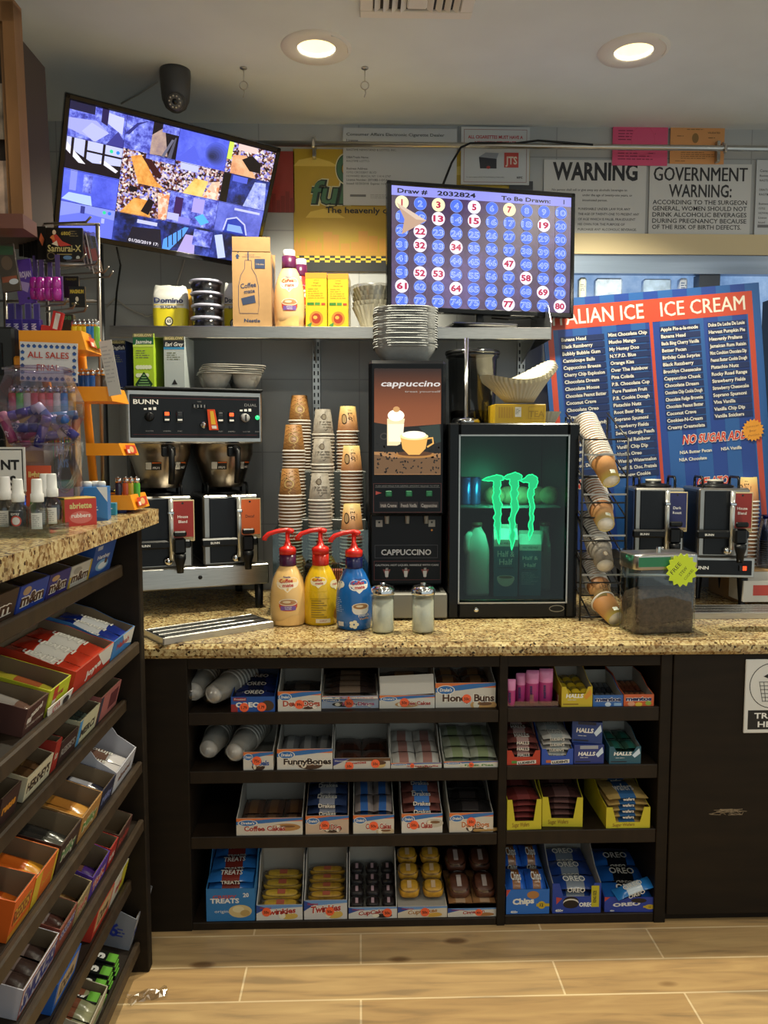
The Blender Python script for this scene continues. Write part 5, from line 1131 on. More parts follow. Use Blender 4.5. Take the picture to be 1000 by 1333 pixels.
shaker(499, 'glass sugar shaker with chrome lid beside the blue creamer bottle'); shaker(552, 'glass sugar shaker with chrome lid before the cappuccino drip tray')

# ------------------------------------------------------------------ small fridge with a glowing claw sign
FY = 2.80; fx0, fx1 = X(583, FY, 680), X(751, FY, 680); fw_ = fx1 - fx0; fcx = (fx0 + fx1) / 2; fh = Z(551, FY, 660) - CZ; FD = .43
fr = thing('mini_fridge', 'small black glass door fridge with a glowing green claw sign', 'fridge', (fcx, FY, CZ))
fz = lambda py: Z(py, FY, 660) - CZ; fu = lambda px: X(px, FY, 680) - fcx
INB = M('fridge_inside', '2a2e2e', .5)
b = MB(); t_ = .03
for c_, d_ in (((-fw_ / 2 + t_ / 2, FD / 2 + .03, fh / 2 + .006), (t_, FD, fh - .012)), ((fw_ / 2 - t_ / 2, FD / 2 + .03, fh / 2 + .006), (t_, FD, fh - .012)), ((0, FD / 2 + .03, fh - t_ / 2), (fw_ - 2 * t_, FD, t_)), ((0, FD / 2 + .03, .035), (fw_ - 2 * t_, FD, .05)), ((0, FD + .015, fh / 2), (fw_ - 2 * t_, .03, fh - 2 * t_))): b.box(c_, d_, BLACKP, .003)
b.build('body', fr)
dl, drr, dbt, dtp = fu(597), fu(737), fz(783), fz(567)
b = MB()
for lo, hi in (((-fw_ / 2, -.02, fz(803)), (dl, .028, fh)), ((drr, -.02, fz(803)), (fw_ / 2, .028, fh)), ((dl, -.02, dtp), (drr, .028, fh)), ((dl, -.02, fz(803)), (drr, .028, dbt))):
    lo, hi = Vector(lo), Vector(hi); b.box((lo + hi) / 2, hi - lo, M('fridge_frame', '0b0c0e', .22, spec=.3), .005)
fd = b.build('door', fr)
b = MB()
for lo, hi in (((dl - .003, -.0225, dbt - .003), (dl + .002, -.0195, dtp + .003)), ((drr - .002, -.0225, dbt - .003), (drr + .003, -.0195, dtp + .003)), ((dl, -.0225, dtp - .002), (drr, -.0195, dtp + .003)), ((dl, -.0225, dbt - .003), (drr, -.0195, dbt + .002))):
    lo, hi = Vector(lo), Vector(hi); b.box((lo + hi) / 2, hi - lo, STEEL)
b.build('glass_trim', fd)
b = MB(); b.box(((dl + drr) / 2, -.004, (dbt + dtp) / 2), (drr - dl, .006, dtp - dbt), CLEAR('fridge_glass', 'c4d0cc', .03, .02)); b.build('glass_pane', fd)
b = MB(); q9 = Matrix.Rotation(R(90), 4, 'X'); b.lathe([(0, 0), (.009, 0), (.009, .005), (.004, .007), (0, .007)], CHROME, 20, (fu(620), -.02, fz(792)), q9); b.build('lock', fd)
b = MB(flat((fu(725), -.0205, fz(791)))); b.line([(.026 * math.cos(t), .011 * math.sin(t)) for t in [2 * math.pi * i / 28 for i in range(28)]], .003, P('7d786c'), True); b.build('oval_badge', fd)
b = MB(); b.box((0, FD / 2, .006), (fw_ * .95, FD * .9, .013), BLACKP); b.build('base', fr)
b = MB(); b.box((0, FD / 2 + .04, fz(663)), (fw_ - .07, FD - .1, .005), M('fridge_shelf', '5a6a66', .3)); b.build('wire_shelf', fr)
# claw sign: three ragged strokes, glowing
GREEN = EM('18f08c', 1.25); GREEN2 = EM('0fc878', .85)
def rz(x, y): return (X(590 + x / 5.331, FY, 680) - fcx, Z(560 + y / 5.331, FY, 660) - CZ)
claws = [([(195, 345), (235, 325), (270, 315), (295, 308), (340, 320), (345, 345), (322, 350), (328, 380), (318, 400), (325, 430), (315, 455), (322, 490), (338, 515), (328, 545), (332, 580), (325, 620), (328, 660), (322, 700), (326, 740), (318, 792), (305, 745), (298, 700), (282, 660), (288, 630), (276, 610), (290, 570), (280, 540), (272, 500), (268, 465), (278, 430), (272, 390), (276, 360), (262, 350), (235, 352)]),
         ([(338, 332), (370, 308), (425, 290), (450, 300), (472, 318), (470, 345), (445, 350), (450, 385), (438, 410), (448, 440), (436, 470), (446, 505), (450, 545), (432, 580), (425, 610), (430, 650), (420, 690), (432, 720), (425, 770), (405, 832), (400, 780), (388, 740), (398, 700), (392, 660), (382, 620), (396, 585), (402, 550), (394, 510), (402, 475), (392, 440), (398, 400), (384, 365), (388, 340), (362, 340)]),
         ([(458, 352), (490, 332), (512, 312), (540, 305), (578, 330), (580, 365), (570, 395), (552, 410), (558, 440), (548, 470), (556, 505), (562, 540), (550, 580), (556, 610), (548, 650), (553, 700), (540, 730), (527, 762), (520, 720), (528, 690), (520, 655), (532, 610), (526, 575), (532, 530), (522, 500), (514, 470), (510, 435), (522, 400), (520, 365), (500, 360), (480, 362)])]
b = MB(flat((0, -.0075, 0)))
for c_ in claws:
    rr = random.Random(len(c_)); pts = [rz(x, y) for x, y in c_]; out = []
    for i, p in enumerate(pts):
        q_ = pts[(i + 1) % len(pts)]; out.append(p)
        for k in (.33, .66): out.append((p[0] + (q_[0] - p[0]) * k + rr.uniform(-.0015, .0015), p[1] + (q_[1] - p[1]) * k + rr.uniform(-.0015, .0015)))
    b.k = 0; b.poly(out, GREEN2); b.line(out, .0035, GREEN, True)
b.build('claw_sign', fd)
lamp('fridge_sign_light', 'AREA', (fcx, FY + .06, CZ + fz(640)), 2.0, (.1, 1.0, .5), rot=(R(65), 0, 0), size=.12)
lamp('fridge_top_light', 'AREA', (fcx, FY + .10, CZ + fh - .035), .25, (.35, 1.0, .75), size=.14)
# what is inside
fzb = CZ + .0605
def jug(px0, px1, pyt, Y, label, fill):
    x0, x1 = X(px0, Y, 720), X(px1, Y, 720); w = (x1 - x0); hh = Z(pyt, Y, px0) - fzb; t = thing('milk_jug', label, 'milk jug', ((x0 + x1) / 2, Y, fzb))
    MK = M('jug_plastic_' + fill, fill, .4)
    b = MB(); sq = lambda r, a, i: r * (1 / max(abs(math.cos(a)), abs(math.sin(a)))) ** .6 if r > .021 else r
    b.open_lathe([(0, 0), (w * .47, 0), (w * .49, .01), (w * .49, hh * .58), (w * .47, hh * .66), (w * .34, hh * .84), (.018, hh * .93), (.018, hh * .955), (0, hh * .955)], MK, 32, zoff=sq); b.build('bottle', t)
    b = MB(); b.tube([(-w * .30, -.02, hh * .86), (-w * .43, -.035, hh * .82), (-w * .46, -.035, hh * .66), (-w * .40, -.03, hh * .60)], .012, MK, 10); b.build('handle', t)
    b = MB(); b.lathe([(0, 0), (.02, 0), (.02, .014), (0, .015)], M('jug_cap', '7a4a3a', .4), 18, (0, 0, hh * .955)); b.build('cap', t)
jug(604, 637, 681, FY + .14, 'milk jug beside the half and half cartons in the fridge', 'd8dcd4'); jug(700, 717, 680, FY + .22, 'half hidden milk jug at the hinge side inside the fridge', 'b8c4bc')
def hh_carton(px0, px1, pyt, Y, label, mugit):
    x0, x1 = X(px0, Y, 720), X(px1, Y, 720); w = x1 - x0; hh = Z(pyt, Y, px0) - fzb; sh_ = hh * .80; d = w
    b = MB(flat((0, -d / 2 - .0003, 0))); b.box((0, 0, sh_ / 2), (w, d, sh_), P('2a6c84'))
    b.add([(-w / 2, -d / 2, sh_), (w / 2, -d / 2, sh_), (w / 2, d / 2, sh_), (-w / 2, d / 2, sh_), (-w / 2, 0, hh * .95), (w / 2, 0, hh * .95)], [(0, 1, 5, 4), (2, 3, 4, 5), (1, 2, 5), (3, 0, 4)], P('cfd8cc')); b.box((0, 0, hh * .97), (w, .004, hh * .06), P('cfd8cc'))
    b.rect(-w / 2, sh_ * .88, w / 2, sh_, P('cfd8cc')); b.text('HALF AND HALF', 0, sh_ * .92, .008, P('24404a'), w=w * .7, bold=.02); b.text("Half &", 0, sh_ * .70, .022 if mugit else .014, P('dfe6dc'), w=w * .7, bold=.01); b.text('Half', 0, sh_ * .56, .022 if mugit else .014, P('dfe6dc'), w=w * .55, bold=.01); b.rect(-w * .35, sh_ * .50, w * .35, sh_ * .515, P('17404c'))
    if mugit: b.cols(-w * .36, w * .36, lambda x: sh_ * .34 - .035 * math.sqrt(max(0, 1 - (x / (w * .37)) ** 2)), lambda x: sh_ * .34, P('d9d6c4')); b.ell(0, sh_ * .34, w * .36, .007, P('e6e2d0')); b.ell(0, sh_ * .34, w * .30, .005, P('8a7050'))
    else: b.lines(-w * .4, sh_ * .45, w * .8, sh_ * .25, 9, P('9ab8bc'))
    return tag(b.build('cream_carton', loc=((x0 + x1) / 2, Y + d / 2, fzb), rot=(0, 0, R(-6))), label, 'carton')
hh_carton(645, 676, 684, FY + .085, 'teal half and half carton printed with a cup in the fridge', True); hh_carton(678, 706, 692, FY + .10, 'teal half and half carton covered in small print in the fridge', False)
shz = CZ + fz(663) + .003
for i, (px, pw_, ph_, cl, lb) in enumerate(((606, 9, 22, '3a4a9a', 'blue drink can on the upper fridge shelf near the hinge edge'), (617, 9, 22, '38488c', 'dark blue drink can beside another can on the fridge shelf'))):
    Y = FY + .2; b = MB(); x = X(px, Y, 650); b.lathe([(0, 0), (.022, 0), (.027, .006), (.027, .095), (.022, .104), (0, .104)], M('can_' + cl, cl, .25, .6), 24); tag(b.build('drink_can', loc=(x, Y, shz)), lb, 'can')
rr = random.Random(8)
for i in range(5):
    Y = FY + .18 + .03 * (i % 2); b = MB(); x = X(644 + i * 18, Y, 650); vs = []
    b.ball((0, 0, .035), .042, M('paper_bag', '6a5238', .8, noise=.4, scale=50, bump=.8), 14, (1.0, .8, .82)); tag(b.build('snack_bag', loc=(x, Y, shz)), 'brown crumpled bag lying on the upper fridge shelf', 'bag', 'brown bags on the fridge shelf')
# on the fridge: yellow box, filters, chrome tower, canister
fzt = CZ + fh
def onf(px0, px1, pyt, Y): x0, x1 = X(px0, Y, 520), X(px1, Y, 520); return (x0 + x1) / 2, x1 - x0, Z(pyt, Y, px0) - fzt
cx, w, h = onf(644, 711, 526, FY + .06); b = MB(flat((0, -.0703, 0))); b.box((0, 0, h / 2), (w, .14, h), P('c9a21e', .45), .002)
for i in range(6): b.rect(-w * .42 + i * w * .05, h * .3, -w * .39 + i * w * .05, h * .85, P('b4881a'))
b.rect(-w * .1, h * .35, w * .02, h * .85, P('d8d4c4')); b.lines(-w * .09, h * .75, w * .1, h * .3, 4, P('7a7a70')); b.text('TEA', w * .32, h * .35, .022, P('a4801a'), bold=.02); b.frame(w * .16, h * .25, w * .47, h * .88, .002, P('b08a20'))
yb = tag(b.build('yellow_box', loc=(cx, FY + .13, fzt)), 'flat yellow box on the fridge under the coffee filters', 'box')
ff = None; fc = at(676, 524, FY + .14)
def big_filter():
    b = MB(); n = 44; prof = [(0, 0), (.050, .002), (.072, .028), (.10, .062), (.128, .092)]
    T = Matrix.Identity(4); seg = n * 4; vs = []; fs = []
    for j in range(seg):
        a = 2 * math.pi * j / seg
        for i, (r, zz) in enumerate(prof):
            k = 1 + (.045 * i / 4) * math.sin(a * n); lift = 0
            if i >= 2: lift = (.03 * (math.cos(a - .35)) + .022 * math.cos(2 * (a - .3))) * (i - 1) / 3
            vs.append((r * k * math.cos(a) * (1.05), r * k * math.sin(a) * .8, zz + lift + .012))
        q_ = (j + 1) % seg
        for i in range(4): fs.append((j * 5 + i, q_ * 5 + i, q_ * 5 + i + 1, j * 5 + i + 1))
    b.add(vs, fs, FILT, True); return b
fl = None
for i in range(4):
    loc = (fc.x - .002 * i, FY + .14, fzt + h - .004 + i * .005); 
    if fl is None: fl = tag(big_filter().build('coffee_filter', loc=loc), 'pleated coffee filter spread open on the yellow box, one of a loose nest', 'coffee filter', 'filters lying on the yellow box')
    else: dup(fl, loc, (0, 0, .015 * i))
p = onf(712, 722, 520, FY + .15); b = filter_bm(.03, .055, .05, 22); tag(b.build('coffee_filter', loc=(X(711, FY + .24, 520), FY + .24, fzt), rot=(0, 0, .3)), 'small pleated coffee filters in a bag behind the yellow box', 'coffee filter')
b = MB(); x = X(607, FY + .14, 500); zt0 = Z(440, FY + .14, 606) - fzt
b.lathe([(0, 0), (.052, 0), (.052, .012), (.045, .022), (.012, .026), (.008, .03), (.008, zt0), (0, zt0)], CHROME, 24); tag(b.build('chrome_stand', loc=(x, FY + .14, fzt)), 'slim chrome pole on a round base standing on the fridge', 'stand')
Yc = FY + .27; x0, x1 = X(580, Yc, 480), X(650, Yc, 480); r = (x1 - x0) / 2; hc = Z(458, Yc, 615) - fzt
cn = thing('plastic_canister', 'large clear round canister behind the chrome pole on the fridge', 'canister', ((x0 + x1) / 2 - .0, Yc, fzt))
b = MB(); b.lathe([(0, .003), (r * .8, .003), (r * .84, .01), (r * .9, hc * .9), (r * .98, hc * .92), (r * .98, hc * .96)], CLEAR('canister_clear', 'a8a8a6', .08, .1), 36); b.build('jar', cn)
b = MB(); b.lathe([(0, hc * .96), (r, hc * .955), (r * 1.02, hc * .97), (r * 1.0, hc), (r * .3, hc * 1.01), (0, hc * 1.01)], CLEAR('canister_lid', '9a9a98', .12, .1), 36); b.box((.03, 0, hc * 1.02), (.03, .02, .02), CLEAR('canister_lid', '9a9a98', .12, .1), .004); b.build('lid', cn)
b = MB(); b.lathe([(0, .006), (r * .78, .006), (r * .8, .05), (r * .7, .055), (0, .06)], M('ground_coffee', '201a16', .9), 28); b.build('contents', cn)

# ------------------------------------------------------------------ paper cups
CUPR, CUPB, CUPH = .0445, .030, .098
def cup_bm(body, art=None, plain=False):
    """upright cup: base at z=0, rolled rim at the top"""
    b = MB(); out = [(CUPB, 0), (CUPR - .003, CUPH - .004)]
    b.open_lathe([(CUPB - .002, .004), (CUPB, 0), (CUPR - .0035, CUPH - .003)], body, 28)
    b.open_lathe([(CUPR - .0035, CUPH - .004), (CUPR, CUPH - .002), (CUPR, CUPH + .001), (CUPR - .002, CUPH + .002), (CUPR - .0035, CUPH)], P('e4dfd4', .5), 28)
    b.open_lathe([(CUPR - .0035, CUPH), (CUPB - .001, .005)], P('dcd6ca', .6), 28); b.lathe([(0, .004), (CUPB - .001, .004), (CUPB - .0012, .005), (0, .005)], P('f4f0e8', .6), 28)
    if art:
        b.fn = around(lambda v: CUPB + (CUPR - .0035 - CUPB) * v / CUPH + .0002); b.curved = True; art(b)
    return b
def cupart_gold(b):
    rr = random.Random(6); L_ = P('d8b878')
    for i in range(7):
        v = .012 + i * .013; b.line([(-.05 + .01 * k, v + .006 * math.sin(k * 1.4 + i)) for k in range(11)], .0014, P('6e4420'))
    for k in range(3): b.line([(.016 * math.cos(t) + .002 * k, .055 + .014 * math.sin(t)) for t in [2 * math.pi * i / 16 for i in range(16)]], .002, L_, True)
    b.line([(-.02, .03), (-.005, .026), (.012, .03), (.02, .04)], .003, L_); b.line([(0, .07), (-.006, .078), (.004, .084), (-.002, .092)], .002, L_)
def cupart_grey(b):
    D_ = P('4a4238')
    b.ell(.002, .030, .010, .012, P('6a5a48')); b.ell(.002, .030, .007, .009, P('a09684')); b.line([(.01, .025), (.016, .03), (.01, .036)], .0015, D_); b.line([(-.004, .02), (-.002, .014), (-.005, .01)], .0012, D_)
    for i in range(6): b.line([(-.025 + i * .01, .05 + .004 * math.sin(i)), (-.02 + i * .01, .06)], .0012, P('857d70'))
    b.line([(-.012, .075), (-.004, .082), (.0, .078)], .002, D_); b.lines(-.03, .07, .06, .03, 3, P('8d8578'))
def cupart_love(b):
    D_ = P('2a1c14'); b.text('LOVE', -.002, .042, .016, D_, w=.034, bold=.03, rot=-90); b.text('FOR THE', .008, .045, .004, P('5a4030'), rot=-90); b.text('COFFEE', -.012, .045, .004, P('5a4030'), rot=-90); b.ell(.030, .05, .012, .02, D_); b.ell(.030, .05, .009, .016, P('caa878')); b.text('Fresh', .008, .014, .004, D_)
GOLD = M('cup_gold', '8e6230', .5, noise=.3, scale=14); GREYC = M('cup_grey', '8e867a', .55, noise=.22, scale=60); TAN = _gradient('cup_tan', [(0, 'd0bc78'), (.35, 'c09058'), (1, 'a8704a')], 'Z', 0, CUPH, rough=.5)
WHITEC = M('cup_white', 'aaa59b', .55)
kinds = {'gold': (GOLD, cupart_gold), 'grey': (GREYC, cupart_grey), 'tan': (TAN, cupart_love)}
proto = {}
def new_cup(kind, art, loc, rot, label, group):
    k = (kind, art)
    if k not in proto:
        m_, a_ = kinds[kind]; o = cup_bm(m_, a_ if art else None).build('paper_cup'); proto[k] = o; o.location = loc; o.rotation_euler = rot; return tag(o, label, 'paper cup', group)
    return dup(proto[k], loc, rot, label, group)
names_ = {'gold': 'brown swirl', 'grey': 'grey printed', 'tan': 'tan'}
org = thing('cup_organizer', 'clear acrylic organizer holding nine stacks of upturned paper cups', 'organizer', (0, 0, CZ))
OY0, OY1 = 2.86, 3.19; ox0, ox1 = X(356, OY0, 740), X(479, OY0, 740)
ROWY = [2.925, 3.025, 3.125]; topy = {'gold': (610, 553, 515), 'grey': (616, 571, 533), 'tan': (656, 580, 529)}; colx = {'gold': (378, 383, 391), 'grey': (417, 420, 421.5), 'tan': (458, 458, 453)}
STP = .0122; nmax = (22, 15, 12); step_z = {}
for r_ in range(3):
    for kd in kinds:
        zt_ = Z(topy[kd][r_], ROWY[r_], colx[kd][r_]); base = zt_ - CUPH - (nmax[r_] - 1) * STP
        step_z.setdefault(r_, []).append(base)
for r_ in range(3):
    lv = min(step_z[r_]) - .004
    for kd in kinds:
        Y = ROWY[r_]; x = X(colx[kd][r_], Y, 650); zt_ = Z(topy[kd][r_], Y, colx[kd][r_]); n = int(round((zt_ - CUPH - lv) / STP)) + 1; st = (zt_ - CUPH - lv - .001) / max(n - 1, 1)
        rw = ('front', 'middle', 'rear')[r_]
        for i in range(n):
            top = i == n - 1; z_ = lv + .001 + i * st + CUPH
            lb = ('upturned %s paper cup topping the %s stack in the organizer' if top else 'upturned %s paper cup inside the %s stack in the organizer') % (names_[kd], rw)
            new_cup(kd, top, (x + .0008 * math.sin(i * 2.2), Y, z_), (math.pi, 0, math.pi + (0.25 if kd == 'tan' else 0) + .1 * r_), lb, '%s cups in the %s stack of the organizer' % (names_[kd], rw))
    y0 = OY0 + .008 if r_ == 0 else (ROWY[r_ - 1] + ROWY[r_]) / 2 + .001; y1 = (ROWY[r_] + ROWY[r_ + 1]) / 2 - .001 if r_ < 2 else OY1
    b = MB(); b.box(((ox0 + ox1) / 2, (y0 + y1) / 2, (lv - .002 - CZ) / 2 + .0), (ox1 - ox0 - .01, y1 - y0, lv - .002 - CZ), M('organizer_step', '4a4f4c', .35), .002); b.build('step', org)
ozt = Z(690, OY0, 420) - CZ
for nm, c_, d_ in (('front_panel', ((ox0 + ox1) / 2, OY0, ozt / 2), (ox1 - ox0, .004, ozt)), ('side_panel', (ox0, (OY0 + OY1) / 2, ozt / 2), (.004, OY1 - OY0, ozt)), ('side_panel', (ox1, (OY0 + OY1) / 2, ozt / 2), (.004, OY1 - OY0, ozt)), ('divider', (ox0 + (ox1 - ox0) * .35, OY0 + .05, ozt / 2), (.003, .09, ozt)), ('divider', (ox0 + (ox1 - ox0) * .68, OY0 + .05, ozt / 2), (.003, .09, ozt))):
    b = MB(); b.box(c_, d_, CLEAR('acrylic', 'dfeae6', .09, .05)); b.build(nm, org)
# black lids and brown packets on the organizer's front tray
lid = None
for i in range(9):
    loc = (X(412, OY0 - .07, 720), OY0 - .055, CZ + .12 + i * .008); b = None
    if lid is None:
        b = MB(); b.lathe([(0, .004), (.036, .004), (.038, 0), (.044, 0), (.045, .004), (.040, .010), (.034, .012), (.03, .008), (0, .008)], BLACKP, 24); lid = tag(b.build('cup_cover', loc=loc), 'black plastic cup lid piled on the caddy behind the yellow bottle', 'lid', 'black cup lids on the caddy')
    else: dup(lid, loc, (0, 0, i))
b = MB(); cxx = X(420, OY0 - .06, 740); b.box((cxx, OY0 - .055, CZ + .0595), (.16, .10, .119), M('caddy_dark', '2a2622', .4), .004); tag(b.build('lid_caddy'), 'dark caddy box behind the creamer pump bottles', 'caddy')
pk = None
for i in range(7):
    loc = (cxx + .03 + i * .0055, OY0 - .075, CZ + .1195)
    if pk is None: b = MB(); b.box((0, 0, .03), (.0045, .045, .06), M('brown_packet', '8a4a34', .6), .001); pk = tag(b.build('sugar_packet', loc=loc), 'brown sugar packet standing on the caddy behind the pump bottles', 'packet', 'brown packets on the caddy')
    else: dup(pk, loc, (0, .03 * (i - 3), 0))

# wire rack with tilted cup stacks
RYF, RYB = 2.74, 2.98; rx0, rx1 = X(757, RYF, 700), X(815, RYF, 700)
rk = thing('wire_cup_rack', 'black wire rack holding tilted stacks of paper cups beside the fridge', 'rack', ((rx0 + rx1) / 2, RYF, CZ)); rw_ = (rx1 - rx0) / 2; rz_ = lambda py: Z(py, RYF, 785) - CZ
for nm, sx, yy, tp in (('front_post', -1, 0, 572), ('front_post', 1, 0, 570), ('rear_post', -1, RYB - RYF, 540), ('rear_post', 1, RYB - RYF, 540)):
    b = MB(); b.tube([(sx * rw_, yy, 0), (sx * rw_, yy, rz_(tp))], .004, WIREB, 8); b.build(nm, rk)
for py in (572, 621, 674, 728, 775):
    b = MB(); zf = rz_(py); b.tube([(-rw_, 0, zf), (rw_, 0, zf)], .003, WIREB, 8); 
    for sx in (-1, 1): b.tube([(sx * rw_, 0, zf), (sx * rw_, RYB - RYF, zf + .10)], .003, WIREB, 8)
    b.build('wire_tier', rk)
for py in (592, 643.5, 697, 748):
    b = MB(); zf = rz_(py); b.box((0, -.004, zf), (2 * rw_ * .96, .003, .006), M('price_rail', 'a8a49c', .35, .5)); b.build('label_rail', rk)
for py in (640, 690, 745, 790):
    b = MB(); zf = rz_(py); 
    for s_ in (-.5, .5): b.tube([(s_ * rw_ * .9, .02, zf - .04), (s_ * rw_ * 1.0, RYB - RYF - .01, zf + .045)], .003, WIREB, 8)
    b.tube([(-rw_, RYB - RYF, zf + .045), (rw_, RYB - RYF, zf + .045)], .003, WIREB, 8); b.tube([(-rw_, .02, zf - .04), (rw_, .02, zf - .04)], .003, WIREB, 8); b.build('cradle_wire', rk)
def rackart(b): 
    b.rect(-.004, .012, .014, .026, P('e2dfd2'));
    for i in range(6): b.rect(-.003 + i * .0028, .013, -.0018 + i * .0028, .025, P('3a6a4a'))
kinds['rack'] = (_gradient('cup_rack', [(0, 'e2cf6a'), (.3, 'd09a5c'), (1, 'bf8450')], 'Z', 0, CUPH, rough=.5), rackart)
names_['rack'] = 'orange and yellow'
kinds['tanr'] = (TAN, rackart); names_['tanr'] = 'tan'
def rack_stack(px, py, px2, py2, kd, n, Y, where, dY):
    """front cup's base centre at (px,py) depth Y; the stack runs back and up towards pixel (px2,py2)"""
    base = at(px, py, Y); far = at(px2, py2, Y + dY); ax = (far - base).normalized(); q_ = Vector((0, 0, 1)).rotation_difference(ax); e = (q_ @ Matrix.Rotation(math.pi * .0, 3, 'Z').to_quaternion()).to_euler()
    st = ((far - base).length - CUPH) / max(n - 1, 1)
    for i in range(n):
        lb = ('%s paper cup at the mouth of %s stack in the wire rack' if i == 0 else '%s paper cup nested inside %s stack in the wire rack') % (names_[kd], where)
        new_cup(kd, i == 0, base + ax * (st * i), e, lb, '%s cups of %s wire rack stack' % (names_[kd], where))
rack_stack(796, 627, 762, 548, 'rack', 19, 2.70, 'the topmost', .22)
rack_stack(789, 683, 772, 632, 'tanr', 10, 2.71, 'the second', .22)
rack_stack(788, 737, 768, 676, 'grey', 13, 2.71, 'the third', .22)
rack_stack(786, 784, 768, 730, 'tan', 13, 2.72, 'the lowest', .22)
b0, b1 = at(803, 806, 2.655), at(788, 787, 2.725); new_cup('rack', True, b0, Vector((0, 0, 1)).rotation_difference(b1 - b0).to_euler(), 'loose orange and yellow paper cup lying on the granite before the wire rack', None)

# ------------------------------------------------------------------ coffee servers on the far side
BY = 2.96; byaw = R(-8)
wb_ = thing('server_warmer', 'low server warmer with black front and red lamp on tapered legs', 'warmer', (X(898, BY, 740), BY, CZ), (0, 0, byaw)); wW = X(975, BY, 740) - X(815, BY, 740) 
z1, z0 = Z(725, BY, 930) - CZ, Z(751, BY, 930) - CZ
b = MB(); b.box((0, .15, (z0 + z1) / 2), (wW, .30, z1 - z0), STEEL, .003); b.build('base', wb_)
b = MB(flat((0, -.0055, (z0 + z1) / 2))); b.box((0, -.002, (z0 + z1) / 2), (wW * .95, .006, (z1 - z0) * .72), M('panel_black', '0f1115', .3, spec=.3), .001); b.text('BUNN', wW * .08, -.007, .012, WHT, w=.06, bold=.03); b.build('front_panel', wb_)
b = MB(); b.box((wW * .40, -.008, (z0 + z1) / 2), (.026, .008, .022), BLACKG, .002); sw_ = b.build('rocker_switch', wb_); b = MB(); b.box((wW * .415, -.0125, (z0 + z1) / 2), (.013, .002, .016), EM('ff3a12', 2.5)); b.build('switch_light', sw_)
for sx in (-.43, .43, .18):
    for yy in ((.03, .27) if sx != .18 else (.2,)):
        b = MB(); b.lathe([(0, 0), (.013, 0), (.013, .004), (.011, .006), (.02, z0 * .9), (.02, z0), (0, z0)], BLACKP, 14, (sx * wW, yy, 0)); b.build('leg', wb_)
def on_w(u, y): v = Matrix.Rotation(byaw, 3, 'Z') @ Vector((u, y, 0)); return (wb_.location.x + v.x, BY + v.y, CZ + z1)
SH2 = Z(636, BY, 900) - CZ - z1
server('coffee_server', 'steel coffee server with navy Dark Roast tag behind the glass jar', on_w(-wW * .24, .015), byaw, .185, .24, SH2, '23285c', ['Dark', 'Roast'], P('cfc8b8'))
server('coffee_server', 'steel coffee server with red House Blend tag on the far warmer', on_w(wW * .26, .015), byaw, .185, .24, SH2, '8a2620', ['House', 'Blend'], P('cfc8b8'))
pA, pB = gz(905, 806, CZ), gz(1030, 806, CZ); drip_tray(((pA.x + .03 + pB.x) / 2, pA.y + .07, CZ), 0, pB.x - pA.x + .05, .14, 'stainless drip tray under the far coffee servers by the trash hole')

# glass jar with sign
jp = gz(864, 826, CZ); jw = X(907, jp.y + .03, 780) - X(820, jp.y + .03, 780); jr = thing('glass_jar', 'wide square glass jar of dark chunks with a metal lid', 'jar', (jp.x, jp.y + .065, CZ), (0, 0, R(8)))
jh = Z(738, jp.y + .03, 864) - CZ; jt = Z(721, jp.y + .05, 864) - CZ
def rsq(w, d, r, n=6): 
    o = []
    for (sx, sy, a0) in ((1, 1, 0), (-1, 1, 90), (-1, -1, 180), (1, -1, 270)):
        for i in range(n + 1): a = R(a0 + 90 * i / n); o.append((sx * (w / 2 - r) + r * math.cos(a), sy * (d / 2 - r) + r * math.sin(a)))
    return o
XY = lambda u, v, w: Vector((u, v, w))
b = MB(); jd = .13
o_ = rsq(jw, jd, .025); i_ = rsq(jw - .008, jd - .008, .022); n = len(o_)
def loft(b, rings, mat, cap0=True, cap1=False):
    n = len(rings[0]); vs = [p for r_ in rings for p in r_]; fs = [(k * n + j, k * n + (j + 1) % n, (k + 1) * n + (j + 1) % n, (k + 1) * n + j) for k in range(len(rings) - 1) for j in range(n)]
    b.add(vs, fs, mat, True)
    if cap0: b.add(rings[0], [tuple(range(n))[::-1]], mat)
    if cap1: b.add(rings[-1], [tuple(range(n))], mat)
ring = lambda s_, z_, pts=o_: [(x * s_, y * s_, z_) for x, y in pts]
loft(b, [ring(.97, 0), ring(1, .008), ring(1, jh - .02), ring(.97, jh), ring(.9, jh + .006)], GLASS); b.build('glass_body', jr)
b = MB(); loft(b, [ring(1.0, jh - .004), ring(1.02, jh), ring(1.02, jt), ring(.99, jt + .004), ring(.3, jt + .006)], STEEL, False, True); b.cyl((0, 0, jt + .005), (0, 0, jt + .022), .008, CHROME, 12); b.fn = flat((-jw * .22, -jd * .51 - .0015, 0)); b.rect(-jw * .25, jh + .006, jw * .25, jt - .003, P('2a7a52')); b.build('lid', jr)
rr = random.Random(11); CH = M('dark_chunks', '4a382b', .8, noise=.5, scale=90, bump=1.0); b = MB()
loft(b, [ring(.93, .006), ring(.945, .02), ring(.945, jh * .45), ring(.86, jh * .58), ring(.55, jh * .66)], CH, True, True)
for i in range(260):
    u, v = rr.uniform(-.46, .46) * jw, rr.uniform(-.44, .44) * jd; zz = rr.uniform(.02, jh * (.52 + .22 * (u / jw + .2)) ); 
    if rr.random() < .6: v = -jd * .44 + rr.uniform(0, .01)
    b.box((u * .95, v * .98, zz), (rr.uniform(.006, .014), rr.uniform(.004, .008), rr.uniform(.006, .014)), CH, .001, Matrix.Rotation(rr.uniform(0, 3), 3, Vector((rr.random(), rr.random(), rr.random() + .1)).normalized()))
o = b.build('cookie_crumbs', jr); o['kind'] = 'stuff'
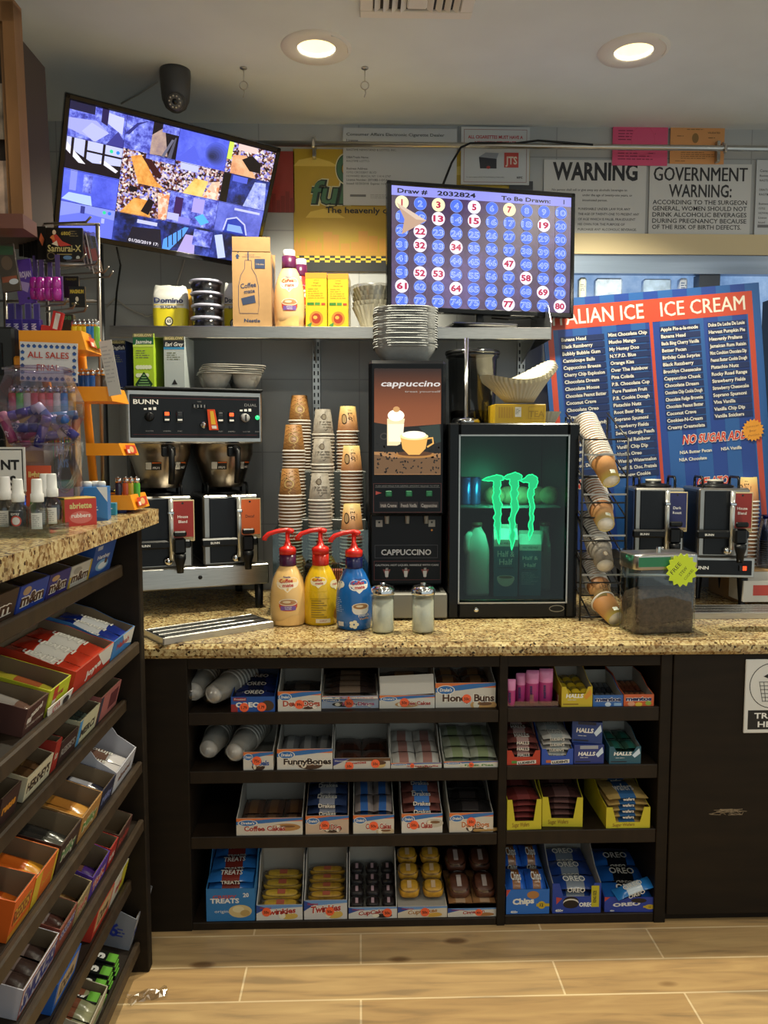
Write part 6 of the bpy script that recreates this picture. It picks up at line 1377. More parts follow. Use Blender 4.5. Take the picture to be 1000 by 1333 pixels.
starburst(jr, (jw * .185, -jd * .5 - .012, jh - .005), .056, 'd2e82c', (('FREE', -.017, .002, .014, .045), ('STEW', .008, -.008, .011, .034), ('COOKIES', .027, -.018, .009, .042)), 48, '1c1c14', 15)
# far end: cardboard box with a cup stack and clear cups, open white carton
p0 = at(958, 742, 3.06); p1 = at(1062, 742, 3.06)
b = MB(); b.box((0, .12, (p0.z - CZ) / 2), (p1.x - p0.x, .24, p0.z - CZ), KRAFT, .002); tag(b.build('cardboard_box', loc=((p0.x + p1.x) / 2, 3.06, CZ)), 'brown cardboard box behind the trash hole under the clear cups', 'box')
px_ = X(974, 3.19, 650); zt_ = Z(621, 3.19, 974); nn = 18; st = (zt_ - CUPH - p0.z - .001) / (nn - 1)
for i in range(nn):
    lb = 'upturned tan paper cup topping the stack behind the far House Blend server' if i == nn - 1 else 'upturned tan paper cup in the stack behind the far House Blend server'
    new_cup('tan', i == nn - 1, (px_, 3.19, p0.z + .001 + CUPH + i * st), (math.pi, 0, math.pi - .5), lb, 'tan cups behind the far server')
cl = None; xx = X(1003, 3.115, 700); hst = Z(668, 3.115, 1000) - p0.z - .11
for i in range(13):
    loc = (xx, 3.115, p0.z + .001 + i * hst / 12); lb = 'topmost clear plastic cup with blue base of the stack on the cardboard box' if i == 12 else 'clear plastic cup nested in the stack on the cardboard box'
    if cl is None:
        b = MB(); b.open_lathe([(.047, 0), (.049, .003), (.047, .008), (.036, .10), (.0, .101)], CLEAR('cup_clear', 'dde4ee', .12, .06), 24); b.open_lathe([(.0375, .088), (.0365, .1005)], CLEAR('cup_blue', '2c48b8', .1, .1), 24); cl = tag(b.build('plastic_cup', loc=loc), lb, 'plastic cup', 'clear cups on the cardboard box')
    else: dup(cl, loc, label=lb)
A = at(968, 797, 2.93); w = X(1050, 2.93, 780) - A.x; h = Z(765, 2.93, 980) - CZ
b = MB(flat((0, -.0003, 0)))
for c_, d_ in (((0, .002, h / 2), (w, .004, h)), ((0, .118, h * .6), (w, .004, h * 1.2)), ((-w / 2 + .002, .06, h / 2), (.004, .112, h)), ((w / 2 - .002, .06, h / 2), (.004, .112, h)), ((0, .06, .002), (w - .008, .112, .004))): b.box(c_, d_, M('white_card', 'c6c3bb', .6))
b.rect(-w * .35, h * .3, -w * .05, h * .8, P('b8443c'))
tag(b.build('open_carton', loc=(A.x + w / 2, 2.935, CZ + .0245), rot=(0, 0, 0)), 'open white carton with red print resting by the far drip tray', 'carton')
# ------------------------------------------------------------------ snack cartons on the cabinet shelves
_pk = {}
def pillow(c1, c2, L, W, T, text=None, window=None):
    """a sealed snack packet lying flat, long side along x"""
    k = (c1, c2, round(L, 3), round(W, 3), round(T, 3), text)
    if k in _pk: return _pk[k], False
    b = MB(); N, Q = 10, 5; m1 = M('film_' + c1, c1, .22, bump=.5, scale=45); 
    for s_ in (1, -1):
        vs = []
        for i in range(N + 1):
            t = i / N; e = min(1, min(t, 1 - t) / .22); hh = T / 2 * (1 - (1 - max(0, (min(t, 1 - t) - .06)) / .44) ** 4) if 0 < t < 1 else 0
            for j in range(Q + 1):
                u = j / Q; vs.append(((t - .5) * L, (u - .5) * W * (1 - .06 * (1 - abs(2 * t - 1))), T / 2 + s_ * (hh * (1 - (2 * u - 1) ** 4 * .85) + .0004)))
        f_ = [(i * (Q + 1) + j, (i + 1) * (Q + 1) + j, (i + 1) * (Q + 1) + j + 1, i * (Q + 1) + j + 1) for i in range(N) for j in range(Q)]
        b.add(vs, [f for n_, f in enumerate(f_) if n_ // Q in (3, 4, 5, 6)], M('film_' + c2, c2, .22, bump=.4, scale=45), True); b.add(vs, [f for n_, f in enumerate(f_) if n_ // Q not in (3, 4, 5, 6)], m1, True)
    if text:
        b.fn = flat((0, 0, T + .0012), (1, 0, 0), (0, 1, 0)); b.text(text, 0, -W * .18, W * .36, P('e8e4da'), w=L * .5, bold=.02)
        b.fn = flat((0, -W * .5 - .0008, T / 2), (1, 0, 0), (0, 0, 1)); b.text(text, 0, -T * .25, T * .5, P('e8e4da'), maxw=L * .5, bold=.02)
    o = b.build('snack_packet'); _pk[k] = o; return o, True
def put_packet(spec, Mx, label, group, name='snack_packet', cat='snack'):
    o, new = pillow(*spec)
    if not new: o = o.copy(); COL.objects.link(o)
    o.name = name; o.matrix_basis = Mx; return tag(o, label, cat, group)
def box_mesh(b, w, d, hf, hb, out, inn, notch=0.0, side=None, th=.0022):
    """open-topped display box, front face at y=0 facing -y, base at z=0"""
    O, I, S = P(out, .5), inn, P(side or out, .5)
    if notch: b.prism([(-w / 2, 0), (w / 2, 0), (w / 2, hf), (w * .36, hf), (w * .27, hf * (1 - notch)), (-w * .27, hf * (1 - notch)), (-w * .36, hf), (-w / 2, hf)], 0, th, O, fn=flat((0, th, 0)))
    else: b.box((0, th / 2, hf / 2), (w, th, hf), O)
    b.box((0, th * 1.5, hf / 2 * (1 - notch)), (w - .001, .0006, hf * (1 - notch) - .0005), I)
    b.box((0, d - th / 2, hb / 2), (w, th, hb), I)
    b.box((0, d / 2, th / 2), (w - .001, d - .001, th), I)
    for sg in (-1, 1):
        fn = lambda u, v, ww, sg=sg: Vector((sg * (w / 2 - th / 2) + ww, u, v)); m_ = hf + (hb - hf) * .25
        pts = [(th, 0), (d - th, 0), (d - th, hb), (d * .62, hb * .98), (d * .3, m_), (th, hf)] if hb > hf * 1.2 else [(th, 0), (d - th, 0), (d - th, hb), (th, hf)]
        b.prism(pts, -th / 2, th / 2, S, fn=fn); b.prism([(p, q_ - .0004) for p, q_ in pts], -th / 2 - .0003 * sg if sg < 0 else -th / 2 - .0004, -th / 2 - .0001, I, fn=fn) if sg > 0 else b.prism([(p, q_ - .0004) for p, q_ in pts], th / 2 + .0001, th / 2 + .0004, I, fn=fn)
    b.fn = flat((0, -.0003, 0)); return b
def sticker(parent, u, v, t, r=.0125, y=-.0012):
    b = MB(flat((u, y, v))); b.prism([(r * math.cos(2 * math.pi * i / 24), r * math.sin(2 * math.pi * i / 24)) for i in range(24)], -.0004, .0004, P('ff6a3c', .5)); b.step = .0007; b.text(t, 0, -r * .32, r * .62, P('2a1410'), w=r * 1.2, bold=.02); return b.build('price_sticker', parent)
WC = M('white_card_inside', 'a9a59c', .7); BC = M('brown_card_inside', '7a6850', .8)
def carton(label, px0, px1, pyb, pyt, z, hbm, d, out, art, inn=None, notch=0, side=None, stick=(), yaw=0, zoff=0.0, name='snack_carton', cat='carton'):
    pm = (px0 + px1) / 2; Y = max(gz(pm, pyb, z + zoff).y, CFY + .012); x0, x1 = X(px0, Y, pyb), X(px1, Y, pyb); w = x1 - x0; hf = Z(pyt, Y, pm) - z - zoff
    b = box_mesh(MB(), w, d, hf, hf * hbm, out, inn or WC, notch, side); art(b, w, hf)
    o = b.build(name); o.matrix_basis = Matrix.Translation(((x0 + x1) / 2, Y, z + zoff)) @ Matrix.Rotation(R(yaw), 4, 'Z'); tag(o, label, cat)
    for (u, v, t) in stick: sticker(o, u * w, v * hf, t, min(.0145, hf * .40))
    o['_w'] = w; o['_d'] = d; o['_hf'] = hf; return o
def fill(o, spec, nx, ny, nz, what, tilt=0, y0=.006, z0=.004, jit=.004, along='x', grp=None, name='snack_packet', gap=1.0, cat='snack'):
    """rows of packets inside a carton"""
    w, d = o['_w'], o['_d']; c1, c2, T, tx = spec; rr = random.Random(what); dep = d - y0 - .006
    if along == 'x': L, W = (w - .008) / nx, dep / ny
    else: L, W = dep / ny, (w - .008) / nx
    for k in range(nz):
        for j in range(ny):
            for i in range(nx):
                u = -w / 2 + .004 + (w - .008) * (i + .5) / nx; v = y0 + dep * (j + .5) / ny
                Mx = o.matrix_basis @ Matrix.Translation((u, v, z0 + k * T * gap + (j * dep / ny) * math.tan(R(tilt)))) @ Matrix.Rotation(R(tilt), 4, 'X') @ Matrix.Rotation(rr.uniform(-.05, .05) + (R(90) if along == 'y' else 0), 4, 'Z')
                put_packet((c1, c2, L * .97, W * .97, T, tx), Mx, what, grp or what, name, cat)
BLU, ORG = P('2f6fb4'), P('d9743a')
def drake(title, tcol, pastry, brand=True, tw=.62, tx=.08, ps=(.25, .36)):
    def f(b, w, h):
        b.rect(-w / 2, h * .80, w / 2, h, ORG); b.poly([(-w / 2, h * .62), (-w * .1, h * .70), (w / 2, h * .88), (w / 2, h), (w * .05, h * .96), (-w / 2, h * .80)], BLU); b.rect(-w * .5, h * .0, w * .5, h * .02, P('b8b4aa'))
        px_, pv = ps; b.ell(w * px_, h * pv, w * .22, h * .22, P(pastry)); b.ell(w * px_ - w * .12, h * pv, w * .05, h * .15, P('e6dcc4')); b.ell(w * px_ + w * .02, h * (pv + .05), w * .12, h * .07, P('7a5436'))
        b.ell(-w * .33, h * .72, w * .15, h * .19, P('eae6da')); b.ell(-w * .33, h * .72, w * .135, h * .165, BLU); b.text("Drake's", -w * .33, h * .66, h * .13, P('f0ece0'), w=w * .2, bold=.03, shear=.15)
        u = w * tx * .6; v = h * .26; tw2 = min(.86, tw * 1.25); b.text(title, u, v, h * .28, P('efe9dc'), w=w * tw2, bold=.10); b.text(title, u, v, h * .28, P(tcol), w=w * tw2, bold=.035)
    return f
def hostess(title, tcol, cake, tw=.62):
    def f(b, w, h):
        b.poly([(-w / 2, h * .45), (-w * .1, h), (-w / 2, h)], P('2a4a96')); b.poly([(-w / 2, h), (w / 2, h), (w / 2, h * .86), (-w * .2, h * .74)], P('6f9ad0')); b.text('Hostess', -w * .3, h * .76, h * .12, P('b03028'), w=w * .24, shear=.2, bold=.03)
        b.ell(w * .2, h * .26, w * .2, h * .22, P(cake)); b.ell(w * .06, h * .26, w * .07, h * .17, P('efe6cc')); b.text(title, 0, h * .40, h * .34, P('f0ece0'), w=w * tw, bold=.10, shear=.15, rot=5); b.text(title, 0, h * .40, h * .34, P(tcol), w=w * tw, bold=.035, shear=.15, rot=5)
    return f
S0, S1, S2, S3 = SHZ
CAKE = ('3a2a26', '5a4638', .022, None)
# -- row one
o = carton('blue cookie cake carton beside the bagged cups on the top shelf', 301, 358, 927, 907, S0, 1.9, .20, '2456a4', lambda b, w, h: (b.rect(-w / 2, 0, -w * .35, h * .5, P('a03030')), b.rect(-w * .45, h * .72, -w * .15, h * .95, P('8a2a3a')), b.text('Frosted', -w * .3, h * .78, h * .13, WHT, w=w * .25), b.text('OREO', -w * .12, h * .32, h * .30, WHT, w=w * .55, bold=.05), b.ell(w * .33, h * .4, w * .15, h * .35, P('4a3422'))), inn=M('navy_inside', '1a2440', .6), stick=((-.2, .3, '1.79'), (.2, .32, '1.79')))
fill(o, ('1c2c66', '18223f', .024, 'OREO'), 1, 3, 2, 'dark blue cookie cake packet inside the blue carton next to the bagged cups', 8)
o = carton('Devil Dogs snack carton, white with tall back panel, on the top shelf', 362, 418, 927, 900, S0, 2.0, .22, 'd4d0c6', drake('Devil Dogs', 'b0442e', '4a2c20', tw=.8, ps=(.2, .32)), stick=((0, .35, '99c'),))
fill(o, ('2a2524', '4a4440', .022, None), 1, 3, 1, 'dark wrapped cake inside the Devil Dogs carton', 6); 
o1 = carton('Ring Dings carton, lower of the two stacked on the top shelf', 419, 493, 922, 907, S0, 1.0, .22, 'a9b4c8', drake('Ring Dings', 'b04a7a', '2c2220', tw=.45, tx=.24, ps=(-.1, .35)), stick=((-.02, .45, '50c'),))
fill(o1, ('2e2724', '4a4038', .016, None), 1, 3, 1, 'flat dark cake under the upper Ring Dings carton')
o2 = carton('Ring Dings carton, upper of the two stacked on the top shelf', 419, 492, 921, 906, S0, 1.9, .22, 'd8d4ca', drake('Ring Dings', 'b04a7a', '2c2220', tw=.45, tx=.24, ps=(-.1, .35)), stick=((-.02, .45, '50c'),), zoff=o1['_hf'] + .001)
fill(o2, ('2a2220', '6a5a4c', .026, None), 1, 4, 1, 'dark wrapped cake inside the upper Ring Dings carton', 3)
o = carton('Coffee Cakes carton with loose white lid on the top shelf', 494, 566, 922, 905, S0, 2.6, .22, 'd4d0c6', drake('Coffee Cakes', 'a8342e', 'b88a54', tw=.45, tx=.24, ps=(.0, .3)), stick=((-.05, .45, '50c'),))
fill(o, ('4a3a30', '8a6a4a', .026, None), 1, 3, 2, 'brown wrapped cake under the loose white carton lid', 4)
b = MB(); b.box((0, 0, 0), (o['_w'] * .98, .002, .062), M('white_card', 'c6c3bb', .6)); lf = b.build('lid_flap', o); lf.location = (0, .012, o['_hf'] + .030); lf.rotation_euler = (R(-14), R(-2.5), 0)
o = carton('Honey Buns carton, wide and white, by the divider on the top shelf', 567, 645, 921, 889, S0, 1.9, .24, 'd0ccc2', drake('Honey Buns', '4a2c1c', 'd0a060', tw=.72, ps=(.3, .1)), stick=((.02, .36, '50c'),))
fill(o, ('5a3a24', '8a6844', .030, None), 2, 3, 2, 'brown wrapped bun inside the wide white carton by the divider', 3)
# -- row two
o = carton('Yodels carton, narrow and white, beside the bagged cups on the second shelf', 317, 356, 1003, 979, S1, 1.7, .24, 'd4d0c6', drake('Yodels', '3a5aa0', '3a241c', tw=.5, ps=(.0, .18)), stick=((-.05, .52, '75c'),))
o = carton('Funny Bones carton with white back panel on the second shelf', 361, 433, 1003, 975, S1, 1.55, .22, 'd8d5cc', drake('FunnyBones', '2a1c1a', '4a3020', tw=.7, ps=(.1, .22)))
fill(o, ('8a8a8c', 'b8b8b6', .03, None), 3, 2, 1, 'clear wrapped cake inside the Funny Bones carton', 4)
o = carton('purple and brown cake carton with two price stickers on the second shelf', 434, 508, 1003, 987, S1, 2.6, .22, 'ccc8c0', lambda b, w, h: (b.poly([(-w / 2, h), (-w / 2, h * .3), (-w * .2, h)], P('2f3a80')), b.poly([(-w * .2, h), (w / 2, h), (w / 2, h * .72), (-w * .28, h * .74)], P('6a4a30')), b.text('Hostess', -w * .38, h * .7, h * .16, WHT, w=w * .18), b.text('Brownies', -w * .1, h * .45, h * .26, P('a8342e'), w=w * .36, bold=.03, rot=4), b.ell(w * .3, h * .35, w * .12, h * .3, P('d0b070')), b.ell(w * .3, h * .55, w * .13, h * .2, P('5a3a24'))), stick=((-.22, .28, '50c'), (.24, .48, '50c')))
fill(o, ('4a2c20', '3a241c', .026, None), 2, 2, 1, 'round brown cake inside the purple and brown carton', 0)
o = carton('white cake carton with low front and tall back panel on the second shelf', 509, 575, 1003, 993, S1, 5.0, .24, 'd0ccc2', drake('Swiss Rolls', 'a8342e', '6a4a34', tw=.5, tx=.2, ps=(.1, .2)), stick=((-.08, .5, '50c'),))
fill(o, ('c8c4bc', 'a87a70', .024, None), 2, 3, 1, 'pale wrapped cake in the low fronted carton on the second shelf', 6)
o = carton('Fruit Pies carton with green print by the divider on the second shelf', 578, 649, 1003, 991, S1, 3.6, .24, 'd8d6cc', drake('Fruit Pies', '4a8a3a', 'd8cfae', tw=.42, tx=.24, ps=(.0, .2)), stick=((-.0, .45, '50c'),))
fill(o, ('a8ac98', '8e9a72', .020, None), 2, 3, 2, 'pale green wrapped pie inside the Fruit Pies carton', 6)
# -- row three
o = carton('Coffee Cakes carton with serrated edge printed with a crumb cake on the third shelf', 308, 394, 1088, 1065, S2, 1.9, .22, 'd6cfc2', drake('Coffee Cakes', 'a8342e', 'b4844c', tw=.5, tx=-.12, ps=(.25, .45)))
fill(o, ('6a4a38', '8a6444', .024, None), 3, 2, 1, 'brown wrapped crumb cake inside the serrated carton on the third shelf', 2)
o = carton('brown printed Devil Dogs carton heaped with packets, third shelf', 398, 454, 1087, 1062, S2, 1.7, .22, 'c8b09a', drake('Devil Dogs', 'a8382c', '3a261e', tw=.4, tx=.12, ps=(.12, .3)), stick=((-.05, .5, '50c'),))
fill(o, ('2c3a5c', '8a8c98', .026, 'Drakes'), 1, 3, 4, 'blue and clear packet heaped in the brown Devil Dogs carton', 5)
o = carton('pale Coffee Cakes carton with grey square print, heaped with packets', 460, 513, 1087, 1061, S2, 1.7, .22, 'd0cabc', drake('Coffee Cakes', 'a8342e', 'c8b490', tw=.5, tx=.2, ps=(.28, .12)), stick=((-.0, .42, '50c'),))
fill(o, ('9a8e8a', '3f6cb0', .028, None), 2, 2, 3, 'clear and blue packet heaped in the pale carton, third shelf', 5)
o = carton('white Coffee Cakes carton holding blue topped packets on the third shelf', 523, 576, 1087, 1059, S2, 1.75, .22, 'dcd8d0', drake('Coffee Cakes', 'a8342e', 'c0b8a8', tw=.5, tx=-.1, ps=(.3, .5)), stick=((-.2, .42, '50c'),))
fill(o, ('7a4a42', '4a7cc0', .027, 'Drakes'), 1, 3, 4, 'blue topped packet stacked in the white carton, third shelf', 5)
o = carton('Devil Dogs carton with dark cakes by the divider on the third shelf', 585, 642, 1087, 1058, S2, 1.9, .24, 'd2cabb', drake('Devil Dogs', 'c0703a', '3a2a24', tw=.5, tx=.16, ps=(.1, .2)), stick=((-.0, .55, '50c'),))
fill(o, ('1e1c1c', '2e2a2a', .026, None), 1, 3, 3, 'black wrapped cake inside the carton by the divider', 5)
p = gz(628, 1085, S2); b = MB(); b.tube([(-.07, .02, .006), (-.02, 0, .006), (.06, .004, .006)], .006, M('pale_wood', 'b08a50', .6), 8); tag(b.build('wooden_stick', loc=(p.x, CFY + .014, S2)), 'short pale wooden stick lying on the third shelf by the divider', 'stick')
# -- row four
o = carton('tall blue crisped rice treats box standing on the bottom shelf', 269, 332, 1199, 1157, S3, 1.75, .20, '2f7ab8', lambda b, w, h: (b.text('CRISPY', -w * .12, h * .70, h * .10, P('b8443c'), w=w * .5, bold=.03), b.text('TREATS', -w * .12, h * .56, h * .14, WHT, w=w * .6, bold=.04), b.text('20', w * .32, h * .74, h * .12, WHT, bold=.03), b.text('original', -w * .15, h * .26, h * .09, WHT, w=w * .36), b.ell(w * .2, h * .3, w * .24, h * .2, P('d8c088')), b.ell(w * .16, h * .36, w * .12, h * .1, P('e8d8a8')), b.ell(w * .3, h * .24, w * .1, h * .1, P('c0a060'))), inn=M('blue_inside', '2a4f7c', .6), side='3a86c0')
fill(o, ('2a6cb4', '7a2c24', .025, 'TREATS'), 1, 3, 5, 'blue and brown treat packet inside the tall blue box', 10, z0=.02)
def cakes(o, nx, ny, col, top, what, tilt, shape=(1, 1, .55), r=.02, name='cream_cake'):
    w, d, hf = o['_w'], o['_d'], o['_hf']; k = None
    for j in range(ny):
        for i in range(nx):
            u = -w / 2 + w * (i + .5) / nx; v = .014 + (d - .03) * (j + .5) / ny; zz = .006 + (v) * math.tan(R(tilt))
            Mx = o.matrix_basis @ Matrix.Translation((u, v, zz + .012)) @ Matrix.Rotation(R(tilt), 4, 'X')
            if k is None:
                b = MB(); m_ = M('cake_' + col, col, .45, noise=.18, scale=60); sx, sy, s_z = w / nx * .44, (d - .03) / ny * .46, r * .8
                pr = 14; vs = []
                for a in range(pr + 1):
                    t = a / pr; e = (1 - abs(2 * t - 1) ** 5) ** .5
                    for c in range(16): th = 2 * math.pi * c / 16; vs.append(((2 * t - 1) * sx, e * sy * math.copysign(abs(math.cos(th)) ** .7, math.cos(th)), e * s_z * math.copysign(abs(math.sin(th)) ** .7, math.sin(th))))
                b.add(vs, [(a * 16 + c, a * 16 + (c + 1) % 16, a * 16 + 16 + (c + 1) % 16, a * 16 + 16 + c) for a in range(pr) for c in range(16)], m_, True)
                b.lathe([(r * .3, 0), (sx * .9, .0), (sx * 1.04, .001)], WRAP, 16, (0, 0, s_z * .75), sy=sy / sx); 
                for s_ in (-1, 1): b.add([(s_ * sx * .96, -sy * .7, 0), (s_ * sx * .96, sy * .7, 0), (s_ * sx * 1.1, sy * .8, .003), (s_ * sx * 1.1, -sy * .8, -.002)], [(0, 1, 2, 3)], WRAP)
                b.fn = flat((0, 0, s_z + .001), (1, 0, 0), (0, 1, 0)); b.rect(-sx * .2, -sy * .5, sx * .2, sy * .5, P(top))
                k = b.build(name); q_ = k
            else: q_ = k.copy(); COL.objects.link(q_)
            q_.matrix_basis = Mx; tag(q_, what, 'snack cake', what)
o = carton('Twinkies carton beside the tall blue box on the bottom shelf', 334, 394, 1199, 1178, S3, 3.2, .19, 'dad7d0', hostess('Twinkies', 'b8342c', 'd8b458', .7), stick=((-.28, .55, '50c'),))
cakes(o, 1, 4, 'd0a83a', 'c86a50', 'yellow sponge cake in clear wrap, Twinkies carton next to the tall blue box', 17)
o = carton('Twinkies carton beside the black cakes on the bottom shelf', 396, 452, 1197, 1172, S3, 2.5, .20, 'd4d0cc', hostess('Twinkies', 'b8342c', 'd8b458', .7), stick=((.1, .42, '50c'),))
cakes(o, 1, 5, 'c89a34', 'c86a50', 'yellow sponge cake in clear wrap, Twinkies carton next to the black cakes', 17)
o = carton('low cupcake carton of black cakes on the bottom shelf', 454, 517, 1196, 1181, S3, 4.2, .22, 'd8d4cc', hostess('CupCakes', 'a8342e', '2a2020', .6), stick=((.3, .5, '50c'),))
cakes(o, 3, 4, '241c1c', 'c0a0a8', 'black cupcake in clear wrap inside the low carton', 16, r=.016, name='cupcake')
oa = carton('golden CupCakes carton, lower of two stacked on the bottom shelf', 518, 582, 1197, 1180, S3, 1.0, .22, 'd9cdb8', hostess('CupCakes', 'b07a3a', 'd8a848', .6), stick=((.05, .5, '50c'),)); fill(oa, ('b8923a', 'd0b060', .02, None), 2, 2, 1, 'golden cake under the upper cupcake carton')
ob = carton('golden CupCakes carton, upper of two stacked, heaped with cakes', 518, 581, 1197, 1180, S3, 4.4, .22, 'd9cdb8', hostess('CupCakes', 'b07a3a', 'd8a848', .6), stick=((.12, .5, '50c'),), zoff=oa['_hf'] + .001)
cakes(ob, 2, 3, 'c8962c', 'd8b890', 'golden cupcake in clear wrap in the upper carton', 20, r=.024, name='cupcake')
prev = 0
for i, nm in enumerate(('lowest', 'middle', 'topmost')):
    o = carton('cinnamon roll carton, %s of the three stacked by the divider' % nm, 583, 650, 1197, 1182, S3, 1.0 if i < 2 else 4.0, .22, 'd8d2c6', hostess('Cinnamon', 'a8342e', 'b07844', .42), stick=((.1, .5, '60c'),), zoff=prev)
    if i < 2: fill(o, ('a87a50', 'c0a080', .014, None), 2, 2, 1, 'cinnamon roll packet under the stacked cartons', grp='rolls under the cinnamon cartons')
    prev += o['_hf'] + .001
cakes(o, 2, 2, '5a3424', 'c0b0a8', 'dark cinnamon roll in clear wrap in the topmost stacked carton', 22, r=.026, name='cinnamon_roll')
# bagged cups at the cabinet's end
kinds['white'] = (WHITEC, None); names_['white'] = 'white'
for i, (px, py, px2, py2, z_, lb) in enumerate(((252, 902, 290, 862, S0, 'against the cabinet side on the top shelf'), (278, 914, 345, 866, S0, 'beside the blue cookie cake carton'), (272, 986, 304, 950, S1, 'against the cabinet side on the second shelf'), (306, 994, 350, 958, S1, 'beside the narrow Yodels carton'))):
    Yb = CFY + .03 + (.03 if i % 2 == 0 else 0); base = at(px, py, Yb); base.z = max(base.z, z_ + .052); far = at(px2, py2, Yb + .30); far.z = base.z + .02; ax = (far - base).normalized(); q_ = Vector((0, 0, 1)).rotation_difference(ax); e = q_.to_euler(); n = 7
    for k in range(n): new_cup('white', False, base + ax * (.018 * k), e, 'white paper cup in the bagged sleeve %s' % lb, 'bagged cups %s' % lb)
    b = MB(); b.lathe([(.004, -.045), (.02, -.03), (CUPB + .004, -.006), (CUPR + .002, CUPH), (CUPR + .002, CUPH + .13)], CLEAR('bag_film', 'eeeeee', .05, .2), 20); o = b.build('cup_bag', loc=base, rot=e); tag(o, 'clear plastic bag around white cups %s' % lb, 'bag')

# -- bay by the door panel
E1 = .006
def pouch(px0, px1, pyt, Y, label, k):
    x0, x1 = X(px0, Y, 900), X(px1, Y, 900); w = x1 - x0; h = Z(pyt, Y, px0) - (S0 + E1); b = MB(); N = 8
    vs = [(w / 2 * math.copysign(abs(math.cos(2 * math.pi * a / 16)) ** .7, math.cos(2 * math.pi * a / 16)) * (1 if 0 < j < N else .96), .017 * math.sin(2 * math.pi * a / 16) * min(1, (N - j) / 2.2) * (1 if j else .8), h * j / N) for j in range(N + 1) for a in range(16)]
    F = [(j * 16 + a, j * 16 + (a + 1) % 16, j * 16 + 16 + (a + 1) % 16, j * 16 + 16 + a) for j in range(N) for a in range(16)]
    b.add(vs, [f for f in F if f[0] < 5 * 16], M('pouch_pink', 'b03a7c', .3), True); b.add(vs, [f for f in F if f[0] >= 5 * 16] + [tuple(range(N * 16, N * 16 + 16))], M('pouch_clear_pink', 'd884b0', .3), True)
    b.fn = flat((0, -.0175, 0)); b.text('mentos', -.002, h * .36, .010, NAVY, w=h * .4, rot=90 + k, bold=.03); return tag(b.build('gum_pouch', loc=((x0 + x1) / 2, Y, S0 + E1 + .003), rot=(R(6), 0, R(-4))), label, 'gum', 'pink gum pouches on the top shelf')
for px0, px1, pyt, dy, nm in ((659, 671, 884, .03, 'against the divider'), (671, 684, 876, .07, 'second from the divider'), (684, 701, 872, .06, 'third from the divider'), (701, 719, 870, .06, 'beside the yellow drops box')): pouch(px0, px1, pyt, CFY + dy, 'tall pink gum pouch in the clear tray %s' % nm, 3)
b = MB(); a_, c_ = X(659, CFY, 920), X(728, CFY, 920); w = c_ - a_
for c, d in (((0, .002, .009), (w, .003, .018)), ((-w / 2, .06, .02), (.003, .12, .04)), ((w / 2, .06, .02), (.003, .12, .04)), ((0, .002, .02), (.012, .004, .04)), ((0, .06, .001), (w, .12, .002))): b.box(c, d, CLEAR('pink_tray', 'f0c4d8', .12, .1))
tag(b.build('gum_tray', loc=((a_ + c_) / 2, CFY + .014, S0 + E1)), 'clear pink tray holding the gum pouches by the divider', 'tray')
def halls(bg, tx='HALLS', dark='1a2030', swirl='cfe0f0', h0=.45):
    def f(b, w, h): b.text(tx, -w * .08, h * h0, h * .19, WHT, w=w * .56, bold=.04, shear=.15); b.lines(-w * .3, h * .36, w * .45, h * .08, 1, P('c8ccd0')); b.poly([(w * .22, h * .5), (w * .44, h * .9), (w * .48, h * .6), (w * .3, h * .35)], P(swirl)); b.rect(-w * .45, h * .1, w * .05, h * .16, P(dark))
    return f
o = carton('yellow cough drop box with notched front between the pink pouches and mint boxes', 731, 771, 924, 894, S0 + E1, 1.6, .18, 'c8b02a', halls('', swirl='d8902a', dark='8a6a18'), notch=.35)
fill(o, ('c0a428', '7a6a20', .016, None), 3, 3, 3, 'yellow cough drop stick inside the yellow box', 3, along='y', name='drop_stick')
def mentos(c1, extra):
    def f(b, w, h): extra(b, w, h); b.text('mentos', 0, h * .48, h * .32, P('e8e8ea') if c1 else NAVY, w=w * .86, bold=.10); b.text('mentos', 0, h * .48, h * .32, NAVY, w=w * .86, bold=.05)
    return f
o = carton('blue mint roll box beside the yellow cough drop box', 772, 811, 923, 905, S0 + E1, 1.9, .18, '2f62a8', mentos(1, lambda b, w, h: (b.ell(0, h * .18, w * .1, h * .2, P('c8d8ea')), b.rect(w * .2, h * .05, w * .45, h * .3, P('8ab0d8')))))
fill(o, ('2a2e36', '4a5058', .018, None), 5, 2, 1, 'dark mint roll inside the blue mint box', 6, along='y', name='mint_roll')
o = carton('orange fruit mint roll box at the end of the top shelf', 812, 851, 923, 904, S0 + E1, 1.95, .20, 'c85a2c', mentos(1, lambda b, w, h: (b.rect(-w / 2, h * .45, w / 2, h, P('c8603a')), b.ell(-w * .25, h * .2, w * .12, h * .2, P('d89a7a')), b.ell(0, h * .15, w * .12, h * .18, P('d8b83a')), b.ell(w * .32, h * .25, w * .1, h * .2, P('8aa83a')))))
fill(o, ('6a3a28', '8a5434', .018, None), 5, 2, 1, 'brown mint roll inside the orange box', 6, along='y', name='mint_roll')
b = MB(flat((0, -.0125, 0))); b.box((0, 0, .012), (.10, .024, .024), P('6a3432'), .004); b.text('mints', 0, .006, .01, P('a87a5a')); tag(b.build('mint_box', loc=(X(815, CFY + .3, 880), CFY + .3, S0 + E1)), 'dim dark red mint box at the back of the top shelf', 'box')
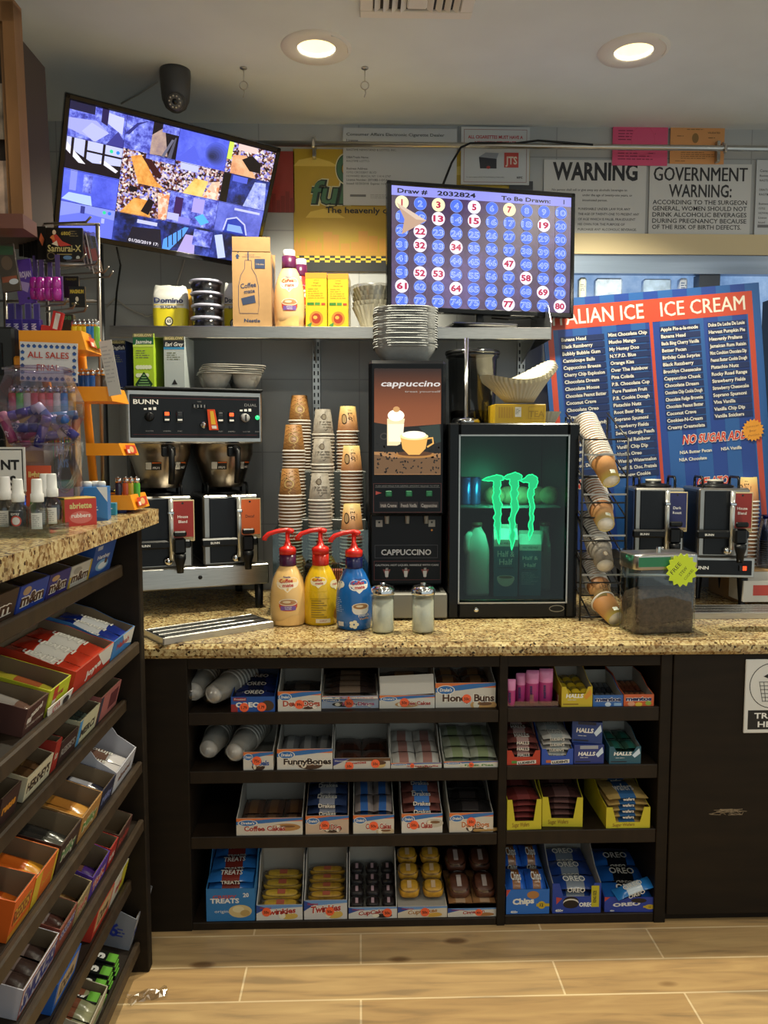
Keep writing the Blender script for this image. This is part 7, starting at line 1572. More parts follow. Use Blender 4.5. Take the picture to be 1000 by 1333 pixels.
# row two
def luden(u_, bg, tag_, top):
    def f(b, w, h): b.poly([(-w * .2, h * .02), (w * .38, h * .10), (w * .38, h * .34), (-w * .2, h * .26)], P('d8d4cc')); b.text("LUDEN'S", w * .09, h * .10, h * .14, INK, w=w * .5, bold=.05, rot=5); b.rect(-w * .36, h * .12, -w * .2, h * .3, P(tag_)); 
    return f
o = carton('red cough drop box with notched front by the divider on the second shelf', 660, 703, 1003, 977, S1 + E1, 2.2, .2, 'b83a24', luden(0, '', '4a8a3a', ''), notch=.45, side='8a4a3a')
fill(o, ('6a3a36', 'a88a84', .02, 'HALLS'), 1, 3, 4, 'maroon cough drop packet inside the red box', 6)
o = carton('bright blue cough drop box with notched front on the second shelf', 705, 746, 1003, 975, S1 + E1, 2.0, .2, '2a4fae', luden(0, '', 'c86a3a', ''), notch=.45)
fill(o, ('b8b4ac', 'a0a4a0', .018, "LUDEN'S"), 1, 3, 5, 'white cough drop packet inside the bright blue box', 6)
b = MB()
def solid(px0, px1, pyb, pyt, z, d, col, art, label, name='drop_box', yaw=0, zo=0, dY=0):
    pm = (px0 + px1) / 2; Y = max(gz(pm, pyb, z).y, CFY + .014) + dY; x0, x1 = X(px0, Y, pyb), X(px1, Y, pyb); w = x1 - x0; h = Z(pyt, Y, pm) - z - zo
    b = MB(flat((0, -.0003, 0))); b.box((0, d / 2, h / 2), (w, d, h), P(col, .4), .001); art(b, w, h); o = b.build(name, loc=((x0 + x1) / 2, Y, z + zo), rot=(0, 0, R(yaw))); tag(o, label, 'box'); o['_h'] = h; return o
def navyh(b, w, h): halls('')(b, w, h); b.rect(-w * .3, h * .8, w * .3, h * .98, P('a0a4ac'))
o1 = solid(747, 786, 1001, 970, S1 + E1, .16, '2a3a80', navyh, 'navy cough drop box, lower of the two stacked on the second shelf')
b = MB(flat((0, -.0003, 0))); w = .095; h = .072; b.box((0, .08, h / 2), (w, .16, h), P('223f80', .4), .001); halls('', h0=.5)(b, w, h); b.rect(-w * .3, h * .85, w * .3, h * .99, P('141c3a')); o2 = tag(b.build('drop_box', loc=(o1.location.x - .004, o1.location.y + .012, S1 + E1 + o1['_h'] + .001), rot=(0, 0, R(-12))), 'navy cough drop box, upper of the two, turned slightly askew', 'box')
o = carton('teal cough drop box with notched front on the second shelf', 793, 834, 1001, 972, S1 + E1, 1.6, .16, '2a5a6c', halls('', h0=.5), notch=.3, inn=WC)
fill(o, ('2c4a3c', '24544a', .018, None), 2, 2, 3, 'green cough drop packet inside the teal box', 4)
solid(790, 818, 986, 944, S1 + E1, .10, '1f4a34', lambda b, w, h: b.text('HALLS', 0, h * .6, h * .16, P('a8b8ac'), w=w * .7, bold=.03), 'dark green cough drop box behind the teal one', dY=.16) 
# row three
def yellowbox(label, px0, px1, pyb, pyt, hbm, spec, what, n=4, yaw=0, d=.2):
    def art(b, w, h): b.text('Sugar Wafers', -w * .1, h * .10, h * .14, P('8a6a1a'), w=w * .5, bold=.02, rot=2)
    o = carton(label, px0, px1, pyb, pyt, S2 + E1, hbm, d, 'c9bc2c', art, inn=BC, notch=.72, yaw=yaw); fill(o, spec, 1, 2, n, what, 4, z0=.008); return o
yellowbox('yellow wafer box with deep cut front by the divider, holding red packets', 660, 705, 1080, 1041, 1.5, ('6a2c28', '7a3a38', .020, None), 'dark red wafer packet inside the yellow box by the divider', 5, 2)
yellowbox('yellow wafer box with deep cut front holding brown packets', 706, 758, 1076, 1038, 1.5, ('4a302c', '6a4c48', .020, None), 'brown wafer packet inside the middle yellow box', 5, -3)
yellowbox('golden wafer box with tan packets at the door end of the third shelf', 789, 846, 1082, 1051, 1.7, ('b89a5c', '3c6a9c', .020, 'wafers'), 'tan and blue wafer packet inside the golden box', 5, 0, .26)
# row four
def bluebox(title, tcol, ck): 
    def f(b, w, h): b.poly([(-w / 2, h), (-w / 2, h * .7), (-w * .4, h)], P('b8443c')); b.text(title, -w * .1, h * .42, h * .22, P(tcol), w=w * .5, bold=.05, rot=4); b.ell(w * .12, h * .78, w * .14, h * .16, P(ck)); b.rect(w * .2, h * .3, w * .5, h * .42, P('c8a82a')); b.ell(w * .32, h * .36, w * .09, h * .16, P('c8a82a')); b.text('12', w * .32, h * .30, h * .12, INK, bold=.03); b.text('400g', -w * .4, h * .04, h * .10, WHT, align='l', bold=.03)
    return f
o = carton('bright blue cookie carton by the divider on the bottom shelf', 659, 715, 1190, 1158, S3 + E1, 1.3, .2, '2a6cc0', bluebox('Chips', 'e8e4d8', 'b07a44'), inn=M('blue_inside', '2a4f7c', .6)); fill(o, ('2a62c0', '8a5a34', .045, 'Chips'), 2, 2, 2, 'blue cookie pouch inside the bright blue carton', 22, y0=.012, z0=.02)
def oreo(b, w, h): b.poly([(-w * .42, h * .3), (-w * .42, h * .55), (-w * .30, h * .5)], P('b8443c')); b.ell(-w * .12, h * .40, w * .16, h * .16, P('1c1412')); b.ell(-w * .12, h * .35, w * .16, h * .14, P('d8d2c4')); b.ell(-w * .12, h * .30, w * .16, h * .14, P('1c1412')); b.text('OREO', w * .2, h * .22, h * .13, WHT, w=w * .3, bold=.05); b.rect(w * .3, h * .2, w * .46, h * .92, P('c0b428')); b.text('KING SIZE', w * .40, h * .55, h * .1, INK, w=h * .4, rot=90, bold=.03); b.text('400g', -w * .44, h * .05, h * .09, WHT, align='l', bold=.03)
o = carton('deep blue cookie carton with yellow stripe and tall white back on the bottom shelf', 719, 782, 1192, 1150, S3 + E1, 1.9, .24, '23409a', oreo, notch=.45, side='8a8c8c'); fill(o, ('203c80', '7a828c', .03, 'OREO'), 1, 3, 3, 'blue cookie packet inside the deep blue carton', 6)
o = carton('blue cookie carton at the door end, a pack lying on its front edge', 787, 858, 1200, 1168, S3 + E1, 1.6, .26, '2a3f9c', bluebox('OREO', 'e8e4e0', '241a18'), yaw=-2, inn=M('navy_inside', '1a2440', .6)); fill(o, ('1f5aa8', '14161e', .028, 'OREO'), 1, 3, 2, 'blue and black cookie packet inside the end carton', 8)
put_packet(('2a7ac4', 'c8d4dc', .13, .05, .03, 'OREO'), o.matrix_basis @ Matrix.Translation((.01, .02, o['_hf'] + .006)) @ Matrix.Rotation(R(14), 4, 'X') @ Matrix.Rotation(R(-14), 4, 'Y') @ Matrix.Rotation(R(12), 4, 'Z'), 'bright blue cookie pack lying across the edge of the end carton', None)
# ------------------------------------------------------------------ candy cartons on the slanted shelves
ROT = Matrix.Rotation(R(90), 4, 'Z')
def candy(label, row, px0, px1, hpx, hbm, out, art, inn=None, d=.16, notch=0, side=None, fillspec=None, tilt=15, lift=0.0, name='candy_carton', near=None, ncol=None):
    z, xl = ROWS[row]; xf = xl - .006
    y0, y1 = gx(px0, 1000, xf).y, gx(px1, 1000, xf).y; ym = (y0 + y1) / 2; w = y1 - y0
    # rest on the slanted board just behind the lip
    zb = z - .007 + .001 + .006 * math.tan(TILT) + lift
    hf = hpx * ym / FPX
    b = box_mesh(MB(), w * .99, d, hf, hf * hbm, out, inn or BC, notch, side); art(b, w, hf)
    if near: b.fn = flat((-w * .495 - .0006, 0, 0), (0, -1, 0)); b.text(near, -d * .4, hf * .35, hf * .38, ncol, bold=.03); b.lines(-d * .28, hf * .6, d * .16, hf * .3, 3, ncol)
    o = b.build(name); o.matrix_basis = Matrix.Translation((xf, ym, zb)) @ ROT @ Matrix.Rotation(R(tilt), 4, 'X'); tag(o, label, 'carton')
    o['_w'] = w * .99; o['_d'] = d; o['_hf'] = hf
    if fillspec: sp, nx, ny, nz, what = fillspec; fill(o, sp, nx, ny, nz, what, 4, along='y', z0=.004, name='candy_bar', cat='candy')
    return o
def title(t, col, h0=.3, hh=.34, tw=.8, edge=None, rot=0, extra=None, shear=0):
    def f(b, w, h):
        if extra: extra(b, w, h)
        if edge: b.text(t, 0, h * h0, h * hh, P(edge), w=w * tw, bold=.10, rot=rot, shear=shear)
        b.text(t, 0, h * h0, h * hh, P(col), w=w * tw, bold=.04, rot=rot, shear=shear)
    return f
dk = ('2a211c', '3a2c22', .014, None)
mm = lambda e: title('m&m', '4a2c1c', .22, .42, .8, 'efe8da', extra=e)
# row one, under the counter
candy('brown round chocolate candy carton nearest the camera on the top candy shelf', 0, -38, 25, 42, 1.1, '4a382c', mm(None), fillspec=(dk, 4, 1, 2, 'brown candy pack in the brown carton under the counter'))
candy('bright blue candy carton next to the brown one on the top candy shelf', 0, 27, 65, 36, 1.0, '2a48a8', mm(lambda b, w, h: b.ell(-w * .25, h * .75, w * .14, h * .16, P('b89a78'))), fillspec=(dk, 3, 1, 2, 'dark candy pack in the bright blue carton'))
candy('purple blue candy carton with a wafer print on the top candy shelf', 0, 66, 94, 32, 1.0, '3a3480', mm(lambda b, w, h: b.ell(-w * .2, h * .78, w * .18, h * .12, P('c8a070'))), fillspec=(('2a3a7c', '1c2440', .014, None), 3, 1, 2, 'dark blue candy pack in the purple carton'))
candy('white candy carton with yellow edges on the top candy shelf', 0, 95, 122, 29, 1.0, 'cbc8be', mm(lambda b, w, h: (b.rect(-w / 2, 0, -w * .42, h * .5, P('c8a82a')), b.rect(w * .42, 0, w / 2, h, P('c8a82a')), b.ell(-w * .18, h * .72, w * .2, h * .16, P('a8a49a')))), fillspec=(('4a3a24', '6a5030', .014, None), 3, 1, 2, 'brown candy pack in the white carton'))
candy('tall royal blue chocolate box at the end of the top candy shelf', 0, 123, 150, 43, 1.0, '2a52a0', title('Hershey', 'd8dce8', .5, .12, .6, extra=lambda b, w, h: (b.ell(0, h * .28, w * .3, h * .18, P('7fb0d8')), b.ell(w * .02, h * .26, w * .2, h * .11, P('e0e8ec')), b.rect(w * .1, h * .3, w * .22, h * .45, P('5a3a28')), b.rect(-w * .38, h * .8, -w * .15, h * .92, P('c0c4cc')))), inn=P('24468c'))
# row two
candy('dark brown natural chocolate carton on the second candy shelf', 1, 29, 58, 38, 1.0, '4a2c26', title('natural', 'd8d0c4', .62, .2, .5, rot=8, extra=lambda b, w, h: (b.rect(-w * .4, h * .4, -w * .2, h * .6, P('c8c0b8')), b.text('chocolate covered', 0, h * .25, h * .12, P('c8b8a8'), w=w * .8, rot=0))), fillspec=(('8a6a5c', 'b8b0a8', .016, None), 3, 1, 2, 'brown and pale candy bar in the dark brown carton'))
yc = candy('acid yellow jelly candy carton with red stripe on the second candy shelf', 1, 60, 88, 36, 1.1, 'b8c02a', title('SESAME', 'a83a2a', .55, .14, .4, extra=lambda b, w, h: (b.rect(-w * .3, 0, -w * .1, h, P('b83a26')), b.rect(-w * .3, h * .3, -w * .12, h * .5, P('d8d0c0')))), side='c0c42c', fillspec=(('c0b43a', 'b8643a', .014, None), 3, 1, 2, 'yellow and red candy bar in the acid yellow carton'))
b = MB(flat((0, -.006, yc['_hf'] * .45))); r_ = yc['_w'] * .62; b.prism([(r_ * math.cos(math.pi * i / 16), -.55 * r_ * math.sin(math.pi * i / 16)) for i in range(17)], 0, .0015, P('d4d0c8')); b.step = .0017; b.text('JOYVA', -r_ * .3, -r_ * .26, r_ * .2, P('b0342a'), w=r_ * .6, rot=8, bold=.03); b.ell(r_ * .42, -r_ * .17, r_ * .22, r_ * .12, P('241c1c')); b.build('front_flap', yc)
candy('red and white halvah carton with open tray on the second candy shelf', 1, 95, 146, 30, 1.25, 'b8341f', title('Joyva', 'e0dcd4', .3, .3, .4, rot=4, extra=lambda b, w, h: b.poly([(w * .05, h), (w * .5, h), (w * .5, h * .2), (w * .3, h * .15)], P('d6d2ca'))), d=.2, fillspec=(('b8341f', 'd8d4cc', .024, 'Halvah'), 3, 1, 2, 'red and white halvah bar in the red tray'))
candy('blue and white halvah carton at the end of the second candy shelf', 1, 147, 174, 26, 1.4, '3a7ab8', title('Halvah', 'a83a3a', .4, .3, .6, extra=lambda b, w, h: b.poly([(-w * .1, h), (w * .5, h), (w * .5, h * .1), (w * .1, h * .4)], P('d6d2ca'))), d=.2, fillspec=(('20348a', 'd0d0d0', .024, 'Halvah'), 3, 1, 2, 'navy and white halvah bar in the blue tray'))
# row three
candy('dark brown and orange candy carton nearest on the third candy shelf', 2, -10, 17, 44, 1.0, '3a2420', title('reese', 'c8842a', .4, .3, .7), fillspec=(dk, 3, 1, 2, 'dark candy bar in the brown and orange carton'))
candy('cream chocolate bar carton with brown lettering on the third candy shelf', 2, 27, 63, 33, 1.2, 'c4bca0', title("HERSHEY'S", '3a2a22', .3, .4, .85), fillspec=(('5a4028', '8a6a3c', .014, None), 4, 1, 2, 'brown chocolate bar in the cream carton'))
candy('narrow scarlet candy carton on the third candy shelf', 2, 64, 72, 44, 1.0, '9a2c22', title('kit', 'c8b0a0', .4, .2, .5))
candy('dark brown candy carton with grey lettering on the third candy shelf', 2, 73, 97, 32, 1.0, '3a2622', title("REESE'S", '8a8480', .35, .3, .8), fillspec=(dk, 3, 1, 2, 'dark candy bar in the carton with grey lettering'))
candy('cream and sky blue chocolate carton on the third candy shelf', 2, 98, 125, 34, 1.0, 'bdb99a', title('MERCI', '3a342c', .25, .3, .7, extra=lambda b, w, h: b.rect(-w / 2, 0, -w * .36, h, P('4a8ac0'))), fillspec=(('3f4a44', 'b0b0a0', .012, None), 4, 1, 3, 'silver and dark chocolate bar in the cream and sky blue carton'))
candy('dusty pink candy box at the end of the third candy shelf', 2, 126, 153, 36, 1.0, 'a0605c', (lambda b, w, h: (b.rect(w * .0, h * .2, w * .42, h * .8, P('5a2c30')), b.rect(-w / 2, 0, -w * .38, h, P('3a3a48')))))
# row four
def orange_art(b, w, h): b.rect(-w / 2, 0, w / 2, h * .16, P('c8882a')); b.text("REESE'S", 0, h * .35, h * .34, P('c8a02a'), w=w * .8, bold=.10); b.text("REESE'S", 0, h * .35, h * .34, P('7a3014'), w=w * .8, bold=.03)
candy('big orange candy carton nearest on the fourth candy shelf', 3, -2, 29, 58, 1.0, 'cc5a14', orange_art, fillspec=(('c8641c', 'b04a14', .018, None), 3, 1, 2, 'orange candy pack in the big orange carton'))
candy('orange and yellow speckled candy carton on the fourth candy shelf', 3, 30, 62, 46, 1.1, 'c8621c', lambda b, w, h: (b.rect(-w / 2, 0, -w * .2, h, P('c8a828')), b.text('butter', w * .15, h * .4, h * .2, P('c8a02a'), w=w * .5, rot=6), b.rect(w * .4, 0, w / 2, h, P('c8a828'))), fillspec=(('c88a24', 'b85a1c', .018, None), 3, 1, 2, 'yellow and orange candy pack in the speckled carton'))
candy('very dark brown candy carton with 36 count on its side, fourth candy shelf', 3, 66, 95, 40, 1.1, '36241e', title('Milky', '4a7a4a', .3, .34, .7, 'c8c0a8'), d=.2, near='36', ncol=P('c8c4b8'), fillspec=(('4a4a44', '2c2a28', .014, None), 4, 1, 2, 'dark candy bar in the carton with 36 on its side'))
candy('tan caramel candy carton on the fourth candy shelf', 3, 96, 124, 36, 1.2, 'a87c44', title('Milky', '5a8a4a', .3, .34, .7, 'd0c098'), fillspec=(('b8843c', 'a06a2c', .014, None), 3, 1, 2, 'golden candy bar in the tan carton'))
candy('midnight blue candy carton on the fourth candy shelf', 3, 125, 143, 32, 1.2, '23253c', title('Milky', '7a86b8', .3, .34, .75), fillspec=(('1c1e2c', 'a8a8b0', .014, None), 3, 1, 2, 'black and silver candy bar in the midnight blue carton'))
candy('white candy carton with tall back panel at the end of the fourth candy shelf', 3, 144, 171, 30, 2.4, 'b8b8c0', title('almond', '6a4638', .35, .26, .6), inn=M('white_inside', 'a8a8b0', .6), d=.2, fillspec=(('b8b4b4', '7a5a4c', .018, 'almond'), 3, 1, 2, 'white and brown candy bar in the white carton'))
# row five
candy('large white fronted candy carton with big navy lettering, nearest on the fifth shelf', 4, 8, 60, 42, 1.15, 'b8b4bc', title('SNICKERS', '23307c', .2, .6, .92, extra=lambda b, w, h: b.frame(-w / 2, 0, w / 2, h, h * .08, P('8a3a38')), shear=.15), fillspec=(('3a2a26', '7a6a64', .016, None), 4, 1, 2, 'brown wrapped bar in the large white fronted carton'))
candy('rust red candy carton with small navy lettering on the fifth shelf', 4, 61, 86, 40, 1.2, '7a3a2c', title('SNICKERS', '2c3a8c', .5, .26, .85, 'c8c8d0', shear=.15), fillspec=(('4a2c26', '8a7c78', .016, None), 3, 1, 2, 'brown wrapped bar in the rust red carton'))
candy('cream candy carton with red lettering on the fifth shelf', 4, 87, 107, 34, 1.5, '8a7a54', title('Twix', 'a82c26', .3, .42, .75, 'd0c8b0', rot=4), fillspec=(('6a4a2c', '8a6a3c', .016, None), 3, 1, 1, 'golden wrapped bar in the cream carton'))
candy('purple candy carton with curved sides on the fifth shelf', 4, 108, 132, 34, 1.6, '4a2c8c', title('Twix', 'b03a34', .25, .42, .75, 'd8d0c8', rot=4), fillspec=(('4a2c7c', '6a4a3c', .016, None), 3, 1, 1, 'purple wrapped bar in the purple carton'))
candy('scarlet candy carton on the fifth shelf', 4, 133, 144, 32, 1.3, 'a0261f', title('kit', 'c8b8b0', .3, .3, .7))
candy('brown and red candy box at the end of the fifth shelf', 4, 145, 164, 30, 1.2, '4a2a24', title('Rolo', 'a83a34', .3, .36, .75))
# row six
candy('royal blue chocolate carton with swirl lettering on the sixth shelf', 5, 54, 88, 44, 1.1, '2a62b8', title('Dove', '3a2a24', .35, .4, .6, extra=lambda b, w, h: b.rect(-w * .42, h * .2, w * .42, h * .9, P('a89478'))), fillspec=(('4a3428', '6a4a38', .018, None), 4, 1, 2, 'brown chocolate pack in the royal blue carton'))
candy('coral red chocolate carton with swirl lettering on the sixth shelf', 5, 110, 135, 44, 1.1, 'c03a2c', title('Dove', '4a3020', .35, .4, .6, extra=lambda b, w, h: b.rect(-w * .42, h * .25, w * .42, h * .95, P('b8a078'))), fillspec=(('8a2c24', '5a3428', .018, None), 3, 1, 2, 'red chocolate pack in the coral carton'))
candy('white and yellow candy carton at the end of the sixth shelf', 5, 136, 156, 36, 1.1, 'c0bcae', title('take', 'a83a3a', .3, .3, .5, extra=lambda b, w, h: b.rect(w * .1, 0, w * .5, h, P('b8b02c'))))
# row seven
candy('cream fronted gum carton with wavy edge, nearest on the bottom candy shelf', 6, 96, 124, 34, 1.3, 'b4ad98', lambda b, w, h: b.cols(-w / 2, w / 2, lambda x: h * .2, lambda x: h * (.4 + .1 * math.sin(x * 90)), P('6a8a4a')), fillspec=(('8a8a6a', '7a4a34', .016, None), 4, 1, 3, 'green and brown gum pack in the cream carton'))
def gum5(y, k):
    z, xl = ROWS[6]; b = MB(); w, d, h = .034, .09, .012; b.box((0, d / 2, h / 2), (w, d, h), P('181a18', .3), .002); b.fn = flat((0, d / 2, h + .0003), (1, 0, 0), (0, 1, 0)); b.rect(-w / 2, -d / 2, w / 2, -d * .2, P('5a9a2c')); b.text('5', 0, -d * .1, d * .34, WHT, bold=.06); b.fn = flat((0, -.0003, 0)); b.rect(-w * .45, .001, w * .45, h - .001, P('5a9a2c'))
    o = b.build('gum_pack'); o.matrix_basis = Matrix.Translation((xl - .008, y, z - .004 + k * .0125)) @ ROT @ Matrix.Rotation(R(15), 4, 'X'); return o
g0 = None
for j in range(4):
    for k in range(4):
        y = gx(128 + j * 8.5, 1200, ROWS[6][1]).y; tag(gum5(y, k), 'black and green gum pack stacked on the bottom candy shelf', 'gum', 'black and green gum packs')
candy('grey gum carton with 36 on its side at the end of the bottom candy shelf', 6, 161, 184, 44, 1.5, '7c808a', title('trident', '3a4a9a', .4, .24, .8, rot=6, extra=lambda b, w, h: b.rect(-w / 2, h * .62, w / 2, h, P('9a9ca4'))), inn=BC, d=.17, near='36', ncol=P('2a3a9a'), fillspec=(('8a8c94', '5a6a8a', .014, None), 3, 1, 1, 'grey gum pack in the grey carton'))

# ------------------------------------------------------------------ on the tall checkout counter
lzp = lambda px, py: gz(px, py, LZ)
# four-tier lighter rack, facing the aisle
RX = -.82
def rat(px, py, Y=1.98): return at(px, py, Y)
rk2 = thing('lighter_rack', 'orange tiered lighter rack at the end of the checkout counter', 'rack', (0, 0, LZ))
def tierbox(px0, px1, pyt, pyb, Y0):
    Y1 = Y0 + .15; a, c = at(px0, pyb, Y0), at(px0, pyt, Y0); b = MB()
    x0, z0, z1 = a.x, a.z - LZ, c.z - LZ; x1 = X(px1, Y1, pyb); i, sl = .006, .012
    b.add([(x0, Y0, z0), (x1, Y0, z0), (x1 - sl, Y0, z1), (x0, Y0, z1), (x0, Y1, z0), (x1, Y1, z0), (x1 - sl, Y1, z1), (x0, Y1, z1)], [(0, 1, 2, 3), (5, 4, 7, 6), (4, 0, 3, 7), (1, 5, 6, 2), (4, 5, 1, 0)], ORANGE)
    b.add([(x0 + i, Y0 + i, z1), (x1 - sl - i, Y0 + i, z1), (x1 - sl - i, Y1 - i, z1), (x0 + i, Y1 - i, z1), (x0 + i, Y0 + i, z0 + .012), (x1 - sl - i, Y0 + i, z0 + .012), (x1 - sl - i, Y1 - i, z0 + .012), (x0 + i, Y1 - i, z0 + .012), (x0, Y0, z1), (x1 - sl, Y0, z1), (x1 - sl, Y1, z1), (x0, Y1, z1)], [(4, 5, 6, 7), (0, 1, 5, 4), (1, 2, 6, 5), (2, 3, 7, 6), (3, 0, 4, 7), (8, 9, 1, 0), (9, 10, 2, 1), (10, 11, 3, 2), (11, 8, 0, 3)], M('orange_shade', 'd98a1e', .4))
    return x0, x1, z0 + LZ, z1 + LZ, Y0, b.build('tray', rk2)
T1 = tierbox(25, 137, 430, 455, 2.04); T2 = tierbox(70, 168, 503, 522, 2.11); T3 = tierbox(112, 181, 577, 593, 2.15); T4 = tierbox(120, 195, 645, 664, 2.15)
for T_ in (T1, T3, T4):
    b = MB(flat((T_[1] + .0006, T_[4] + .075, (T_[2] + T_[3]) / 2 - LZ), (0, 1, 0), (-.25, 0, 1))); b.rect(-.05, -.012, .045, .012, P('c8402a')); b.ell(.002, 0, .02, .009, P('d8b070')); b.rect(-.04, -.01, -.02, .0, P('e0d8c8')); b.build('brand_card', rk2)
b = MB(); p0, p1, p2 = at(104, 440, 2.20) - Vector((0, 0, LZ)), at(112, 520, 2.26) - Vector((0, 0, LZ)), at(124, 650, 2.29) - Vector((0, 0, LZ)); b.tube([p0, p1, p2], .012, ORANGE, 8); b.tube([p0 - Vector((.11, 0, 0)), p1 - Vector((.10, 0, 0)), p2 - Vector((.08, 0, 0))], .012, ORANGE, 8); b.build('upright', rk2)
b = MB(); pA, pB = at(18, 468, 2.06) - Vector((0, 0, LZ)), at(27, 468, 2.06) - Vector((0, 0, LZ)); b.box((pA + pB) / 2 + Vector((0, .05, -.005)), (.03, .08, .03), ORANGE, .004); b.build('side_clip', rk2)
# all sales final sign on the rack front
a, c = at(27, 497, 2.025), at(100, 446, 2.025); w, h = c.x - a.x, c.z - a.z
b = MB(flat((0, -.0018, 0))); b.box((0, 0, 0), (w, .003, h), P('d4d2d0', .35)); CB = P('2a5aa0'); 
def cup_(u, v, s_): b.poly([(u - s_, v), (u + s_, v), (u + s_ * .6, v - s_ * .9), (u - s_ * .6, v - s_ * .9)], CB); b.poly([(u - s_ * 1.1, v), (u + s_ * 1.1, v), (u + s_ * .4, v + s_ * .6), (u, v + s_ * 1.0), (u - s_ * .6, v + s_ * .5)], P('3a4a7a'))
for i in range(10): cup_(-w * .45 + i * w * .1, h * .40, w * .036)
for i in range(4):
    for s_ in (-1, 1): cup_(s_ * w * .45, h * .24 - i * h * .17, w * .036)
for i in range(10): cup_(-w * .45 + i * w * .1, -h * .42, w * .036)
RT = P('b8341f'); serif(b, 'ALL SALES', 0, h * .10, h * .155, w * .72, RT, .01); serif(b, 'FINAL', 0, -h * .22, h * .155, w * .40, RT, .01)
tag(b.build('sales_sign', loc=((a.x + c.x) / 2, 2.026, (a.z + c.z) / 2), rot=(0, R(2), 0)), 'white All Sales Final sign with blue cupcake border on the lighter rack', 'sign')
# paper tag hanging on the rack
a, c = at(135, 515, 2.10), at(152, 443, 2.10); b = MB(flat((0, -.0012, 0))); b.T = None; w, h = .032, c.z - a.z; b.box((0, 0, 0), (w, .002, h), P('b4b3ae', .6)); b.lines(-w * .4, h * .4, w * .8, h * .7, 10, P('9a9a98')); 
tag(b.build('paper_tag', loc=((a.x + c.x) / 2, 2.10, (a.z + c.z) / 2), rot=(0, R(-9), 0)), 'long pale paper slip hanging from the lighter rack', 'paper slip')
_lt = {}
def lighter(col, loc, label, group, k=1.0, rz=0):
    if col not in _lt:
        b = MB(); b.lathe([(0, 0), (.0085, 0), (.0095, .003), (.0095, .054), (.008, .056), (0, .056)], M('lighter_' + col, col, .2, coat=.3), 16, sy=.7); o = b.build('lighter')
        b = MB(); b.lathe([(.0085, .056), (.0088, .064), (.008, .070), (0, .070)], CHROME, 14, sy=.7); b.box((0, -.001, .071), (.005, .009, .007), STEEL, .002); b.build('metal_cap', o); _lt[col] = o
        o.location = loc; o.rotation_euler = (0, 0, rz); tag(o, label, 'lighter', group); return o
    return dup(_lt[col], loc, (0, 0, rz), label, group)
def rowl(T_, Y, items, grp):
    for px, col, nm in items: lighter(col, (X(px, Y, 480), Y, T_[2] + .0125), nm, grp)
for o_, Y in ((T1, 2.12),):
    rowl(o_, Y, ((99, 'e2c21c', 'yellow lighter, first of three on the top tray of the orange rack'), (105.5, 'e2c21c', 'yellow lighter in the middle of three on the top tray'), (111.5, 'e2c21c', 'yellow lighter next to the blue ones on the top tray'), (117.5, '2f7ac0', 'sky blue lighter beside the yellow ones on the top tray'), (122.5, '2f7ac1', 'sky blue lighter beside the green one on the top tray'), (126.5, '7ab83a', 'lime green lighter at the end of the top tray')), 'lighters on the top tray')
rowl(T2, 2.15, ((100, '1c5aa8', 'blue lighter, first in the row on the second tray'), (106.5, '1c5aa9', 'blue lighter, second in the row on the second tray'), (113, '1c5aaa', 'blue lighter, third in the row on the second tray'), (120, '1c5aab', 'blue lighter, fourth in the row on the second tray'), (128, '8a6a4c', 'tan spotted lighter beside the blue ones on the second tray'), (134, '4a4238', 'dark spotted lighter at the end of the second tray')), 'lighters on the second tray')
rowl(T4, 2.23, ((150, '2a2440', 'dark purple lighter on the bottom tray'), (160, 'c8582c', 'orange lighter on the bottom tray'), (167, 'd0b02c', 'yellow lighter on the bottom tray'), (174, '4aa82c', 'green lighter at the end of the bottom tray')), 'lighters on the bottom tray')
# more coloured lighters in a tray behind the tub
tr2 = thing('lighter_tray', 'clear tray of coloured lighters behind the candy tub', 'tray', (X(55, 2.0, 520), 2.0, LZ)); tz = Z(542, 2.0, 55) - LZ
b = MB(); b.box((0, 0, tz / 2), (.17, .04, tz), M('tray_stand', 'a8845c', .5), .004); b.build('stand', tr2)
b = MB(); 
for c, d in (((0, -.03, tz + .012), (.16, .003, .024)), ((0, .03, tz + .012), (.16, .003, .024)), ((-.08, 0, tz + .012), (.003, .06, .024)), ((.08, 0, tz + .012), (.003, .06, .024))): b.box(c, d, CLR)
b.build('rim', tr2)
for i, (col, nm) in enumerate((('b83a3a', 'dark red'), ('5ab83a', 'green'), ('c8c4bc', 'white'), ('c83a5a', 'pink'), ('d84a4a', 'red'), ('d83a4a', 'crimson'), ('e0d8c8', 'cream'), ('3a8ac8', 'blue'), ('e0a82c', 'amber'))): lighter(col, (X(55, 2.0, 520) - .072 + i * .018, 2.0, LZ + tz + .0005), '%s lighter in the clear tray seen through the candy tub' % nm, 'lighters in the clear tray')
# clear tubs: upper one lying on the lower one
def oct_ring(r, z_, Mx): return [Mx @ Vector((r * math.cos(math.pi * (i + .5) / 4), r * math.sin(math.pi * (i + .5) / 4), z_)) for i in range(8)]
def tub8(name, label, center, Mx, R_, H_, band=True):
    t = thing(name, label, 'tub', center); b = MB(); PL = CLEAR('tub_plastic', 'e6dfee', .10, .06)
    rings = [oct_ring(R_ * .62, 0, Mx), oct_ring(R_ * .72, .004, Mx), oct_ring(R_, H_ * .35, Mx), oct_ring(R_, H_ * .55, Mx), oct_ring(R_ * .74, H_ * .92, Mx), oct_ring(R_ * .74, H_, Mx)]
    vs = [p for r_ in rings for p in r_]; b.add(vs, [(k * 8 + j, k * 8 + (j + 1) % 8, k * 8 + 8 + (j + 1) % 8, k * 8 + 8 + j) for k in range(5) for j in range(8)] + [tuple(range(8))[::-1]], PL); b.build('body', t)
    b = MB(); b.tube(oct_ring(R_ * .76, H_, Mx), .004, PL, 8, True); b.build('rim', t); return t
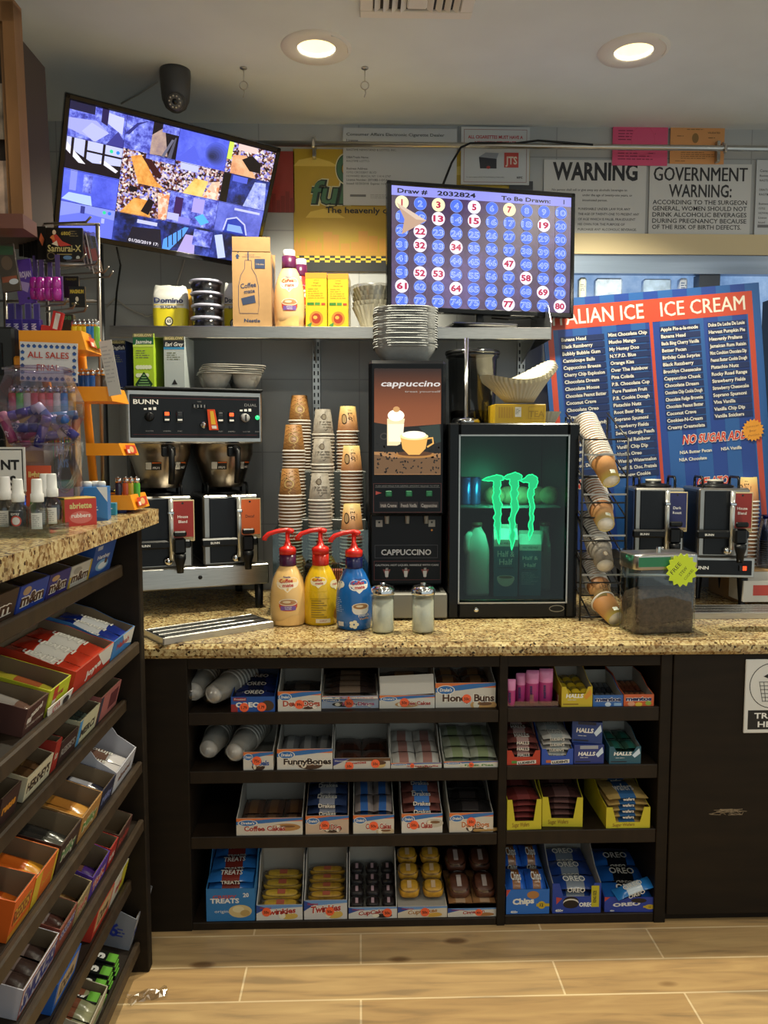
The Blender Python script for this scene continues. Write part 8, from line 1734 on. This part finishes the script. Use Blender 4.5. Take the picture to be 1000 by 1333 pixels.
TB = lzp(58, 668); TBY = 1.87
zlow = LZ; x_ = X(58, TBY, 640)
low = tub8('clear_tub', 'large clear plastic tub on the checkout counter under the lip balm tub', (x_, TBY, LZ), Matrix.Identity(4),   .085, Z(578, TBY, 55) - LZ)
b = MB(); cR = at(92, 605, TBY - .05) - Vector((x_, TBY, LZ)); n_ = Vector((-.75, -.6, .25)).normalized(); q_ = Vector((0, 0, 1)).rotation_difference(n_).to_matrix()
for r_ in (.062, .056): b.tube([cR + q_ @ Vector((r_ * math.cos(2 * math.pi * i / 28), r_ * math.sin(2 * math.pi * i / 28), (.062 - r_) * .8)) for i in range(28)], .0035, CLR, 8, True)
b.build('open_lid', low)
zup = Z(577, TBY, 50); xu = X(52, TBY, 530); hup = Z(480, TBY, 50) - zup
up = tub8('candy_tub', 'clear faceted tub of lip balm tubes on top of another tub', (xu, TBY, zup + .006), Matrix.Identity(4), (X(106, TBY, 530) - X(-2, TBY, 530)) / 2 * 1.02, hup - .008)
b = MB(); b.box((0, 0, .0015), (.13, .13, .003), CLR, .001); b.build('base_plate', up)
bal = {}
def balm(col, cap, loc, e, label):
    k = (col, cap)
    if k not in bal:
        b = MB(); b.lathe([(0, 0), (.0105, 0), (.0105, .05), (0, .05)], M('balm_' + col, col, .3), 16); b.fn = around(lambda v: .0107); b.curved = True; b.text('Lip', 0, .02, .009, P('d8d4e0'), rot=90, bold=.02); o = b.build('lip_balm')
        b = MB(); b.lathe([(0, .05), (.0108, .05), (.0108, .068), (.009, .071), (0, .071)], M('balmcap_' + cap, cap, .3), 16); b.build('cap', o); bal[k] = o; o.location = loc; o.rotation_euler = e
        return tag(o, label, 'lip balm', 'lip balms in the clear tub')
    return dup(bal[k], loc, e, label, 'lip balms in the clear tub')
rr = random.Random(21)
for i, (px, py, col, cap, ang, lb) in enumerate(((14, 545, '3a2a7c', '3a2a7c', 75, 'purple'), (35, 540, '2c2a7a', 'c8c0d8', 70, 'indigo'), (62, 546, '3a3490', 'd0c8dc', -40, 'violet'), (84, 560, '33307e', 'd8d0e0', -50, 'deep purple'), (32, 560, '2a3a90', '2a3a90', 90, 'navy'), (55, 566, '2c2c84', '3a3490', 20, 'dark indigo'), (46, 563, 'c05a84', 'e0b0c4', 62, 'pink'), (26, 567, 'c86a90', 'e0b8c8', -30, 'pale pink'), (70, 552, '2a5aa0', '2a5aa0', 80, 'blue'), (80, 545, '2f6a9c', '2f6a9c', 85, 'teal blue'), (68, 570, '3a3a98', 'c8c8dc', 75, 'lilac capped'), (10, 560, '8a3a5c', 'c87a94', -20, 'plum'), (44, 551, '343088', '343088', 55, 'grape'))):
    p = at(px, py, TBY - .02 + rr.uniform(-.03, .04)); e = (0, R(ang), R(rr.uniform(-20, 20))); v = Matrix.Rotation(e[2], 3, 'Z') @ Matrix.Rotation(e[1], 3, 'Y') @ Vector((0, 0, .035)); balm(col, cap, p - v + Vector((0, 0, .006)), e, '%s lip balm tube in the clear faceted tub' % lb)
# white sign at the edge of the picture
a, c = at(-60, 640, 1.745), at(32, 582, 1.745); w, h = c.x - a.x, c.z - a.z
b = MB(flat((0, -.0021, 0))); b.box((0, 0, 0), (w, .004, h), P('d8d6d0', .4)); b.frame(-w / 2 + .004, -h / 2 + .004, w / 2 - .004, h / 2 - .004, .0025, INK); b.text('NT', w / 2 - .012, h * .0, .020, INK, align='r', bold=.04); b.text('S', w / 2 - .020, -h * .36, .020, INK, align='r', bold=.04)
tag(b.build('white_sign', loc=((a.x + c.x) / 2, 1.746, (a.z + c.z) / 2)), 'white black bordered sign ending in NT behind the spray bottles', 'sign')
b = MB(); b.box((0, 0, (a.z - LZ) / 2), (.12, .04, a.z - LZ), CLR, .003); tag(b.build('sign_holder', loc=((a.x + c.x) / 2 - .02, 1.77, LZ)), 'clear block holding the white bordered sign on the checkout counter', 'sign holder')
# dark card terminal and frame at the picture edge
a, c = at(-40, 530, 2.08), at(17, 425, 2.08); b = MB(); w, h = c.x - a.x, c.z - a.z; b.box((0, .02, 0), (w, .04, h), M('terminal', '2a2c2c', .4), .006); b.box((-.01, -.001, .02), (w * .7, .004, h * .4), BLACKG, .001); b.box((0, .02, -h / 2 - (a.z - LZ) / 2), (.05, .04, a.z - LZ), BLACKP); tag(b.build('register_display', loc=((a.x + c.x) / 2, 2.08, (a.z + c.z) / 2)), 'dark grey register display standing beside the orange rack', 'display')
# spray bottles in a clear tray
spr = None
for i, (px, py, cl, nm) in enumerate(((3, 694, 'b8a87c', 'amber spray bottle nearest the counter edge in the clear tray'), (20, 697, 'c8c8c4', 'clear spray bottle with dark label and red face badge'), (45, 697, 'd0ccc0', 'clear spray bottle with white barcode label'), (33, 688, '4a6a9c', 'blue spray bottle in the rear row of the clear tray'), (56, 690, '5a8ac0', 'sky blue spray bottle in the rear row of the clear tray'), (64, 690, 'b87c7c', 'rose spray bottle at the end of the clear tray'))):
    p = lzp(px, py); s_ = p.y / FPX; r_ = 12.5 * s_; hh = 52 * s_; t = thing('spray_bottle', nm, 'spray bottle', (p.x, p.y + r_, LZ + .003), group='spray bottles in the clear tray')
    b = MB(); b.lathe([(0, 0), (r_ * .92, 0), (r_, .003), (r_, hh * .55), (r_ * .9, hh * .66), (r_ * .5, hh * .76), (r_ * .45, hh * .84)], CLEAR('spray_' + cl, cl, .12, .05), 24); b.build('bottle', t)
    b = MB(); b.lathe([(r_ * .62, hh * .78), (r_ * .66, hh * .8), (r_ * .66, hh * .98), (r_ * .56, hh), (r_ * .52, hh * 1.32), (r_ * .46, hh * 1.36), (0, hh * 1.36)], WHITEP, 24); b.build('cap', t)
    b = MB(around(lambda v: r_ * 1.005)); b.curved = True
    if i == 1: b.rect(-r_ * .8, hh * .2, r_ * .8, hh * .56, P('2a2a2c')); b.ell(r_ * .1, hh * .32, r_ * .55, r_ * .55, P('c0483a')); b.ell(r_ * .1, hh * .32, r_ * .4, r_ * .4, P('d8d4cc')); b.text('spray', 0, hh * .47, .006, WHT)
    else: b.rect(-r_ * .3, hh * .12, r_ * .8, hh * .52, P('d4d2ca' if i != 3 else '3a4a6c')); b.lines(-r_ * .2, hh * .46, r_ * .9, hh * .3, 6, P('8a8a88'))
    b.build('label', t)
a0 = lzp(-8, 700); a1 = lzp(60, 700); b = MB(); w = a1.x - a0.x + .01
for c, d in (((0, 0, .011), (w, .003, .022)), ((w / 2, .05, .011), (.003, .10, .022)), ((-w / 2, .05, .011), (.003, .10, .022)), ((0, .10, .011), (w, .003, .022)), ((0, .05, .001), (w, .10, .002))): b.box(c, d, CLR)
tag(b.build('clear_tray', loc=((a0.x + a1.x) / 2 + .004, a0.y - .006, LZ)), 'clear plastic tray holding small spray bottles on the counter edge', 'tray')
def cbx(name, label, px0, px1, pyb, pyt, d, col, art, yaw=0, cat='box', sidecol=None, sideart=None, base=LZ):
    p = gz((px0 + px1) / 2, pyb, base); x0, x1 = X(px0, p.y, pyb), X(px1, p.y, pyb); w = x1 - x0; h = Z(pyt, p.y, (px0 + px1) / 2) - base
    b = MB(flat((0, -.0003, 0))); b.box((0, d / 2, h / 2), (w, d, h), P(col, .4), .001); art(b, w, h)
    if sideart: b.fn = flat((w / 2 + .0003, d / 2, 0), (0, 1, 0)); sideart(b, d, h)
    return tag(b.build(name, loc=((x0 + x1) / 2, p.y, base), rot=(0, 0, R(yaw))), label, cat)
cbx('gum_box', 'yellow and red open box with green rim beside the spray bottles', 66, 92, 685, 648, .075, 'd0a42a', lambda b, w, h: (b.ell(-w * .1, h * .4, w * .3, h * .3, P('e0c060')), b.rect(-w * .45, h * .6, w * .2, h * .78, P('4a3a6a')), b.text('ubbers', 0, h * .36, h * .16, INK, w=w * .7), b.rect(-w / 2, h * .93, w / 2, h, P('4a6a34'))), yaw=-45, sideart=lambda b, w, h: (b.rect(-w / 2, 0, w / 2, h * .95, P('b8342a')), b.text('abriette', 0, h * .62, h * .2, P('c8c07a'), w=w * .7, bold=.03), b.ell(0, h * .3, w * .36, h * .22, P('c86a60')), b.text('rubbers', 0, h * .3, h * .14, P('e0d4cc'), w=w * .6, bold=.03)))
ob = cbx('tablet_box', 'bright blue tablet box with white roll tops on the checkout counter', 106, 140, 678, 634, .06, '2a72b8', lambda b, w, h: (b.poly([(w * .1, h), (w / 2, h), (w / 2, h * .55)], P('d8dce0')), b.lines(-w * .25, h * .42, w * .6, h * .16, 2, P('d8e4f0')), b.poly([(-w / 2, h * .2), (w / 2, h * .05), (w / 2, 0), (-w / 2, 0)], P('1c5a9c'))), yaw=10)
for i in range(3):
    b = MB(); b.lathe([(0, 0), (.010, 0), (.010, .010), (.008, .013), (0, .013)], WHITEP, 18); o = b.build('roll_top', ob); h_ = max(v.co.z for v in ob.data.vertices); o.location = (-.016 + i * .016, .02 + (i % 2) * .015, h_)
cbx('small_box', 'small teal box beside the bright blue tablet box', 140, 151, 671, 655, .03, '2a8aa8', lambda b, w, h: b.lines(-w * .4, h * .6, w * .8, h * .2, 1, WHT), yaw=10); cbx('small_box', 'small navy box with white print by the bottom lighter tray', 149, 164, 668, 650, .03, '233a8c', lambda b, w, h: (b.lines(-w * .4, h * .3, w * .8, h * .2, 2, P('a8b4d8'))), yaw=12); cbx('small_box', 'small indigo box touching the bottom lighter tray', 164, 173, 664, 650, .03, '2c2f7c', lambda b, w, h: b.lines(-w * .4, h * .7, w * .8, h * .4, 3, P('b8bcd8')), yaw=12)
# colourful rolling paper display and cards behind the tubs
b = MB(flat((0, -.0105, 0))); a, c = at(96, 592, 2.1), at(118, 540, 2.1); w, h = c.x - a.x, c.z - LZ; b.box((0, 0, h / 2), (w, .02, h), P('23262c', .3), .001)
rr = random.Random(9)
for i in range(14): u = -w / 2 + w * (i + .5) / 14; b.poly([(u - w * .03, h * rr.uniform(.55, .7)), (u + w * .03, h * rr.uniform(.5, .65)), (u * 1.05 + w * .04, h * .99), (u * 1.05 - w * .02, h * .99)], P(rr.choice(['c8b02a', '4aa84a', 'b83a6a', 'd8d4c8', '3a8ac0', 'c8642a'])))
b.text('Juicy', 0, h * .62, .018, WHT, w=w * .7, bold=.05); b.text('JAYS', 0, h * .50, .018, P('5a9ad0'), w=w * .6, bold=.05); b.rect(-w / 2, h * .0, w / 2, h * .3, P('b8446a')); b.rect(-w / 2, h * .3, w / 2, h * .38, P('4a9a5a'))
tag(b.build('paper_display', loc=((a.x + c.x) / 2, 1.97, LZ)), 'tall multicoloured rolling paper box between the tub and the orange rack', 'box')
b = MB(flat((0, -.0015, 0))); a, c = at(33, 640, 1.755), at(64, 606, 1.755); w, h = c.x - a.x, c.z - LZ; b.box((0, 0, h / 2), (w, .002, h), P('b84a2a', .4)); b.text('lighters', 0, h * .82, .012, P('d8c070'), w=w * .8, bold=.03); b.ell(0, h * .4, w * .35, h * .25, P('4a7a34')); tag(b.build('red_card', loc=((a.x + c.x) / 2, 1.755, LZ), rot=(R(-4), 0, 0)), 'red and yellow card standing behind the spray bottles', 'card')
b = MB(); b.lathe([(0, 0), (.05, .002), (.062, .045), (.063, .046), (.06, .044), (.05, .006), (0, .005)], BLACKG, 28); p = lzp(128, 664); tag(b.build('black_bowl', loc=(p.x, p.y + .03, LZ)), 'black bowl of small packets behind the blue tablet box', 'bowl')
for i, (dx, cl, lb) in enumerate(((-.015, 'd8b83a', 'yellow and black'), (.012, 'c8c4b8', 'white'), (.03, 'b8a83a', 'olive'))): put_packet((cl, '2a2a2c', .05, .035, .008, None), Matrix.Translation((p.x + dx, p.y + .03, LZ + .035 + i * .008)) @ Matrix.Rotation(R(-30 + 20 * i), 4, 'Y'), '%s sachet leaning in the black bowl' % lb, None, 'sachet', 'sachet')

# hanging packs on wire hooks
hr = thing('hook_rack', 'wire hook rack of hanging packs behind the orange lighter rack', 'rack', (0, 0, LZ))
O_ = Vector((0, 0, LZ))
HK = M('hook_wire', '8a847c', .35, .8)
def hook(px0, py0, px1, py1, Y0, Y1):
    Y0 += .16; Y1 += .16
    a, c = at(px0, py0, Y0) - O_, at(px1, py1, Y1) - O_; d = (c - a); b = MB(); b.tube([a, c, c + d.normalized() * .02 + Vector((0, 0, .012))], .0028, HK, 8); b.build('hook', hr)
b = MB(); 
for px in (4, 60, 127): b.tube([Vector((X(px, 2.31, 400), 2.31, 0)), at(px, 292, 2.31) - O_], .006, HK, 8)
for py in (292, 345, 392): b.tube([at(0, py, 2.31) - O_, at(130, py, 2.31) - O_], .004, HK, 8)
b.build('frame', hr)
def pack(name, label, px0, px1, pyt, pyb, Y, col, art, th=.008, yaw=0, cat='pack', group=None, roll=0):
    Y += .16
    a, c = at(px0, pyb, Y), at(px1, pyt, Y); w, h = c.x - a.x, c.z - a.z; b = MB(flat((0, -th / 2 - .0003, 0))); b.box((0, 0, 0), (w, th, h), col if not isinstance(col, str) else P(col, .3), .001); art(b, w, h)
    return tag(b.build(name, loc=((a.x + c.x) / 2, Y, (a.z + c.z) / 2), rot=(0, R(roll), R(yaw))), label, cat, group)
def samurai(b, w, h):
    b.text('Samurai-X', 0, -h * .20, h * .19, P('b8a86a'), w=w * .9, bold=.02); b.ell(-w * .26, h * .36, w * .05, h * .07, P('d8b898')); b.poly([(-w * .36, h * .25), (-w * .2, h * .3), (-w * .05, h * .1), (w * .2, -h * .02), (-w * .1, -h * .05), (-w * .3, h * .05)], P('b83a2c')); b.poly([(-w * .34, h * .02), (-w * .2, h * .12), (-w * .16, -h * .05)], P('d8c8b0')); b.poly([(-w * .38, h * .2), (-w * .28, h * .3), (-w * .24, h * .1)], P('c8743a'))
    b.text('6800', w * .05, h * .28, h * .1, P('b8a040'), bold=.02); b.lines(w * .15, h * .4, w * .3, h * .2, 3, P('7a6a4a')); b.line([(-w * .36 + w * .1 * math.cos(t), -h * .33 + h * .1 * math.sin(t)) for t in [math.pi * i / 8 for i in range(16)]], .002, P('6a5a3c'), True); b.ell(w * .08, -h * .38, w * .12, h * .06, P('5a7a9c')); b.ell(w * .36, -h * .38, w * .05, h * .06, P('a8a8a0')); b.rect(-w * .2, -h * .30, w * .2, -h * .27, P('8a7a4a'))
samY = 1.95
pack('hanging_pack', 'black and gold hanging pack with a red robed figure, foremost of its hook', 61, 108, 297, 341, samY, '15120f', samurai)
pack('hanging_pack', 'black hanging pack with white edge just behind the foremost one', 50, 62, 295, 338, samY + .03, '15120f', lambda b, w, h: (b.rect(w * .35, -h / 2, w / 2, h / 2, P('c0bcb0')), b.poly([(-w * .1, h * .3), (w * .2, h * .1), (0, -h * .1), (-w * .3, h * .1)], P('c8643a'))))
for i, px in enumerate((25, 31, 36, 41, 46)): pack('hanging_pack', 'thin black hanging pack seen edge on along the top hook', px, px + 7, 291 + i, 334 + i, samY + .09 - i * .012, '121110', lambda b, w, h: b.rect(w * .2, -h / 2, w / 2, h / 2, P('c8c4b8')), .004, 0, group='edge on black packs on the top hook')
hook(10, 293, 112, 289, 2.13, 1.93)
BL = CLEAR('blister', 'e4dcdc', .2, .12)
for i, (px0, px1, Y, lb) in enumerate(((108, 116, 2.0, 'nearest the black packs'), (113, 121, 1.98, 'in the middle'), (118, 128, 1.96, 'nearest the wall'))): pack('blister_pack', 'pale clear blister pack on the upper hook, %s' % lb, px0, px1, 301 + i, 348 + i * 4, Y, BL, lambda b, w, h: (b.rect(-w * .3, -h * .2, w * .3, h * .1, P('8a4a4a')), b.rect(-w / 2, -h / 2, -w * .42, h / 2, P('c8c0bc'))), .010, 0, roll=-10)
hook(24, 344, 106, 338, 2.13, 1.90); hook(78, 350, 125, 344, 2.1, 1.9); hook(80, 358, 136, 354, 2.1, 1.95); hook(100, 364, 142, 360, 2.1, 1.98)
MG = M('magenta_blister', 'b02a9a', .2, coat=.5)
for i, (px0, lb) in enumerate(((41, 'first by the purple pack'), (49, 'second from the purple pack'), (60, 'third from the purple pack'), (70, 'nearest the gold lettered black pack'))):
    Y = 2.0 - i * .02; pk_ = pack('blister_pack', 'magenta capsule blister pack, %s' % lb, px0, px0 + 12, 360, 392, Y, M('purple_card', '6a3a8a', .3), lambda b, w, h: b.rect(-w / 2, -h / 2, -w * .4, h / 2, P('c8b8d8')), .004, -10, group='magenta blister packs on the middle hook')
    b = MB()
    for s_ in (-.25, .2): b.lathe([(0, -.019), (.010, -.016), (.012, 0), (.010, .016), (0, .019)], MG, 12, (0, -.008, .0 + s_ * .05))
    b.build('capsule_bubble', pk_)
    b = MB(); b.box((0, 0, .055), (.012, .003, .06), M('purple_card2', '5a4a7c', .3)); b.build('hang_strip', pk_)
hook(33, 401, 84, 396, 2.1, 1.9); hook(60, 406, 95, 401, 2.1, 1.92); hook(75, 410, 110, 405, 2.12, 1.96)
pack('hanging_pack', 'large purple hanging pack with white lettering behind the magenta blisters', 22, 43, 338, 396, 1.99, '5a3a98', lambda b, w, h: (b.text('TROJAN', w * .05, h * .1, .014, P('c8b8d8'), w=w * .8, bold=.05), b.poly([(-w * .2, h * .02), (w * .3, -h * .05), (w * .1, -h * .25), (-w * .3, -h * .15)], P('a890c8')), b.ell(w * .1, -h * .38, w * .08, h * .03, P('2a2240'))), roll=-7)
pack('hanging_pack', 'brown and green hanging pack at the picture edge above the register display', 0, 22, 318, 380, 1.86, '4a4034', lambda b, w, h: (b.poly([(-w / 2, h / 2), (w / 2, h * .42), (w * .4, h * .25), (-w / 2, h * .3)], P('3a5a3a')), b.ell(0, h * .1, w * .3, h * .15, P('6a5644')), b.rect(-w * .4, -h * .3, w * .4, -h * .18, P('8a4a30')), b.ell(w * .2, -h * .3, w * .25, h * .06, P('b8bcc0'))), roll=-8)
pack('hanging_pack', 'black pack with gold Magnum lettering near the wall pole', 91, 111, 373, 400, 1.96, '14120e', lambda b, w, h: (b.text('MAGNUM', 0, h * .16, h * .17, P('b8a030'), w=w * .85, bold=.05), b.ell(0, -h * .12, w * .1, h * .12, P('c0b8a0')), b.lines(-w * .35, -h * .3, w * .7, h * .12, 2, P('8a7a3a'))))
pack('hanging_pack', 'black pack with faint gold top edge behind the Magnum pack', 84, 103, 360, 388, 2.03, '1a1814', lambda b, w, h: b.text('MAGNUM', 0, h * .3, h * .12, P('8a7a30'), w=w * .7))
for i, (px0, lb) in enumerate(((10, 'first along the lower hook'), (20, 'second along the lower hook'), (32, 'third along the lower hook'), (43, 'last along the lower hook'))):
    Y = 2.02 - i * .02; pack('purple_tube_box', 'violet boxed tube hanging upright, %s' % lb, px0, px0 + 11, 416, 446, Y, '3c2a8c', lambda b, w, h: (b.text('TROJAN', w * .1, -h * .05, .012, P('d0c8e0'), w=h * .7, rot=90, bold=.05),), .018, -8); pack('hang_card', 'pale violet hang card above the boxed tube, %s' % lb, px0 + 1, px0 + 9, 395, 416, Y, '4a3a8a', lambda b, w, h: (b.frame(-w / 2, -h / 2, w / 2, h / 2, .0015, P('8a80b8')),), .003, -8, 'card')
# red box standing on the top tray
pack('red_packet', 'red and white packet leaning on the top tray of the orange rack', 68, 81, 406, 431, 1.95, 'c02a26', lambda b, w, h: b.rect(-w * .2, -h * .42, w * .25, h * .42, P('dcd8d0')), .012, 0, 'packet', roll=14)
pack('red_packet', 'flat red packet lying on the top tray beside the leaning one', 56, 74, 425, 434, 1.96, 'b8302a', lambda b, w, h: None, .03, 0, 'packet', roll=8)
pack('olive_pack', 'dark olive pack with green lettering behind the yellow lighters', 78, 97, 410, 433, 2.05, '3a3424', lambda b, w, h: b.text('SWISHER', 0, h * .2, h * .2, P('4a8a5a'), w=w * .8, bold=.03), .02, 0)
